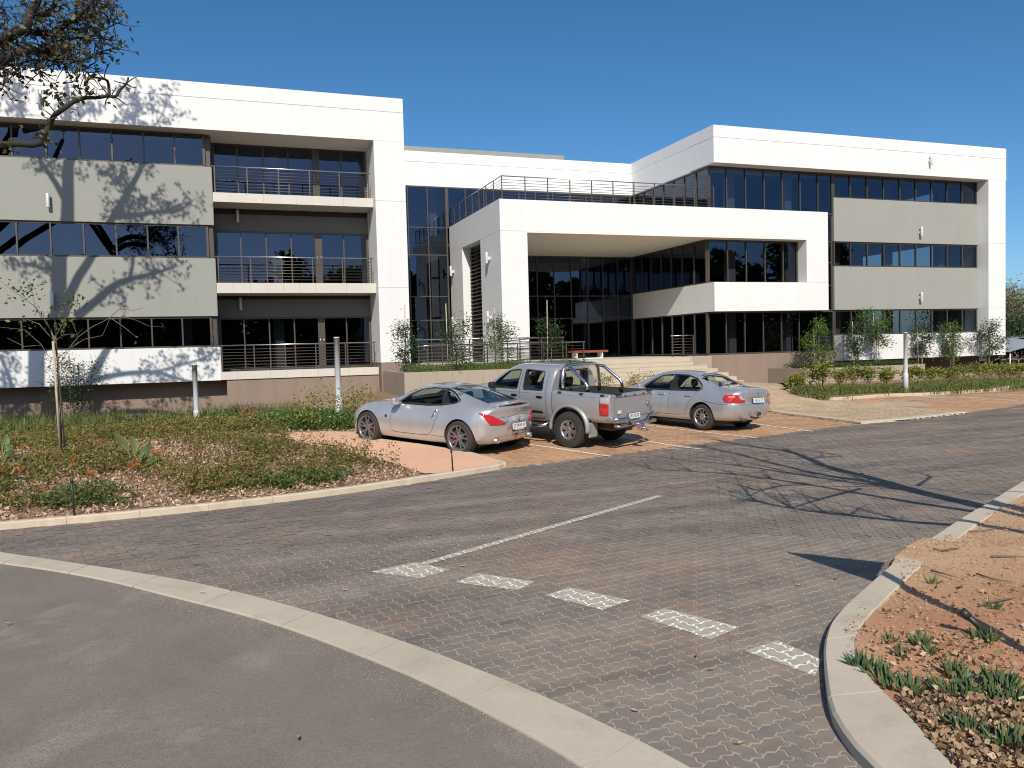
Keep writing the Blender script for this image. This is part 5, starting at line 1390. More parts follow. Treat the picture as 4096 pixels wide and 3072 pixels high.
# ---------------------------------------------------------------- double-cab pickup
def pickup():
    root = car_root("pickup_truck", "silver double-cab pickup truck with chrome roll bar and all-terrain tyres", (2288, 1788), 119.0, .74, 3.0, "truck", 1.01)
    K = [(.50, .50, .6, .58, .80, .85, .865, 1.16, .86, 1.56, .70, 1.70, .50), (.56, .48, .6, .56, .81, .85, .87, 1.17, .865, 1.60, .70, 1.745, .52), (.9, .46, .6, .54, .815, .85, .875, 1.18, .865, 1.635, .69, 1.765, .52), (1.35, .46, .6, .54, .815, .85, .875, 1.18, .865, 1.64, .685, 1.77, .52), (1.75, .46, .6, .54, .815, .85, .875, 1.18, .865, 1.60, .69, 1.735, .52), (2.1, .46, .6, .54, .815, .85, .875, 1.175, .86, 1.44, .73, 1.57, .55), (2.5, .46, .6, .54, .82, .85, .875, 1.165, .86, 1.235, .78, 1.29, .6), (2.75, .46, .6, .54, .825, .85, .88, 1.13, .86, 1.19, .76, 1.225, .55), (3.3, .46, .58, .54, .825, .82, .875, 1.08, .84, 1.13, .74, 1.16, .5), (3.65, .46, .55, .54, .80, .78, .83, 1.0, .79, 1.06, .70, 1.09, .45), (3.82, .50, .5, .58, .72, .76, .75, .94, .70, .99, .6, 1.02, .4)]
    cab = loft_body(K, 70, (.0, .3), (.16, .5))
    sideA = [(2.28, 1.20), (2.10, 1.40), (1.86, 1.575), (1.62, 1.615), (1.50, 1.615), (1.50, 1.20)]
    sideB = [(1.34, 1.625), (.80, 1.60), (.76, 1.20), (1.30, 1.195)]
    rearw = [(-.56, 1.24), (.56, 1.24), (.50, 1.61), (-.50, 1.61)]
    wind = [(1.93, .50), (1.96, 0), (1.93, -.50), (2.42, -.62), (2.46, 0), (2.42, .62)]
    rw = MB(); n = 4
    rw.add([(.2, y, z) for y, z in rearw] + [(.95, y, z) for y, z in rearw], [(0, 1, 2, 3)[::-1], (4, 5, 6, 7)] + [(i, (i + 1) % 4, 4 + (i + 1) % 4, 4 + i) for i in range(4)])
    wells = [MB().cyl((3.0, s * .95, .42), (0, 1, 0), .47, .7, 40) for s in (1, -1)]
    cuts = wells + [prism_y(round_poly(sideA, 1), -1.2, 1.2), prism_y(round_poly(sideB, 1), -1.2, 1.2), rw, prism_z(wind, 1.28, 2.0), MB().box(.7, 2.2, -.6, .6, .9, 1.57)]
    me, bvh = bool_cut(cab, cuts, [M['silver2'], M['cabin']], "cab")
    link("cab", me, root, True)
    KB = [(-1.10, .60, .55, .66, .78, .85, .83, 1.13, .84, 1.215, .83, 1.225, .5), (-1.06, .58, .6, .64, .81, .85, .865, 1.13, .86, 1.215, .845, 1.225, .6), (-.6, .56, .62, .62, .815, .85, .875, 1.14, .868, 1.22, .85, 1.23, .6), (.2, .56, .62, .62, .815, .85, .875, 1.15, .868, 1.22, .85, 1.23, .6), (.46, .56, .62, .62, .815, .85, .872, 1.15, .866, 1.22, .85, 1.23, .6)]
    bed = loft_body(KB, 40, (.06, .25), (.0, .3))
    cutsb = [MB().cyl((0, s * .95, .42), (0, 1, 0), .475, .7, 44) for s in (1, -1)] + [MB().box(-1.045, .42, -.76, .76, .78, 1.5)]
    meb, bvb = bool_cut(bed, cutsb, [M['silver2'], M['cabin']], "load_bed")
    link("load_bed", meb, root, True)
    for s, a in ((1, LEFT), (-1, -LEFT)):
        fl = (lambda pts: [(-p[0] * s, p[1]) for p in pts])
        for nm, sd in (("window", sideA), ("window", sideB)):
            patch(nm, M['carglass'], fl(round_poly(sd, 1)), a, bvh, root, -.006)
            cc = sum(np.array(p) for p in sd) / len(sd)
            rr = [tuple(cc + (np.array(p) - cc) * 1.035) for p in round_poly(sd, 1)]; rr.append(rr[0])
            patch("window_surround", M['blacktrim'], fl(ribbon(rr, .022)), a, bvh, root, .003, .1)
        patch("shut_line", M['rubber_gap'], fl(ribbon([(1.42, 1.66), (1.42, 1.2), (1.40, .9), (1.40, .56)], .012)), a, bvh, root, .0015, .1)
        patch("shut_line", M['rubber_gap'], fl(ribbon([(.66, 1.6), (.66, 1.18), (.64, .9), (.62, .70), (.72, .57), (1.4, .555), (2.2, .555), (2.36, .62), (2.40, .9), (2.40, 1.15)], .012)), a, bvh, root, .0015, .1)
        patch("crease_shade", M['rubber_gap'], fl(ribbon([(.62, 1.125), (2.6, 1.115)], .006)), a, bvh, root, .001, .1)  # shade of a pressed body fold, drawn as a thin dark strip
        patch("crease_shade", M['rubber_gap'], fl(ribbon([(-1.0, 1.135), (.44, 1.14)], .006)), a, bvb, root, .001, .1)
        for hx in (1.56, .82):
            patch("door_handle", M['blacktrim'], fl(round_poly([(hx - .09, 1.02), (hx + .09, 1.02), (hx + .09, 1.075), (hx - .09, 1.075)])), a, bvh, root, .012, .05, .012)
        for hx in (.26, -.32, -.86):
            patch("bed_hook", M['blacktrim'], fl(round_poly([(hx - .05, 1.165), (hx + .05, 1.165), (hx + .05, 1.20), (hx - .05, 1.20)])), a, bvb, root, .012, .05, .012)
        patch("rub_strip", M['blacktrim'], fl([(.72, .70), (1.32, .70), (1.32, .745), (.72, .745)]), a, bvh, root, .014, .08, .014)
        patch("rub_strip", M['blacktrim'], fl([(1.46, .70), (2.2, .70), (2.2, .745), (1.46, .745)]), a, bvh, root, .014, .08, .014)
        # wheel-arch flares
        for xc in (0.0, 3.0):
            b = MB(); vs = []; ns = 22
            for i in range(ns + 1):
                t = math.radians(-8 + 196 * i / ns); rr_ = .475; wd = .055 + .02 * abs(math.cos(t))
                e = np.array([math.cos(t), math.sin(t)])
                for q, yy in ((rr_ - .01, .80), (rr_ - .012, .905), (rr_ + .03, .905), (rr_ + wd, .862), (rr_ + wd, .82)):
                    vs.append((xc + e[0] * q, s * yy, .42 + e[1] * q * (1.0 if e[1] > 0 else .9)))
            fs = []
            for i in range(ns):
                for k in range(5): fs.append((5 * i + k, 5 * i + (k + 1) % 5, 5 * i + 5 + (k + 1) % 5, 5 * i + 5 + k))
            fs += [tuple(range(5)), tuple(range(5 * ns, 5 * ns + 5))[::-1]]
            b.add(vs, fs, 0, True).build("wheel_flare", M['flare'], root, True, fix=True)
        MB().bbox(-.54, -.515, s * .70 - .15, s * .70 + .15, .26, .58, .01).build("mud_flap", M['flap'] if s > 0 else M['blacktrim'], root, True)
        MB().tube([(.62, s * .60, .52), (.66, s * .84, .44), (.78, s * .90, .42), (2.2, s * .90, .42), (2.34, s * .84, .44), (2.38, s * .60, .52)], .04, 10).build("side_step", M['chrome'], root, True)
        # tail lamps at the bed corners: clear over red
        ra = REAR - s * .75
        patch("tail_light", M['redlens'], [(-u * s, v) for u, v in ((.085, .79), (.095, 1.01), (-.075, 1.01), (-.075, .79), (-.055, .765), (.06, .765))], ra, bvb, root, .012, .04, .014)
        patch("reversing_light", M['clearlens'], [(-u * s, v) for u, v in ((.095, 1.01), (.09, 1.11), (.06, 1.14), (-.06, 1.14), (-.075, 1.11), (-.075, 1.01))], ra, bvb, root, .012, .04, .014)
        mirror(root, 2.12, s * .90, 1.25, M['blacktrim'])
        seat(root, 1.45, s * .38, 1.08, .46); seat(root, .92, s * .36, 1.08, .40)
        for xx in (0, 3.0): wheel(root, xx, s * .76, .39, .26, .205, 'truck', s, tread=True)
    # rear window of the cab
    MB().add([(.515, y, z) for y, z in rearw], [(0, 1, 2, 3)]).build("rear_window", M['carglass'], root, True)
    patch("window_surround", M['blacktrim'], ribbon([(-.58, 1.22), (.58, 1.22), (.52, 1.63), (-.52, 1.63), (-.58, 1.22)], .03), REAR, bvh, root, .004, .1)
    patch("windscreen", M['carglass'], wind, 0, bvh, root, -.004, .08, up=True)
    # tailgate
    patch("shut_line", M['rubber_gap'], ribbon([(-.70, 1.21), (-.69, .70), (.69, .70), (.70, 1.21)], .012), REAR, bvb, root, .0015, .08)
    patch("tailgate_trim", M['silver3'], [(-.70, 1.135), (.70, 1.135), (.70, 1.205), (-.70, 1.205)], REAR, bvb, root, .006, .1, .006)
    for y in (-.36, 0, .36): MB().bbox(-1.125, -1.10, y - .018, y + .018, 1.15, 1.185, .004).build("tailgate_stud", M['blacktrim'], root, True)
    for s in (1, -1): MB().bbox(-1.15, -1.04, s * .62 - .1, s * .62 + .1, 1.205, 1.245, .012).build("tailgate_latch", M['blacktrim'], root, True)
    MB().lathe([(0, -.006), (.05, -.006), (.055, .0), (.05, .006)], 20, 'x', c=(-1.112, -.56, .93)).build("badge", M['chrome'], root, True).scale = (1, 1, 1)
    MB().bbox(-1.108, -1.104, .50, .64, .80, .87, .001).build("sticker", M['plate'], root, True)
    MB().bbox(-1.10, -.94, -.45, .45, .58, .69, .02).build("bumper_panel", M['silver2'], root, True)
    number_plate(root, (-1.125, .02, .715), .12, "VFC765GP", .44, .115)
    b = MB().tube([(-.80, .78, .70), (-1.12, .80, .70), (-1.20, .74, .70), (-1.22, .40, .70), (-1.24, .26, .58), (-1.24, -.26, .58), (-1.22, -.40, .70), (-1.20, -.74, .70), (-1.12, -.80, .70), (-.80, -.78, .70)], .038, 10)
    bo = b.build("rear_bumper", M['chrome'], root, True)
    MB().tube([(-1.10, .74, .56), (-1.20, .72, .55), (-1.21, .26, .56)], .034, 10).build("bumper_tube", M['chrome'], bo, True)
    MB().tube([(-1.10, -.74, .56), (-1.20, -.72, .55), (-1.21, -.26, .56)], .034, 10).build("bumper_tube", M['chrome'], bo, True)
    MB().bbox(-1.33, -1.22, -.07, .07, .42, .56, .012).lathe([(0, .50), (.03, .49), (.034, .47), (.03, .44), (.02, .42)], 14, c=(-1.36, 0, 0)).bbox(-1.42, -1.30, -.09, .02, .40, .445, .01).build("tow_hitch", M['chrome'], root, True)
    # roll bar
    rb = thing_local("roll_bar", root, (0, 0, 0))
    for xb in (.30,):
        MB().tube([(xb - .02, .70, 1.20), (xb, .70, 1.42), (xb + .01, .66, 1.66), (xb + .01, .56, 1.745), (xb + .01, .4, 1.77), (xb + .01, -.4, 1.77), (xb + .01, -.56, 1.745), (xb + .01, -.66, 1.66), (xb, -.70, 1.42), (xb - .02, -.70, 1.20)], .038, 12).build("hoop", M['chrome'], rb, True)
    for s in (1, -1):
        MB().tube([(.29, s * .60, 1.72), (.12, s * .61, 1.70), (-.02, s * .63, 1.60), (-.28, s * .66, 1.42), (-.34, s * .67, 1.35), (-.36, s * .67, 1.20)], .036, 12).build("brace", M['chrome'], rb, True)
    MB().bbox(-.9, 3.5, -.5, .5, .40, .62, .05).build("chassis", M['blacktrim'], root, True)
    MB().cyl((0, 0, .39), (0, 1, 0), .06, 1.3, 12).build("rear_axle", M['blacktrim'], root, True)
    return root
pickup()
# ================================================================== plants
def leaf_mat(name, cols, trans=.3, rough=.5):
    m = NT(name)
    at = m.node("ShaderNodeAttribute"); at.attribute_name = "tone"
    oi = m.node("ShaderNodeObjectInfo")
    k = m.math('FRACT', m.math('ADD', at.outputs["Fac"], oi.outputs["Random"]))
    c = m.ramp(k, [(i / (len(cols) - 1), cc) for i, cc in enumerate(cols)])
    n = m.noise(30, 3, .6); c = m.mix(c, m.ramp(n, [(.3, (.8, .8, .8)), (.7, (1.15, 1.15, 1.1))]), 1.0, 'MULTIPLY')
    m.set(Base_Color=c, Roughness=rough); m.b.inputs["Specular IOR Level"].default_value = .35
    tr = m.node("ShaderNodeBsdfTranslucent"); m.lk(c, tr.inputs["Color"])
    mx = m.node("ShaderNodeMixShader"); mx.inputs[0].default_value = trans
    m.lk(m.b.outputs[0], mx.inputs[1]); m.lk(tr.outputs[0], mx.inputs[2]); m.lk(mx.outputs[0], m.out.inputs["Surface"])
    return m.mat
M['l_green'] = leaf_mat("green_leaf", [(0.072, 0.137, 0.029), (0.111, 0.195, 0.039), (0.058, 0.111, 0.026), (0.156, 0.234, 0.052), (0.091, 0.156, 0.039)])
M['l_dark'] = leaf_mat("dark_leaf", [(0.037, 0.071, 0.023), (0.052, 0.098, 0.029), (0.029, 0.057, 0.021), (0.069, 0.115, 0.034)])
M['l_yellow'] = leaf_mat("yellow_green_leaf", [(0.232, 0.246, 0.043), (0.16, 0.217, 0.043), (0.319, 0.29, 0.051), (0.131, 0.181, 0.041), (0.377, 0.275, 0.072)])
M['l_bed'] = leaf_mat("bed_leaf", [(.22, .21, .05), (.13, .16, .04), (.33, .26, .065), (.11, .14, .04), (.36, .22, .09), (.09, .12, .035), (.27, .23, .06)])
M['l_bed2'] = leaf_mat("bed_leaf_green", [(.10, .15, .04), (.13, .17, .045), (.075, .12, .035), (.16, .17, .05)])
M['l_grass'] = leaf_mat("grass_blade", [(.115, .165, .045), (.15, .19, .05), (.09, .13, .038), (.20, .20, .075), (.17, .18, .06)], .25)
M['l_oak'] = leaf_mat("oak_leaf", [(.07, .085, .035), (.11, .10, .045), (.055, .07, .03), (.16, .13, .05), (.10, .075, .05)], .3)
M['l_sap'] = leaf_mat("sapling_leaf", [(.13, .17, .035), (.08, .12, .03), (.24, .23, .05), (.055, .085, .028), (.10, .14, .035)], .35)
M['l_orange'] = leaf_mat("orange_leaf", [(.40, .17, .08), (.48, .25, .13), (.32, .12, .06)], .35)
M['l_flower'] = leaf_mat("orange_flower", [(.62, .13, .03), (.70, .20, .05), (.55, .09, .03)], .3)
M['l_white'] = leaf_mat("white_flower", [(.75, .75, .70), (.65, .66, .6)], .2)
M['l_litter'] = leaf_mat("leaf_litter", [(0.45, 0.312, 0.206), (0.575, 0.425, 0.3), (0.338, 0.206, 0.125), (0.5, 0.338, 0.237), (0.65, 0.525, 0.4), (0.275, 0.138, 0.088)], .1, .8)
M['l_litter2'] = leaf_mat("brown_leaf_litter", [(.30, .19, .11), (.42, .30, .20), (.20, .11, .06), (.35, .22, .135), (.50, .39, .27), (.15, .08, .045)], .1, .8)
M['l_succ'] = leaf_mat("succulent_leaf", [(0.086, 0.144, 0.057), (0.115, 0.178, 0.075), (0.069, 0.115, 0.052), (0.149, 0.184, 0.081)], .15)
M['bark'] = pm("oak_bark", (.030, .025, .021), .9, var=.35, scale=4, fine=40, bump=.6, bscale=25)
M['bark2'] = pm("young_bark", (.15, .12, .095), .85, var=.25, scale=6, fine=60)
M['stake'] = pm("timber_stake", (.44, .36, .26), .8, var=.15, scale=8)

def leaf_arrays(P, size, aspect=.42, droop=.25, up=.0, rs=nrg, dirs=None, fold=.12):
    """rhombic leaves at points P (n,3)"""
    n = len(P); size = np.broadcast_to(np.asarray(size, float), (n,)) * rs.uniform(.7, 1.25, n)
    d = rs.normal(0, 1, (n, 3)) if dirs is None else dirs + rs.normal(0, .35, (n, 3))
    d[:, 2] = d[:, 2] * .7 + up - droop
    d /= np.linalg.norm(d, axis=1, keepdims=True) + 1e-9
    r = rs.normal(0, 1, (n, 3)); w = np.cross(d, r); w /= np.linalg.norm(w, axis=1, keepdims=True) + 1e-9
    nn = np.cross(d, w)
    s = size[:, None]
    a = P; b = P + d * s * .5 + w * s * aspect * .5 + nn * s * fold; c = P + d * s; e = P + d * s * .5 - w * s * aspect * .5 + nn * s * fold
    return np.stack([a, b, c, e], 1).reshape(-1, 3)
def leaf_mesh(name, V, mat):
    n = len(V) // 4
    return np_mesh(name, V, np.arange(n * 4).reshape(n, 4), 4, mat, {"tone": nrg.random(n)})
def blades(P, h, w, lean, rs=nrg):
    """bent grass blades: two quads each"""
    n = len(P); h = h * rs.uniform(.6, 1.2, n); az = rs.uniform(0, 2 * np.pi, n); ln = lean * rs.uniform(.3, 1.3, n)
    dx = np.stack([np.cos(az), np.sin(az), np.zeros(n)], 1); sx = np.stack([-np.sin(az), np.cos(az), np.zeros(n)], 1) * (w / 2)
    up = np.array([0, 0, 1.0])
    m = P + up * (h * .55)[:, None] + dx * (ln * h * .25)[:, None]; t = P + up * (h * (1 - .2 * ln))[:, None] + dx * (ln * h * .9)[:, None]
    q1 = np.stack([P - sx, P + sx, m + sx * .9, m - sx * .9], 1); q2 = np.stack([m - sx * .9, m + sx * .9, t + sx * .15, t - sx * .15], 1)
    return np.concatenate([q1, q2]).reshape(-1, 3)
def clump(c, r, n, flat=.8, rs=nrg):
    """points in an uneven clump: several lobes"""
    c = np.array(c, float); k = max(3, n // 60)
    ctr = rs.normal(0, .48, (k, 3)) * np.array([r, r, r * flat]); i = rs.integers(0, k, n)
    return c + ctr[i] + rs.normal(0, .26, (n, 3)) * np.array([r, r, r * flat])
def curve_pts(a, b, n=5, bend=.1, rs=rnd):
    a, b = np.array(a, float), np.array(b, float); L = np.linalg.norm(b - a); out = []
    o = np.array([rs.uniform(-1, 1) for _ in range(3)]) * L * bend
    for i in range(n + 1):
        t = i / n; out.append(a * (1 - t) + b * t + o * math.sin(math.pi * t))
    return out

# ---- shrubs: several stems and leaf clumps
def shrub(p, r, h, mat, label, n=260, leaf=.09, group=None, name="shrub", flat=.8, stem='bark2', aspect=.42):
    p = np.array(p, float); t = thing(name, tuple(p), label, "shrub", group)
    b = MB(); pts = []
    for i in range(9):
        e = p + np.array([rnd.gauss(0, r * .5), rnd.gauss(0, r * .5), h * rnd.uniform(.45, .98)])
        b.tube(curve_pts(p - np.array([0, 0, .05]), e, 4, .12), [.012, .010, .008, .006, .004], 5)
        k = n // 9
        pts.append(e + nrg.normal(0, 1, (k, 3)) * np.array([r * .36, r * .36, h * .16]))
    b.build("stems", M[stem], t)
    V = leaf_arrays(np.concatenate(pts), leaf, aspect, .05, .25)
    link("foliage", leaf_mesh("foliage", V, M[mat]), t)
    return t
# ---- young trees on stakes
def young_tree(base, top, crown, mat, label, stakes=2, n=420, leaf=.10, group="staked young trees in the planters", ncl=7, rc=.5, stake_h=None):
    base = np.array(base, float); top = np.array(top, float)
    t = thing("young_tree", tuple(base), label, "tree", group)
    b = MB(); pts = []
    tr = curve_pts(base - np.array([0, 0, .1]), top, 8, .03)
    b.tube(tr, list(np.linspace(.026, .008, 9)), 7)
    H = np.linalg.norm(top - base)
    for i in range(ncl):
        f = crown + (1 - crown) * (i + .5) / ncl
        s = base + (top - base) * f
        az = rnd.uniform(0, 2 * math.pi); L = rc * (1.15 - .6 * abs(f - (crown + .35))) * rnd.uniform(.5, 1.1)
        e = s + np.array([math.cos(az) * L, math.sin(az) * L * .8, rnd.uniform(-.05, .3)])
        br = curve_pts(s, e, 4, .15); b.tube(br, [.010, .008, .006, .005, .003], 5)
        for q in br[2:]:
            pts.append(np.array(q) + nrg.normal(0, .14 + .05 * rc, (n // ncl // 3, 3)))
    b.build("trunk", M['bark2'], t)
    link("crown", leaf_mesh("crown", leaf_arrays(np.concatenate(pts), leaf, .30, .1, .15), M[mat]), t)
    for k in range(stakes):
        sx = (-.16, .18, .02)[k]; sh = stake_h or H * rnd.uniform(.9, 1.1)
        MB().tube([base + np.array([sx, rnd.uniform(-.1, .1), -.1]), base + np.array([sx + rnd.uniform(-.05, .05), 0, sh])], [.022, .019], 7).build("stake", M['stake'], t)
    return t
lab = ["leftmost young tree in the tan planter against the white column", "sprawling young tree second from left in the tan planter", "upright young tree before the porch's louvred side wall", "slim young tree with tall stake before the dark entrance glass"]
for i, (x, topx, topy, ht, yy, sy, cr) in enumerate([(1640, 1630, 1300, 1.2, 30.3, 1218, .15), (1810, 1812, 1300, 1.3, 29.8, 1214, .2), (2003, 2003, 1290, 1.3, 30.2, 1228, .3), (2205, 2203, 1298, 1.2, 30.6, 1200, .45)]):
    g0 = on_y(x, 1448, yy); g1 = on_y(topx, topy, yy)
    sh = on_y(topx, sy, yy)[2] - 1.43
    young_tree((g0[0], yy, 1.43), (g1[0], yy, g1[2]), cr, 'l_dark' if i != 2 else 'l_green', lab[i], 1, (1300, 1300, 1300, 800)[i], .12, ncl=12, rc=(.40, .85, .58, .48)[i], stake_h=sh)
rl = ["bushy young tree at the left end of the low right planter", "dense young tree with pale stake right of the corner windows", "tallest round-crowned young tree before the right wing's windows", "thin young tree just right of the right bollard light", "broad young tree with three stakes before the white base band", "rightmost young tree at the end of the white base band"]
for i, (x, by, topx, topy, yy, zb, cr, n, rc, ns) in enumerate([(3265, 1430, 3262, 1305, 32.6, .88, .05, 800, .72, 2), (3420, 1440, 3420, 1300, 32.6, .88, .15, 700, .55, 2), (3505, 1440, 3505, 1262, 32.8, .88, .40, 900, .75, 2), (3680, 1455, 3690, 1318, 33.0, .30, .38, 560, .65, 2), (3810, 1470, 3815, 1305, 32.8, .30, .30, 820, .80, 3), (3950, 1470, 3955, 1300, 32.8, .30, .32, 760, .80, 3)]):
    g0 = on_y(x, by, yy); g1 = on_y(topx, topy, yy)
    young_tree((g0[0], yy, zb), (g1[0], yy, g1[2]), cr, 'l_dark' if i % 2 else 'l_green', rl[i], ns, int(n * 2.3), .14, ncl=16, rc=rc)

# ---- planter ground cover
def cover(name, pts, h, leaf, mat, parent, flowers=0, blade=False):
    P_ = pts
    if blade: V = blades(P_, h, leaf, .6)
    else:
        Q = P_ + np.stack([nrg.normal(0, .03, len(P_)), nrg.normal(0, .03, len(P_)), nrg.random(len(P_)) ** .7 * h], 1); V = leaf_arrays(Q, leaf, .4, 0, .4)
    o = tag(link(name, leaf_mesh(name, V, mat), parent), kind='stuff')
    return o
def scatter(x0, x1, y0, y1, n, z=None):
    x = nrg.uniform(x0, x1, n); y = nrg.uniform(y0, y1, n)
    return np.stack([x, y, np.full(n, z) if z is not None else gz(x, y)], 1)
cover("groundcover", scatter(6.6, 14.05, 29.35, 31.5, 9000, 1.42), .30, .07, M['l_green'], None)
cover("planter_grass", scatter(6.6, 14.05, 29.3, 31.5, 2500, 1.42), .34, .012, M['l_grass'], None, blade=True)
cover("white_flowers", scatter(6.6, 14.05, 29.3, 31.3, 160, 1.68), .06, .035, M['l_white'], None)
cover("groundcover", scatter(26.6, 33.7, 31.42, 33.4, 9000, .86), .26, .08, M['l_dark'], None)
cover("groundcover", scatter(34.0, 46.9, 32.1, 33.35, 9000, .28), .32, .09, M['l_dark'], None)

# ---- left bed
def in_bed(P_): return P_[inside(bed_poly, P_[:, 0], P_[:, 1])]
def bed_scatter(n, pix, jitter=0):
    """n points on the bed inside a region drawn on the photograph"""
    poly = [tuple(gp(a, b)[:2]) for a, b in pix]
    xs = [p[0] for p in poly]; ys = [p[1] for p in poly]
    out = []
    while sum(map(len, out)) < n:
        q = np.stack([nrg.uniform(min(xs), max(xs), n * 2), nrg.uniform(min(ys), max(ys), n * 2)], 1)
        out.append(q[inside(poly, q[:, 0], q[:, 1])])
        if len(out) > 40: break
    q = np.concatenate(out)[:n]
    return np.stack([q[:, 0], q[:, 1], bedz(q[:, 0], q[:, 1])], 1)
def plants_from(centres, per, r, h, leaf, rs=nrg):
    """little plants: leaves spread round short stems; returns leaf points"""
    n = len(centres); hh = h * rs.uniform(.5, 1.25, n)
    i = np.repeat(np.arange(n), per)
    u = rs.random(len(i)) ** .8
    q = centres[i] + np.stack([rs.normal(0, r, len(i)) * (.5 + u), rs.normal(0, r, len(i)) * (.5 + u), u * hh[i]], 1)
    return q
def stuff_leaves(name, Q, leaf, mat, **kw):
    return tag(link(name, leaf_mesh(name, leaf_arrays(Q, leaf, **kw), M[mat])), kind='stuff')
def patchy(c, scale=1.3, thr=.45):
    """keep points where a simple pattern is high, so plants grow in drifts"""
    v = .5 + .25 * np.sin(c[:, 0] * scale + 1.3 * np.sin(c[:, 1] * scale * .7)) + .25 * np.sin(c[:, 1] * scale * 1.2 + 2.1 * np.sin(c[:, 0] * scale * .6 + 1))
    return c[v + nrg.normal(0, .12, len(c)) > thr]
# litter on the mulch
L_ = in_bed(scatter(-8, 5, 12.5, 20, 26000)); L_[:, 2] = bedz(L_[:, 0], L_[:, 1]) + .012 + nrg.random(len(L_)) * .02
V = leaf_arrays(L_, .07, .5, 0, 0); tag(link("leaf_litter", leaf_mesh("leaf_litter", V, M['l_litter'])), kind='stuff')
front = [(-300, 2075), (480, 2040), (1000, 1990), (1600, 1915), (1480, 1872), (1250, 1822), (1080, 1785), (-300, 1790)]
c1 = patchy(bed_scatter(2900, front), 1.5, .46); c1 = c1[(c1[:, 0] < .6) | (nrg.random(len(c1)) < .42)]; stuff_leaves("bed_plants", plants_from(c1, 26, .075, .25, .06) , .060, 'l_bed', up=.35, aspect=.45)
c2 = patchy(bed_scatter(300, [(-300, 2090), (500, 2050), (1000, 1998), (1650, 1920), (1500, 1890), (900, 1950), (-300, 2010)]), 1.9, .50); stuff_leaves("bed_plants", plants_from(c2, 30, .065, .20, .06), .065, 'l_bed2', up=.3, aspect=.5)
c3 = patchy(bed_scatter(190, [(700, 1860), (1130, 1785), (1320, 1830), (1540, 1885), (1660, 1915), (1400, 1905)]), 3.0, .45); stuff_leaves("bed_plants", plants_from(c3, 34, .045, .44, .06), .062, 'l_bed', up=.4, aspect=.38)
c4 = bed_scatter(2600, [(-300, 1800), (1100, 1758), (1100, 1722), (820, 1716), (-300, 1730)]); stuff_leaves("bed_plants", plants_from(c4, 22, .12, .36, .07), .075, 'l_bed', up=.3, aspect=.45)
c5 = bed_scatter(1500, [(800, 1722), (1110, 1742), (1420, 1738), (1432, 1708), (1300, 1690), (800, 1690)]); stuff_leaves("hedge_plants", plants_from(c5, 30, .11, .42, .07), .08, 'l_green', up=.3, aspect=.45)
fl = c5[nrg.random(len(c5)) < .05] + np.array([0, 0, .42]); stuff_leaves("white_flowers", np.repeat(fl, 3, 0) + nrg.normal(0, .03, (len(fl) * 3, 3)), .03, 'l_white', up=.5, aspect=.9)
gr = scatter(-16, 2.5, 24.5, 34.0, 9000); gr = patchy(gr, .8, .35); gr[:, 2] = bedz(gr[:, 0], gr[:, 1]); tag(link("tall_grass", leaf_mesh("tall_grass", blades(gr, .75, .022, .55), M['l_grass'])), kind='stuff')
gr = bed_scatter(7000, [(-400, 1800), (430, 1762), (560, 1726), (300, 1716), (-400, 1724)]); tag(link("tall_grass", leaf_mesh("tall_grass", blades(gr, .62, .016, .6), M['l_grass'])), kind='stuff')
FLAB = ['orange flower at the foot of the tall grass, far left', "orange flower behind and right of the staked sapling's stake", "orange flower by the sapling's left side in the grass edge", 'orange flower nearest the left frame edge', 'orange flower just right of the one at the left frame edge', "orange flower in front of the broad-leaved bed plant's left", "orange flower far right of the sapling near the bed's back", 'orange flower at the base of the broad-leaved bed plant', 'orange flower left of the sapling among the grass', 'orange flower furthest right in the bed', 'orange flower in the bed nearest the kerb', "orange flower touching the broad-leaved plant's stalks", "orange flower directly right of the sapling's base"]
for k, (x, y) in enumerate([(85, 1785), (310, 1765), (395, 1775), (18, 1865), (80, 1880), (365, 1895), (630, 1815), (525, 1868), (160, 1812), (770, 1812), (178, 1950), (545, 1855), (300, 1838)]):
    g_ = gp(x, y, .30); pts = g_ + nrg.normal(0, 1, (18, 3)) * np.array([.04, .04, .025])
    t = thing("orange_flower", tuple(gp(x, y)), FLAB[k], "flower", "orange flowers in the left bed")
    link("petals", leaf_mesh("petals", leaf_arrays(pts, .05, .5, -.1, .4), M['l_flower']), t)
    MB().tube([g_ - np.array([0, 0, .25]), g_], .006, 5).build("stem", M['bark2'], t)
def paddle_plant(p, label, leaves, s=1.0):
    """upright plant with broad blade leaves on stalks"""
    p = np.array(p, float); t = thing("strelitzia", tuple(p), label, "plant")
    for dx, dy, h in leaves:
        e = p + np.array([dx, dy, h]) * s; m_ = p + np.array([dx * .35, dy * .35, h * .55]) * s
        MB().tube([p, m_, m_ * .6 + e * .4], [.012, .010, .006], 6).build("stalk", M['stalk'], t)
        d = e - m_; L = np.linalg.norm(d); d /= L; w = np.cross(d, np.array([.3, 1, .2])); w /= np.linalg.norm(w); nn_ = np.cross(w, d)
        vs = []
        for i in range(7):
            f = i / 6; wd = .075 * s * math.sin(math.pi * (.08 + .9 * f)) ** .8; c = m_ + d * L * f + nn_ * (.05 * math.sin(f * 2))
            vs += [c - w * wd + nn_ * wd * .35, c, c + w * wd + nn_ * wd * .35]
        b = MB().add(vs, [(3 * i + k, 3 * i + k + 1, 3 * i + k + 4, 3 * i + k + 3) for i in range(6) for k in (0, 1)], 0, True); b.build("leaf", M['l_bed2'], t)
M['stalk'] = pm("green_stalk", (.16, .19, .06), .6, var=.15)
paddle_plant(gp(553, 1905), "broad-leaved green plant in the middle of the left bed", [(-.38, 0, .78), (-.12, .1, .70), (.10, 0, .45), (.18, -.05, .55), (.42, .05, .22), (.36, .0, .30)], 1.0)
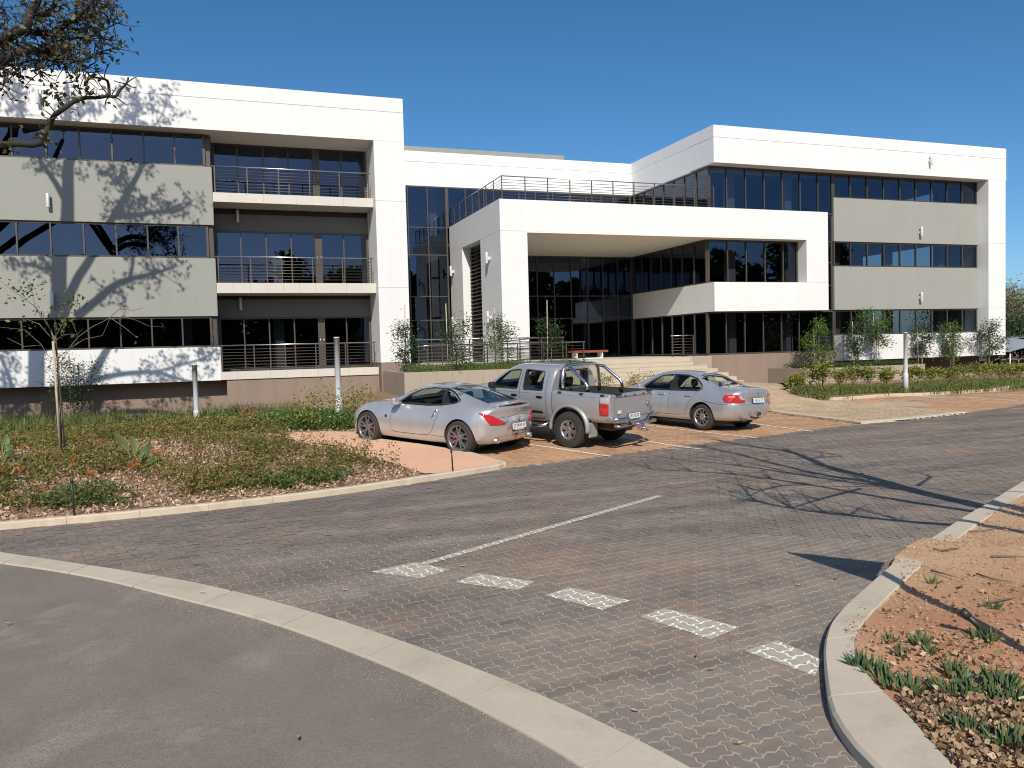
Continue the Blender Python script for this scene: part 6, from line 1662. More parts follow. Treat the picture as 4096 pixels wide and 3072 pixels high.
paddle_plant(gp(8, 1870), "broad-leaved green plant at the left edge of the frame", [(-.3, 0, .8), (.12, .0, .42), (.05, .1, .6), (.2, -.1, .3)], 1.0)
shrub(gp(1270, 1735), .52, .95, 'l_yellow', "bright green bushy shrub left of the tall bollard light", 700, .09)
q = gp(1478, 1730); shrub((q[0], q[1] + 1.5, q[2] + .1), .42, .95, 'l_yellow', "bright green shrub behind the sports coupe's nose", 420, .09)
g_ = gp(990, 1745); shrub((g_[0], g_[1], g_[2]), .20, .02, 'l_orange', "small dry orange-brown bush on a bare stem before the plinth", 10, .06)
t = [o for o in S.objects if o.get("label", "").startswith("small dry orange")][0]
pc = on_y(988, 1652, g_[1]); tag(link("dry_head", leaf_mesh("dry_head", leaf_arrays(pc + nrg.normal(0, 1, (200, 3)) * np.array([.13, .13, .09]), .06, .5, 0, .2), M['l_orange']), t), kind='stuff')
MB().tube([g_, pc], [.014, .009], 6).build("stem", M['bark2'], t)
for k, (x, y, lb) in enumerate([(2420, 1575, "small green shrub at planter foot just behind the pickup's load bed"), (2532, 1575, "middle small green shrub at the foot of the steps"), (2610, 1570, "small green shrub beside the saloon's front door mirror")]):
    c = on_y(x, y, 26.5); shrub((c[0], 26.5, float(gz(c[0], 26.5)) + .05), .34, .62, 'l_yellow', lb, 320, .08)
# ---- staked sapling at left
sp0 = gp(246, 1848); Yb = sp0[1]
sap = thing("sapling", tuple(sp0), "thin staked sapling with sparse yellow leaves in the left bed", "tree")
def at(px, py, dy=0.0): return on_y(px, py, Yb + dy)
b = MB()
zz6 = lambda x, y: (x * .48232, 1000 + y * .48232)
b.tube([at(*zz6(500, 1660)), at(*zz6(512, 1400)), at(*zz6(490, 1150)), at(*zz6(478, 900)), at(*zz6(455, 760)), at(*zz6(420, 660))], [.022, .021, .020, .018, .016, .013], 8)
twigs = [[(455, 760), (330, 620), (230, 575), (150, 620)], [(430, 690), (390, 600), (290, 470), (200, 400), (90, 330), (0, 255)], [(420, 660), (300, 500), (275, 400), (250, 270)], [(440, 740), (470, 700), (560, 540), (640, 420), (640, 350)], [(478, 900), (560, 830), (650, 720), (760, 640), (900, 570), (1060, 560), (1150, 590), (1230, 630), (1370, 640)], [(650, 720), (590, 580), (700, 520), (830, 490)], [(900, 570), (1000, 480), (1040, 410)], [(990, 490), (1100, 500), (1190, 480)], [(478, 920), (400, 880), (340, 780), (200, 660), (0, 640)], [(340, 790), (200, 800), (60, 730)], [(920, 565), (1030, 640), (1130, 720)], [(560, 830), (700, 740), (850, 710), (910, 570)], [(478, 960), (560, 850), (650, 760)], [(455, 760), (520, 700), (640, 700), (690, 650)]]
lp = []
for tw in twigs:
    dy0, dy1 = 0, rnd.uniform(-.5, .5)
    pts = [at(*zz6(*p), dy0 + (dy1 - dy0) * i / (len(tw) - 1)) for i, p in enumerate(tw)]
    b.tube(pts, list(np.linspace(.008, .003, len(pts))), 5)
    lp.append(pts[-1])
b.build("trunk", M['bark2'], sap)
P_ = []
for (x, y, n) in [(250, 290, 16), (160, 340, 8), (300, 330, 8), (140, 420, 8), (230, 390, 8), (640, 380, 14), (520, 460, 10), (600, 480, 8), (400, 500, 8), (690, 430, 6), (540, 575, 10), (560, 630, 10), (430, 620, 8), (230, 670, 8), (540, 690, 8), (480, 660, 4), (30, 290, 4), (80, 325, 4), (210, 570, 4), (345, 525, 5), (590, 510, 6), (180, 620, 4), (1130, 720, 3), (700, 470, 4)]:
    P_.append(at(*zz6(x, y)) + nrg.normal(0, 1, (n, 3)) * np.array([.09, .25, .07]))
link("leaves", leaf_mesh("leaves", leaf_arrays(np.concatenate(P_), .085, .55, .5, 0), M['l_sap']), sap)
MB().tube([at(*zz6(500, 1660), -.08), at(*zz6(440, 755), -.08)], [.024, .021], 8).build("stake", M['stake'], sap)
MB().tube([at(*zz6(540, 1660), .12), at(*zz6(465, 800), .12)], [.018, .016], 8).build("stake", M['stake'], sap)
q = gp(306, 1722); g1 = on_y(297, 1452, q[1])
young_tree(q, (g1[0], q[1], g1[2]), .35, 'l_dark', "small bushy young tree behind the staked sapling", 1, 2200, .10, None, 16, .9, 2.9)

# ---- right bed
rbx = [(3160, 1578), (3280, 1605), (3400, 1608), (3625, 1590), (4110, 1564), (4110, 1532), (3700, 1548), (3300, 1572), (3180, 1566)]
c6 = bed_scatter(9000, rbx); c6[:, 2] = gz(c6[:, 0], c6[:, 1]) + .07
c6 = c6[nrg.random(len(c6)) < smooth(.25, 1.0, np.abs(np.interp(c6[:, 0], [p[0] for p in RBl], [p[1] for p in RBl]) - c6[:, 1]))]
tag(link("bed_grass", leaf_mesh("bed_grass", blades(np.repeat(c6, 3, 0) + nrg.normal(0, .07, (len(c6) * 3, 3)) * np.array([1, 1, 0]), .27, .018, .8), M['l_grass'])), kind='stuff')
stuff_leaves("bed_plants", plants_from(c6[::4], 10, .12, .22, .08), .075, 'l_yellow', up=.3, aspect=.4)
rs_ = [(3175, 1572, .30, .55, "low leafy shrub at the pointed left tip of the right bed"), (3280, 1572, .42, 1.05, "yellow-green shrub nearest the low planter's front corner"), (3352, 1560, .40, .85, "second yellow-green shrub from left along the low planter"), (3415, 1555, .42, .95, "reddish-tinged shrub before the middle of the low planter"), (3475, 1555, .42, .92, "bright shrub left of the right bollard light by one gap"), (3548, 1552, .40, .92, "isolated shrub standing just left of the right bollard light"), (3640, 1548, .30, .80, "narrow shrub half hidden by the right bollard light"), (3720, 1548, .52, .75, "wide shrub at the right end of the low planter"), (3830, 1545, .75, .80, "spreading yellow shrub before the long low wall"), (3925, 1535, .62, .80, "leafy shrub below the broad three-staked tree"), (4010, 1530, .62, .80, "dense shrub below the rightmost young tree"), (4075, 1525, .45, .70, "last shrub at the right edge of the frame")]
for x, y, r, h, lb in rs_:
    g_ = gp(x, y - 6); shrub(g_ + np.array([0, 0, .05]), r * .85, h * .86, 'l_yellow', lb, 700, .13, "yellow-green shrubs along the right planter")

# ---- succulents, twigs, stones and leaves on the red soil
zf = lambda x, y: (3300 + x * .4652, 2300 + y * .4652)
def succulent(p, s, n, label):
    t = thing("succulent", tuple(p), label, "plant", "green succulents in the red soil")
    b = MB()
    for i in range(n):
        az = rnd.uniform(0, 2 * math.pi); tilt = rnd.uniform(.1, 1.0); L = s * rnd.uniform(.6, 1.15); r0 = rnd.uniform(0, .05)
        o = np.array(p) + np.array([math.cos(az) * r0, math.sin(az) * r0, 0])
        d = np.array([math.cos(az) * math.sin(tilt), math.sin(az) * math.sin(tilt), math.cos(tilt)])
        b.tube([o, o + d * L * .5, o + d * L + np.array([0, 0, L * .15])], [s * .085, s * .10, s * .015], 4)
    b.sm = [False] * len(b.sm)
    o = b.build("leaves", M['l_succ'], t); return t
soil_h = lambda x, y: float(soilz(x, y)) - .01
sl = [(300, 780, .125, 26, "succulent clump leaning over the near kerb edge"), (390, 790, .10, 14, "small succulent just right of the kerb-edge clump"), (470, 850, .12, 20, "succulent at the upper end of the kerb-side row"), (545, 930, .12, 22, "succulent in the middle of the kerb-side row"), (640, 970, .11, 16, "low succulent near the end of the kerb-side row"), (730, 980, .14, 20, "succulent with splayed leaves ending the kerb-side row"), (565, 555, .08, 12, "lone tiny succulent furthest up by the kerb"), (640, 680, .10, 16, "single succulent with a pale root on bare soil"), (830, 590, .11, 24, "double-headed succulent among dry leaves"), (900, 650, .09, 14, "small succulent directly below the double-headed one"), (980, 950, .12, 20, "left end of the big succulent patch"), (1060, 990, .13, 30, "front left part of the big succulent patch"), (1110, 830, .12, 26, "top of the big succulent patch"), (1190, 1010, .13, 30, "front middle of the big succulent patch"), (1310, 1010, .13, 30, "front right of the big succulent patch"), (1200, 880, .11, 20, "upper right of the big succulent patch"), (1480, 920, .14, 24, "tall succulent at upper right of the frame's patch"), (1560, 960, .13, 22, "succulent between the tall one and the frame edge"), (1620, 1060, .14, 26, "succulent at the right edge of the frame"), (1480, 1060, .12, 20, "succulent right of the big patch among leaves"), (1165, 1310, .12, 20, "succulent alone in the dense leaf litter"), (1280, 1380, .12, 22, "lower succulent of the pair in the leaf litter"), (1530, 1480, .13, 20, "yellowish succulent near the bottom right corner"), (1640, 1520, .13, 24, "succulent in the very bottom right corner"), (1310, 545, .09, 12, "succulent left of the pipe stub's shadow"), (1410, 570, .10, 14, "succulent beside the sign post's shadow"), (930, 70, .08, 10, "tiny succulent at the top of the soil near the sign shadow"), (1440, 300, .09, 12, "tiny succulent above the black pipe stub")]
for x, y, s_, n, lb in sl:
    a, c = zf(x, y); g_ = gp(a, c, .08); g_[2] = soil_h(g_[0], g_[1]); succulent(g_, s_ * rnd.uniform(.74, .95), n, lb)
def soil_pts(pix, n):
    poly = [tuple(gp(*zf(*q), .09)[:2]) for q in pix]; xs = [p[0] for p in poly]; ys = [p[1] for p in poly]
    q = np.stack([nrg.uniform(min(xs), max(xs), n), nrg.uniform(min(ys), max(ys), n)], 1); q = q[inside(poly, q[:, 0], q[:, 1])]
    return np.stack([q[:, 0], q[:, 1], soilz(q[:, 0], q[:, 1]) + .004], 1)
Lr = np.concatenate([soil_pts([(640, 1040), (900, 1000), (1800, 950), (1800, 1700), (1180, 1700)], 4200), patchy(soil_pts([(350, 820), (560, 1010), (1800, 1100), (1800, 500), (500, 500)], 600), 3.0, .55), soil_pts([(150, 450), (250, 700), (1800, 600), (1800, 0), (700, 0)], 160)])
Lr[:, 2] += nrg.random(len(Lr)) * .03
tag(link("leaf_litter", leaf_mesh("leaf_litter", leaf_arrays(Lr, .046, .7, 0, 0, fold=.25), M['l_litter2'])), kind='stuff')
def pebbles(pts, s0, s1, mat):
    ico = [(0, 0, 1), (.9, 0, .2), (.3, .85, .2), (-.7, .5, .2), (-.7, -.5, .2), (.3, -.85, .2), (0, 0, -.6)]
    fs = [(0, 1, 2), (0, 2, 3), (0, 3, 4), (0, 4, 5), (0, 5, 1), (6, 2, 1), (6, 3, 2), (6, 4, 3), (6, 5, 4), (6, 1, 5)]
    n = len(pts); base = np.array(ico); s = nrg.uniform(s0, s1, n); az = nrg.uniform(0, 6.28, n)
    v = base[None] * nrg.uniform(.7, 1.3, (n, 1, 3)) * s[:, None, None]
    c, q = np.cos(az)[:, None], np.sin(az)[:, None]
    v = np.stack([v[..., 0] * c - v[..., 1] * q, v[..., 0] * q + v[..., 1] * c, v[..., 2] * .7], -1) + pts[:, None, :]
    f = (np.array(fs)[None] + (np.arange(n) * 7)[:, None, None]).reshape(-1, 3)
    return np_mesh("gravel", v.reshape(-1, 3), f, 3, mat, {"tone": np.repeat(nrg.random(n), 10)})
M['gravel'] = leaf_mat("gravel", [(.50, .30, .18), (.42, .20, .10), (.58, .42, .30), (.36, .16, .08), (.62, .50, .38)], .0, .9)
tag(link("gravel", pebbles(np.concatenate([soil_pts([(150, 450), (250, 750), (1800, 1200), (1800, -300), (700, -300)], 5200), soil_pts([(700, 1000), (1200, 1700), (1800, 1700), (1800, 1000)], 500), soil_pts([(850, -250), (1354, -516), (1800, -660), (1800, -250)], 3500)]), .004, .013, M['gravel'])), kind='stuff')
for k, (pts, lb) in enumerate([([(1130, 310), (1190, 318), (1250, 300), (1300, 290)], "curved dry twig lying by the buried kerb end"), ([(1490, 340), (1600, 337), (1695, 340)], "straight pale stick at the right edge of the soil"), ([(1345, 172), (1450, 172), (1530, 162)], "thin twig on the upper soil near the kerb"), ([(1400, 440), (1500, 470), (1620, 495)], "thin dark twig above the sign shadow's pole"), ([(1420, 650), (1520, 620), (1640, 600)], "curved twig above the black pipe stub"), ([(1120, 430), (1200, 450), (1290, 475)], "small twig right of the sign's shadow")]):
    P3 = [gp(3000 + x * .6462, 2000 + y * .6462, .11) for x, y in pts]
    for p in P3: p[2] = soil_h(p[0], p[1]) + .02
    t = MB().tube(P3, [.008] * (len(P3) - 1) + [.004], 6).build("twig", M['bark2']); tag(t, lb, "twig", "dry twigs on the soil")
# light grit gathered along the edge of the asphalt
ai = resample(AS_IN, 400); gi = nrg.integers(0, 399, 16000); off = np.abs(nrg.normal(0, .17, 16000)); ga = []
for k_, o_ in zip(gi, off):
    t_ = ai[k_ + 1] - ai[k_]; t_ /= np.linalg.norm(t_); ga.append((*(ai[k_] - np.array([-t_[1], t_[0]]) * o_ + t_ * rnd.uniform(0, .05)), -.012))
ga = np.array(ga)
ga = ga[(np.sin(ga[:, 0] * 2.1 + 1) + np.sin(ga[:, 1] * 1.7) + nrg.normal(0, .6, len(ga))) > -.3]
M['grit'] = leaf_mat("pale_grit", [(.42, .36, .28), (.55, .48, .38), (.34, .29, .23), (.50, .42, .33)], .0, .9)
tag(link("road_grit", pebbles(ga, .0018, .0042, M['grit'])), kind='stuff')
# fallen leaves on the paving and road
fl_ = [(2245, 2022, "dry curled leaf on grey paving right of the lane line"), (2688, 2048, "dry leaf on the paving below the tree shadow"), (1380, 2362, "brown leaf on paving in front of the concrete edging"), (1850, 2265, "dry leaf right of the first painted block"), (2785, 2625, "reddish leaf left of the last painted block"), (2848, 2678, "flat brown leaf below the last painted block gap"), (2540, 2845, "brown leaf near the bottom of the paving"), (808, 2372, "long dry leaf on the concrete edging"), (922, 2362, "dark dry leaf at the edging's inner line"), (1192, 2952, "pale oak leaf alone on the asphalt"), (26, 2496, "small leaf at the left edge of the asphalt"), (1735, 2205, "dry leaf beside the painted lane line"), (2960, 2975, "tiny leaf low on the paving near the kerb"), (3195, 2342, "dark leaf on paving left of the sign shadow"), (3345, 2315, "brown leaf between sign shadow and paving line")]
for x, y, lb in fl_:
    g_ = gp(x, y, .012); s_ = rnd.uniform(.05, .075); az = rnd.uniform(0, 6.28)
    R_ = np.array([[math.cos(az), -math.sin(az)], [math.sin(az), math.cos(az)]])
    out = [(0, 0), (.25, .16), (.32, .10), (.5, .24), (.6, .12), (.8, .16), (1, 0), (.8, -.15), (.62, -.1), (.5, -.24), (.32, -.1), (.25, -.16)]
    vs = [(*(g_[:2] + R_ @ (np.array(q) - np.array([.5, 0])) * s_), g_[2] + .018 * abs(q[1]) * 2 + .014 * (q[0] - .5) ** 2 * 4 * .5) for q in out]
    vs = [(v[0], v[1], v[2] + rnd.uniform(0, .006)) for v in vs] + [(g_[0], g_[1], g_[2])]
    o = MB().add(vs, [(12, i, (i + 1) % 12) for i in range(12)]).build("fallen_leaf", M['l_litter']); tag(o, lb, "leaf", "fallen leaves on paving and road")

# ---- the oak at left: limbs that overhang the frame and limbs whose shadow lies on the facade
oak = thing("oak_tree", (-10.6, 21.5, .2), "large oak whose leafy boughs overhang the upper left corner", "tree")
SV = np.array(SUN_TRAVEL) / SUN_TRAVEL.y
z1_ = lambda x, y: (x * .48232, 200 + y * .48232)
OY = 22.0
def cast(px, Yw, Yt):
    p = on_y(*px, Yw); return p - SV * (Yw - Yt)
def shadow_limb(pts, rad, leafy, b, lv, jit=.5, Yt=OY):
    q = []
    for i, (f, p, Yw) in enumerate(pts):
        px = z1_(*p) if f == 1 else zz6(*p)
        q.append(cast(px, Yw, Yt + jit * math.sin(i * 1.7 + len(pts))))
    # refine
    q = smooth_line(q, 1); rs_ = list(.68 * np.interp(np.linspace(0, 1, len(q)), np.linspace(0, 1, len(rad)), rad))
    b.tube(q, rs_, 9)
    tot = len(q)
    for i in range(int(tot * (1 - leafy[1])), tot):
        for _ in range(leafy[0]):
            d = np.array([rnd.gauss(0, 1), rnd.gauss(0, .8), rnd.gauss(.15, .8)]); d /= np.linalg.norm(d); L = rnd.uniform(.25, .8)
            e = q[i] + d * L; tw = curve_pts(q[i], e, 3, .15); b.tube(tw, [.022, .016, .010, .006], 5)
            for w in tw[3:]: lv.append(np.array(w) + nrg.normal(0, .085, (9, 3)))
    return q
bt = MB(); lv = []; lv2 = []
S_, B_, W_ = YS, YS, Y0
b_ = MB(); b_.tube([(-10.75, 21.5, .0), (-10.7, 21.7, 3.0), (-10.6, 21.9, 7.0), cast(zz6(305, 1130), B_, OY), cast(zz6(305, 850), B_, OY), cast(zz6(400, 690), S_, OY), cast(zz6(485, 540), S_, OY), cast(zz6(492, 60), S_, OY), cast(z1_(560, 1400), S_, OY), cast(z1_(566, 950), S_, OY), cast(z1_(566, 560), W_, OY), cast(z1_(555, 260), W_, OY)], [.46, .40, .34, .27, .26, .26, .26, .24, .22, .18, .13, .05], 14)
b_.build("trunk", M['bark'], oak)
shadow_limb([(6, (520, 560), S_), (610, 280) and (6, (610, 280), S_), (6, (760, 60), S_), (1, (925, 1400), S_), (1, (1060, 1180), S_), (1, (1190, 950), S_), (1, (1110, 600), W_), (1, (1130, 510), W_), (1, (1160, 400), W_)], [.24, .21, .19, .17, .15, .12, .08, .05, .03], (5, .66), bt, lv)
shadow_limb([(1, (530, 1230), S_), (1, (450, 1080), S_), (1, (320, 910), S_), (1, (200, 560), W_), (1, (160, 480), W_), (1, (150, 320), W_)], [.17, .15, .12, .09, .06, .03], (5, .75), bt, lv)
shadow_limb([(1, (940, 1390), S_), (1, (1150, 1370), S_), (1, (1300, 1340), S_), (1, (1480, 1350), S_), (1, (1590, 1250), S_)], [.14, .12, .10, .07, .03], (5, .8), bt, lv)
shadow_limb([(6, (640, 545), S_), (6, (800, 420), S_), (6, (960, 280), S_), (6, (1080, 240), S_), (6, (1300, 190), S_), (6, (1420, 150), S_)], [.22, .19, .16, .12, .08, .03], (5, .65), bt, lv)
shadow_limb([(6, (1080, 240), S_), (6, (1110, 60), S_), (1, (1090, 1380), S_), (1, (1010, 1130), S_), (1, (880, 1010), S_)], [.09, .08, .06, .05, .03], (5, .65), bt, lv)
shadow_limb([(6, (420, 160), S_), (6, (330, 150), S_), (6, (240, 110), S_)], [.10, .07, .03], (5, .8), bt, lv)
shadow_limb([(6, (640, 1400), B_), (6, (740, 1090), B_), (6, (890, 830), B_), (6, (1030, 560), S_)], [.24, .21, .17, .12], (1, .3), bt, lv)
shadow_limb([(6, (740, 1090), B_), (6, (1000, 1030), B_), (6, (1300, 1010), B_), (6, (1500, 1080), B_), (6, (1640, 1100), B_)], [.14, .12, .10, .07, .04], (2, .75), bt, lv)
shadow_limb([(6, (1300, 1010), B_), (6, (1500, 960), B_), (6, (1700, 900), B_), (6, (1800, 830), B_)], [.07, .06, .05, .03], (4, .9), bt, lv)
shadow_limb([(6, (100, 1130), B_), (6, (60, 1000), B_), (6, (0, 880), B_), (6, (-150, 700), B_)], [.12, .10, .08, .05], (4, .9), bt, lv)
shadow_limb([(6, (640, 1420), YP), (6, (800, 1380), YP), (6, (1130, 1330), YP), (6, (1400, 1350), YP), (6, (1610, 1390), YP)], [.16, .14, .12, .09, .05], (3, .6), bt, lv)
shadow_limb([(6, (60, 1480), YP), (6, (60, 1380), YP), (6, (120, 1300), YP), (6, (180, 1380), YP)], [.18, .15, .10, .06], (5, .8), bt, lv)
shadow_limb([(1, (600, 700), W_), (1, (660, 560), W_), (1, (720, 500), W_)], [.06, .05, .03], (5, .9), bt, lv)
shadow_limb([(1, (1190, 950), S_), (1, (1260, 880), S_), (1, (1340, 560), W_), (1, (1380, 440), W_)], [.07, .06, .04, .02], (5, .65), bt, lv)
# limbs in view
zo = lambda x, y: (x * .36157, y * .36157)
OV = 19.6
def view_limb(pts, r0, r1, leafy=0, b=None, dep=0.0, twig=.55):
    q = [on_y(*zo(*p), OV + dep + .5 * math.sin(i * 1.3)) for i, p in enumerate(pts)]
    q = smooth_line(q, 1); b.tube(q, list(np.linspace(r0, r1, len(q))), 8)
    for i in range(1, len(q)):
        for _ in range(leafy):
            d = np.array([rnd.gauss(0, 1), rnd.gauss(0, .9), rnd.gauss(.05, .8)]); d /= np.linalg.norm(d); L = rnd.uniform(.2, twig)
            tw = curve_pts(q[i] * rnd.random() + q[i - 1] * 0 + q[i] * 0, q[i] + d * L, 3, .15) if False else curve_pts(q[i], q[i] + d * L, 3, .15)
            b.tube(tw, [.012, .010, .008, .006], 5)
            for w in tw[2:]: lv2.append(np.array(w) + nrg.normal(0, .07, (2, 3)))
    return q
vb = MB()
A_ = view_limb([(-900, 1500), (-300, 1590), (0, 1610), (180, 1580), (420, 1610), (450, 1530), (540, 1420), (590, 1280), (680, 1220), (800, 1130), (920, 1080), (1080, 1080), (1200, 1060), (1280, 1075), (1320, 1000), (1400, 930), (1420, 860)], .085, .020, 0, vb)
view_limb([(1210, 1060), (1200, 900), (1150, 870), (1000, 850), (960, 790)], .036, .016, 0, vb)
for tw in [[(1150, 870), (1090, 820), (1040, 720)], [(1150, 870), (1170, 770), (1215, 700)], [(1400, 930), (1470, 970), (1520, 960)], [(1400, 930), (1290, 905), (1260, 890)], [(1400, 920), (1480, 860), (1510, 860)], [(1280, 1075), (1400, 1160), (1420, 1165)], [(1210, 1070), (1170, 1110), (1160, 1180)], [(920, 1080), (850, 1000), (780, 940)], [(620, 1260), (560, 1180), (500, 1120)], [(560, 1270), (520, 1240), (500, 1225)], [(1200, 1050), (1120, 960), (1090, 900)], [(920, 1080), (990, 1020), (1050, 970)], [(1240, 1040), (1280, 980), (1285, 950)], [(980, 850), (960, 900), (930, 910)]]:
    view_limb(tw, .014, .008, 0, vb)
for (x, y, n) in [(640, 1090, 60), (560, 1090, 25), (1035, 1000, 45), (790, 1060, 35), (850, 1150, 18), (940, 900, 16), (540, 1380, 22), (450, 1480, 30), (480, 1550, 20), (150, 1650, 18), (1410, 950, 8), (1230, 1090, 14), (750, 1240, 12)]:
    lv2.append(on_y(*zo(x, y), OV) + nrg.normal(0, 1, (n, 3)) * np.array([.12, .2, .09]))
view_limb([(-900, 900), (-300, 760), (0, 680), (120, 620), (250, 560), (430, 560), (560, 600), (640, 660)], .17, .03, 7, vb)
view_limb([(430, 560), (600, 520), (760, 500), (770, 630), (860, 680), (1000, 640), (1090, 580), (1270, 530)], .06, .012, 3, vb)
view_limb([(-900, 700), (-300, 560), (0, 460), (150, 370), (300, 300), (330, 130), (420, 40), (480, -200)], .16, .05, 6, vb)
view_limb([(300, 350), (560, 390), (800, 230), (900, 150), (1010, 20), (1060, -150)], .07, .03, 5, vb)
view_limb([(330, 130), (480, 180), (600, 80), (640, -100)], .07, .04, 5, vb, .3)
view_limb([(800, 230), (1000, 200), (1100, 150), (1180, 60)], .03, .01, 5, vb)
view_limb([(560, 390), (760, 420), (950, 420), (1100, 380), (1130, 480)], .04, .01, 5, vb)
view_limb([(1080, 350), (1180, 320), (1280, 250)], .012, .005, 2, vb)
view_limb([(200, 560), (330, 640), (420, 740), (440, 830)], .02, .006, 3, vb)
view_limb([(640, 640), (720, 720), (780, 690)], .02, .006, 5, vb)
view_limb([(850, 690), (900, 760), (960, 800)], .012, .005, 3, vb)
view_limb([(-200, 640), (0, 700), (60, 800), (30, 980)], .05, .01, 5, vb)
view_limb([(0, 700), (120, 720), (220, 720)], .03, .008, 5, vb)
view_limb([(-300, 200), (0, 60), (60, 140)], .05, .01, 5, vb)
view_limb([(420, 300), (480, 450), (640, 480), (780, 560)], .03, .008, 5, vb)
view_limb([(700, 300), (850, 330), (1000, 300), (1150, 420)], .02, .006, 5, vb)
view_limb([(1000, 60), (1100, 60), (1190, 40)], .02, .006, 5, vb)
# boughs that join them to the trunk
ctr = np.array(cast(zz6(305, 1130), B_, OY))
for pth in ([(-10.62, 21.9, 6.4), (-8.5, 20.8, 7.4), (-6.3, 20.2, 8.0), on_y(*zo(-900, 1500), OV)], [(-10.6, 21.9, 7.4), (-9.0, 21, 9.0), (-7.0, 20.2, 10.4), on_y(*zo(-900, 900), OV)], [(-10.6, 22, 8.4), (-9.2, 21, 10.2), (-7.2, 20.4, 11.4), on_y(*zo(-900, 700), OV)]):
    vb.tube(smooth_line(pth, 1), [.17, .165, .16, .15, .14, .13, .12, .11][:len(smooth_line(pth, 1))], 10)
vb.build("bough", M['bark'], oak); bt.build("limb", M['bark'], oak)
link("foliage", leaf_mesh("foliage", np.concatenate([leaf_arrays(np.concatenate(lv), .17, .55, .25, 0), leaf_arrays(np.concatenate(lv2)[::2], .145, .52, .25, 0)]), M['l_oak']), oak)

# ---- the bare tree right of the frame, whose shadow crosses the paving
z17_ = lambda x, y: (2600 + x * .6763, 1700 + y * .6763)
bare = thing("bare_tree", (8.5, 3.2, .1), "leafless tree outside the right edge throwing branch shadows on the paving", "tree")
bb = MB(); lvb = []
def ground_cast(px, Yt):
    s = gp(*px); t = s[1] - Yt; return s - SV * t
def bare_limb(pts, r0, r1, twigs=0):
    q = [ground_cast(z17_(*p), 3.2 + .15 * math.sin(2.1 * i)) for i, p in enumerate(pts)]
    bb.tube(smooth_line(q, 1), list(np.linspace(r0 * 1.3, r1 * 1.5, len(smooth_line(q, 1)))), 7)
    for i in range(1, len(q)):
        for _ in range(twigs * 2):
            d = np.array([rnd.gauss(-.2, .35), rnd.gauss(0, .3), rnd.gauss(.8, .3)]); tw = curve_pts(q[i], q[i] + d * rnd.uniform(.5, 1.4), 4, .04); bb.tube(tw, [.020, .016, .012, .009, .006], 5)
            for w in tw[2:]: lvb.append(np.array(w) + nrg.normal(0, .07, (3, 3)))
bare_limb([(1980, 485), (1560, 390), (1300, 310), (1050, 250), (940, 200), (830, 155), (620, 130), (440, 100)], .12, .02, 2)
bare_limb([(1700, 430), (1400, 360), (1190, 340), (860, 290), (540, 240), (130, 200)], .055, .012, 1)
bare_limb([(1560, 390), (1300, 335), (990, 290), (700, 220), (480, 160), (320, 130)], .06, .012, 2)
bare_limb([(1940, 515), (1440, 440), (960, 355), (720, 320), (500, 290), (250, 275), (0, 260)], .05, .010, 1)
bare_limb([(1830, 595), (1500, 570), (1180, 535), (1040, 520), (820, 490), (640, 455), (590, 420)], .042, .012, 2)
bare_limb([(1250, 375), (1000, 440), (840, 490)], .026, .01, 1)
bare_limb([(960, 355), (780, 355), (650, 390)], .022, .01, 1)
bare_limb([(1580, 360), (1650, 315), (1660, 300), (1560, 275), (1440, 255)], .022, .008)
bare_limb([(940, 200), (1020, 190), (1140, 185)], .03, .012, 1)
bare_limb([(2400, 440), (1900, 405), (1650, 375)], .014, .010)
for tip in ((1980, 485), (1940, 515), (1830, 595)):
    e = ground_cast(z17_(*tip), 3.2); bb.tube(curve_pts((8.5, 3.2, .9), e, 5, .04), list(np.linspace(.13, .12 if tip[0] == 1980 else .05, 6)), 8)
bb.tube([(8.5, 3.2, 0), (8.5, 3.2, .9)], [.17, .14], 10)
bb.build("trunk", M['bark'], bare)
for (x, y, n) in ((800, 165, 60), (620, 150, 50), (500, 120, 50), (280, 170, 60), (900, 175, 40), (330, 210, 40), (560, 180, 40), (640, 450, 40), (430, 370, 30), (1150, 180, 20)):
    lvb.append(ground_cast(z17_(x, y), 3.2) + nrg.normal(0, 1, (n, 3)) * np.array([.28, .2, .22]))
link("foliage", leaf_mesh("foliage", leaf_arrays(np.concatenate(lvb), .07, .45, .2, 0), M['l_oak']), bare)

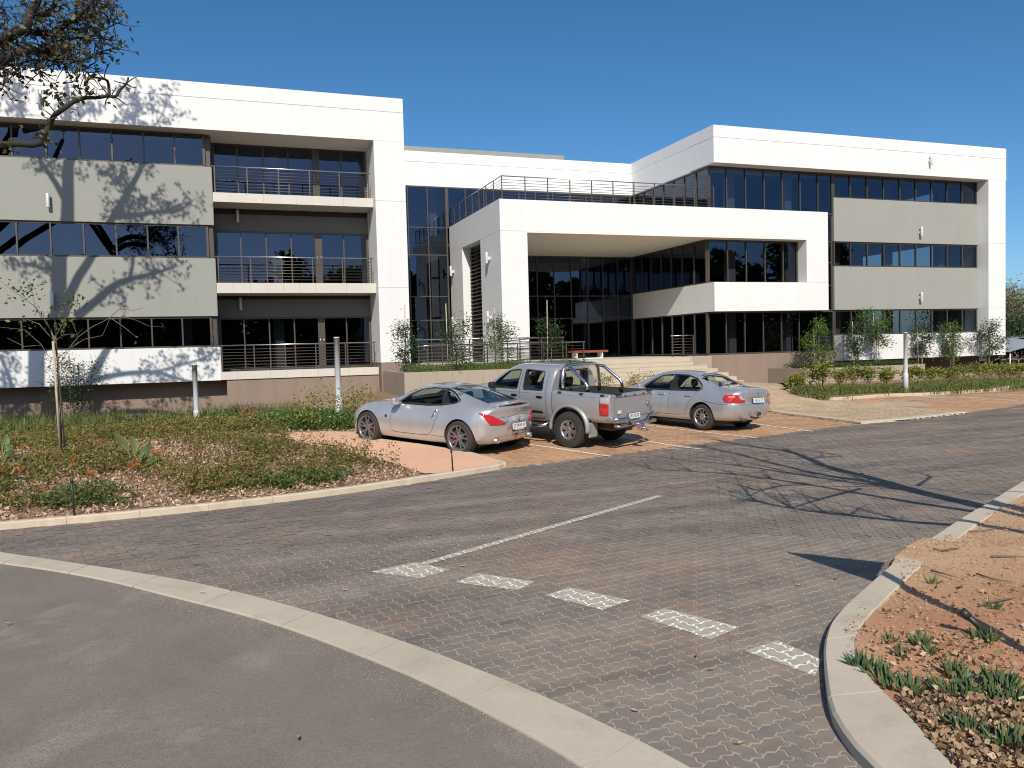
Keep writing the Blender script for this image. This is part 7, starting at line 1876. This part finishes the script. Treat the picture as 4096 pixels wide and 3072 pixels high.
# ---- trees beyond the right wing, and the wood behind the camera that the windows mirror
def far_tree(p, h, r, mat, label, n, bare_=False, leaf=.5):
    t = thing("far_tree", p, label, "tree", "trees beyond the car park"); p = np.array(p, float)
    b = MB(); b.tube([p, p + np.array([0, 0, h * .5])], [.22, .14], 7); pts = []
    for i in range(16 if not bare_ else 26):
        e = p + np.array([rnd.gauss(0, r * .55), rnd.gauss(0, r * .55), h * rnd.uniform(.45, 1.0)])
        b.tube(curve_pts(p + np.array([0, 0, h * rnd.uniform(.2, .5)]), e, 4, .12), [.10, .07, .05, .035, .02], 5)
        pts.append(e + nrg.normal(0, 1, (n // 16, 3)) * np.array([r * .28, r * .28, h * .09]))
        if bare_:
            for _ in range(5): b.tube(curve_pts(e, e + np.array([rnd.gauss(0, .8), rnd.gauss(0, .8), rnd.gauss(.7, .5)]), 2, .1), [.03, .02, .01], 4)
    b.build("trunk", M['bark2'], t)
    link("crown", leaf_mesh("crown", leaf_arrays(np.concatenate(pts), leaf, .6, .05, .1), M[mat]), t)
for x, y, h, r, m_, n, ba, lb in [(58.5, 47.5, 4.2, 2.2, 'l_dark', 1500, False, "dark bushy tree directly behind the right wing's corner"), (70, 57, 7.2, 3.4, 'l_bed', 700, True, "tall thin-leaved tree at the right edge of the frame"), (66, 56, 6.0, 3.0, 'l_oak', 500, True, "greyish bare tree beyond the shade canopies"), (78, 60, 6.5, 3.4, 'l_dark', 1500, False, "dark tree at the far right behind the canopies"), (84, 72, 8, 4, 'l_bed', 1200, False, "pale green distant tree beyond the canopies")]:
    far_tree((x, y, -.8), h, r, m_, lb, n * 6, ba, .2)
pts = []
for i in range(64):
    x = -45 + 190 * (i + rnd.random()) / 64; y = rnd.uniform(-38, -26); h = rnd.uniform(6.5, 12.0) + (6.0 if 58 < x < 90 else 3.5 if (8 < x < 16 or 26 < x < 58) else 0); r = rnd.uniform(1.8, 3.2)
    k = 1500; u = nrg.random(k); pts.append(np.stack([x + nrg.normal(0, 1, k) * r * (1.05 - .75 * u), y + nrg.normal(0, 1, k) * r * (1.05 - .75 * u), u * h], 1))
tag(link("woodland", leaf_mesh("woodland", leaf_arrays(np.concatenate(pts), 1.0, .8, .1, 0), M['l_dark'])), kind='stuff')
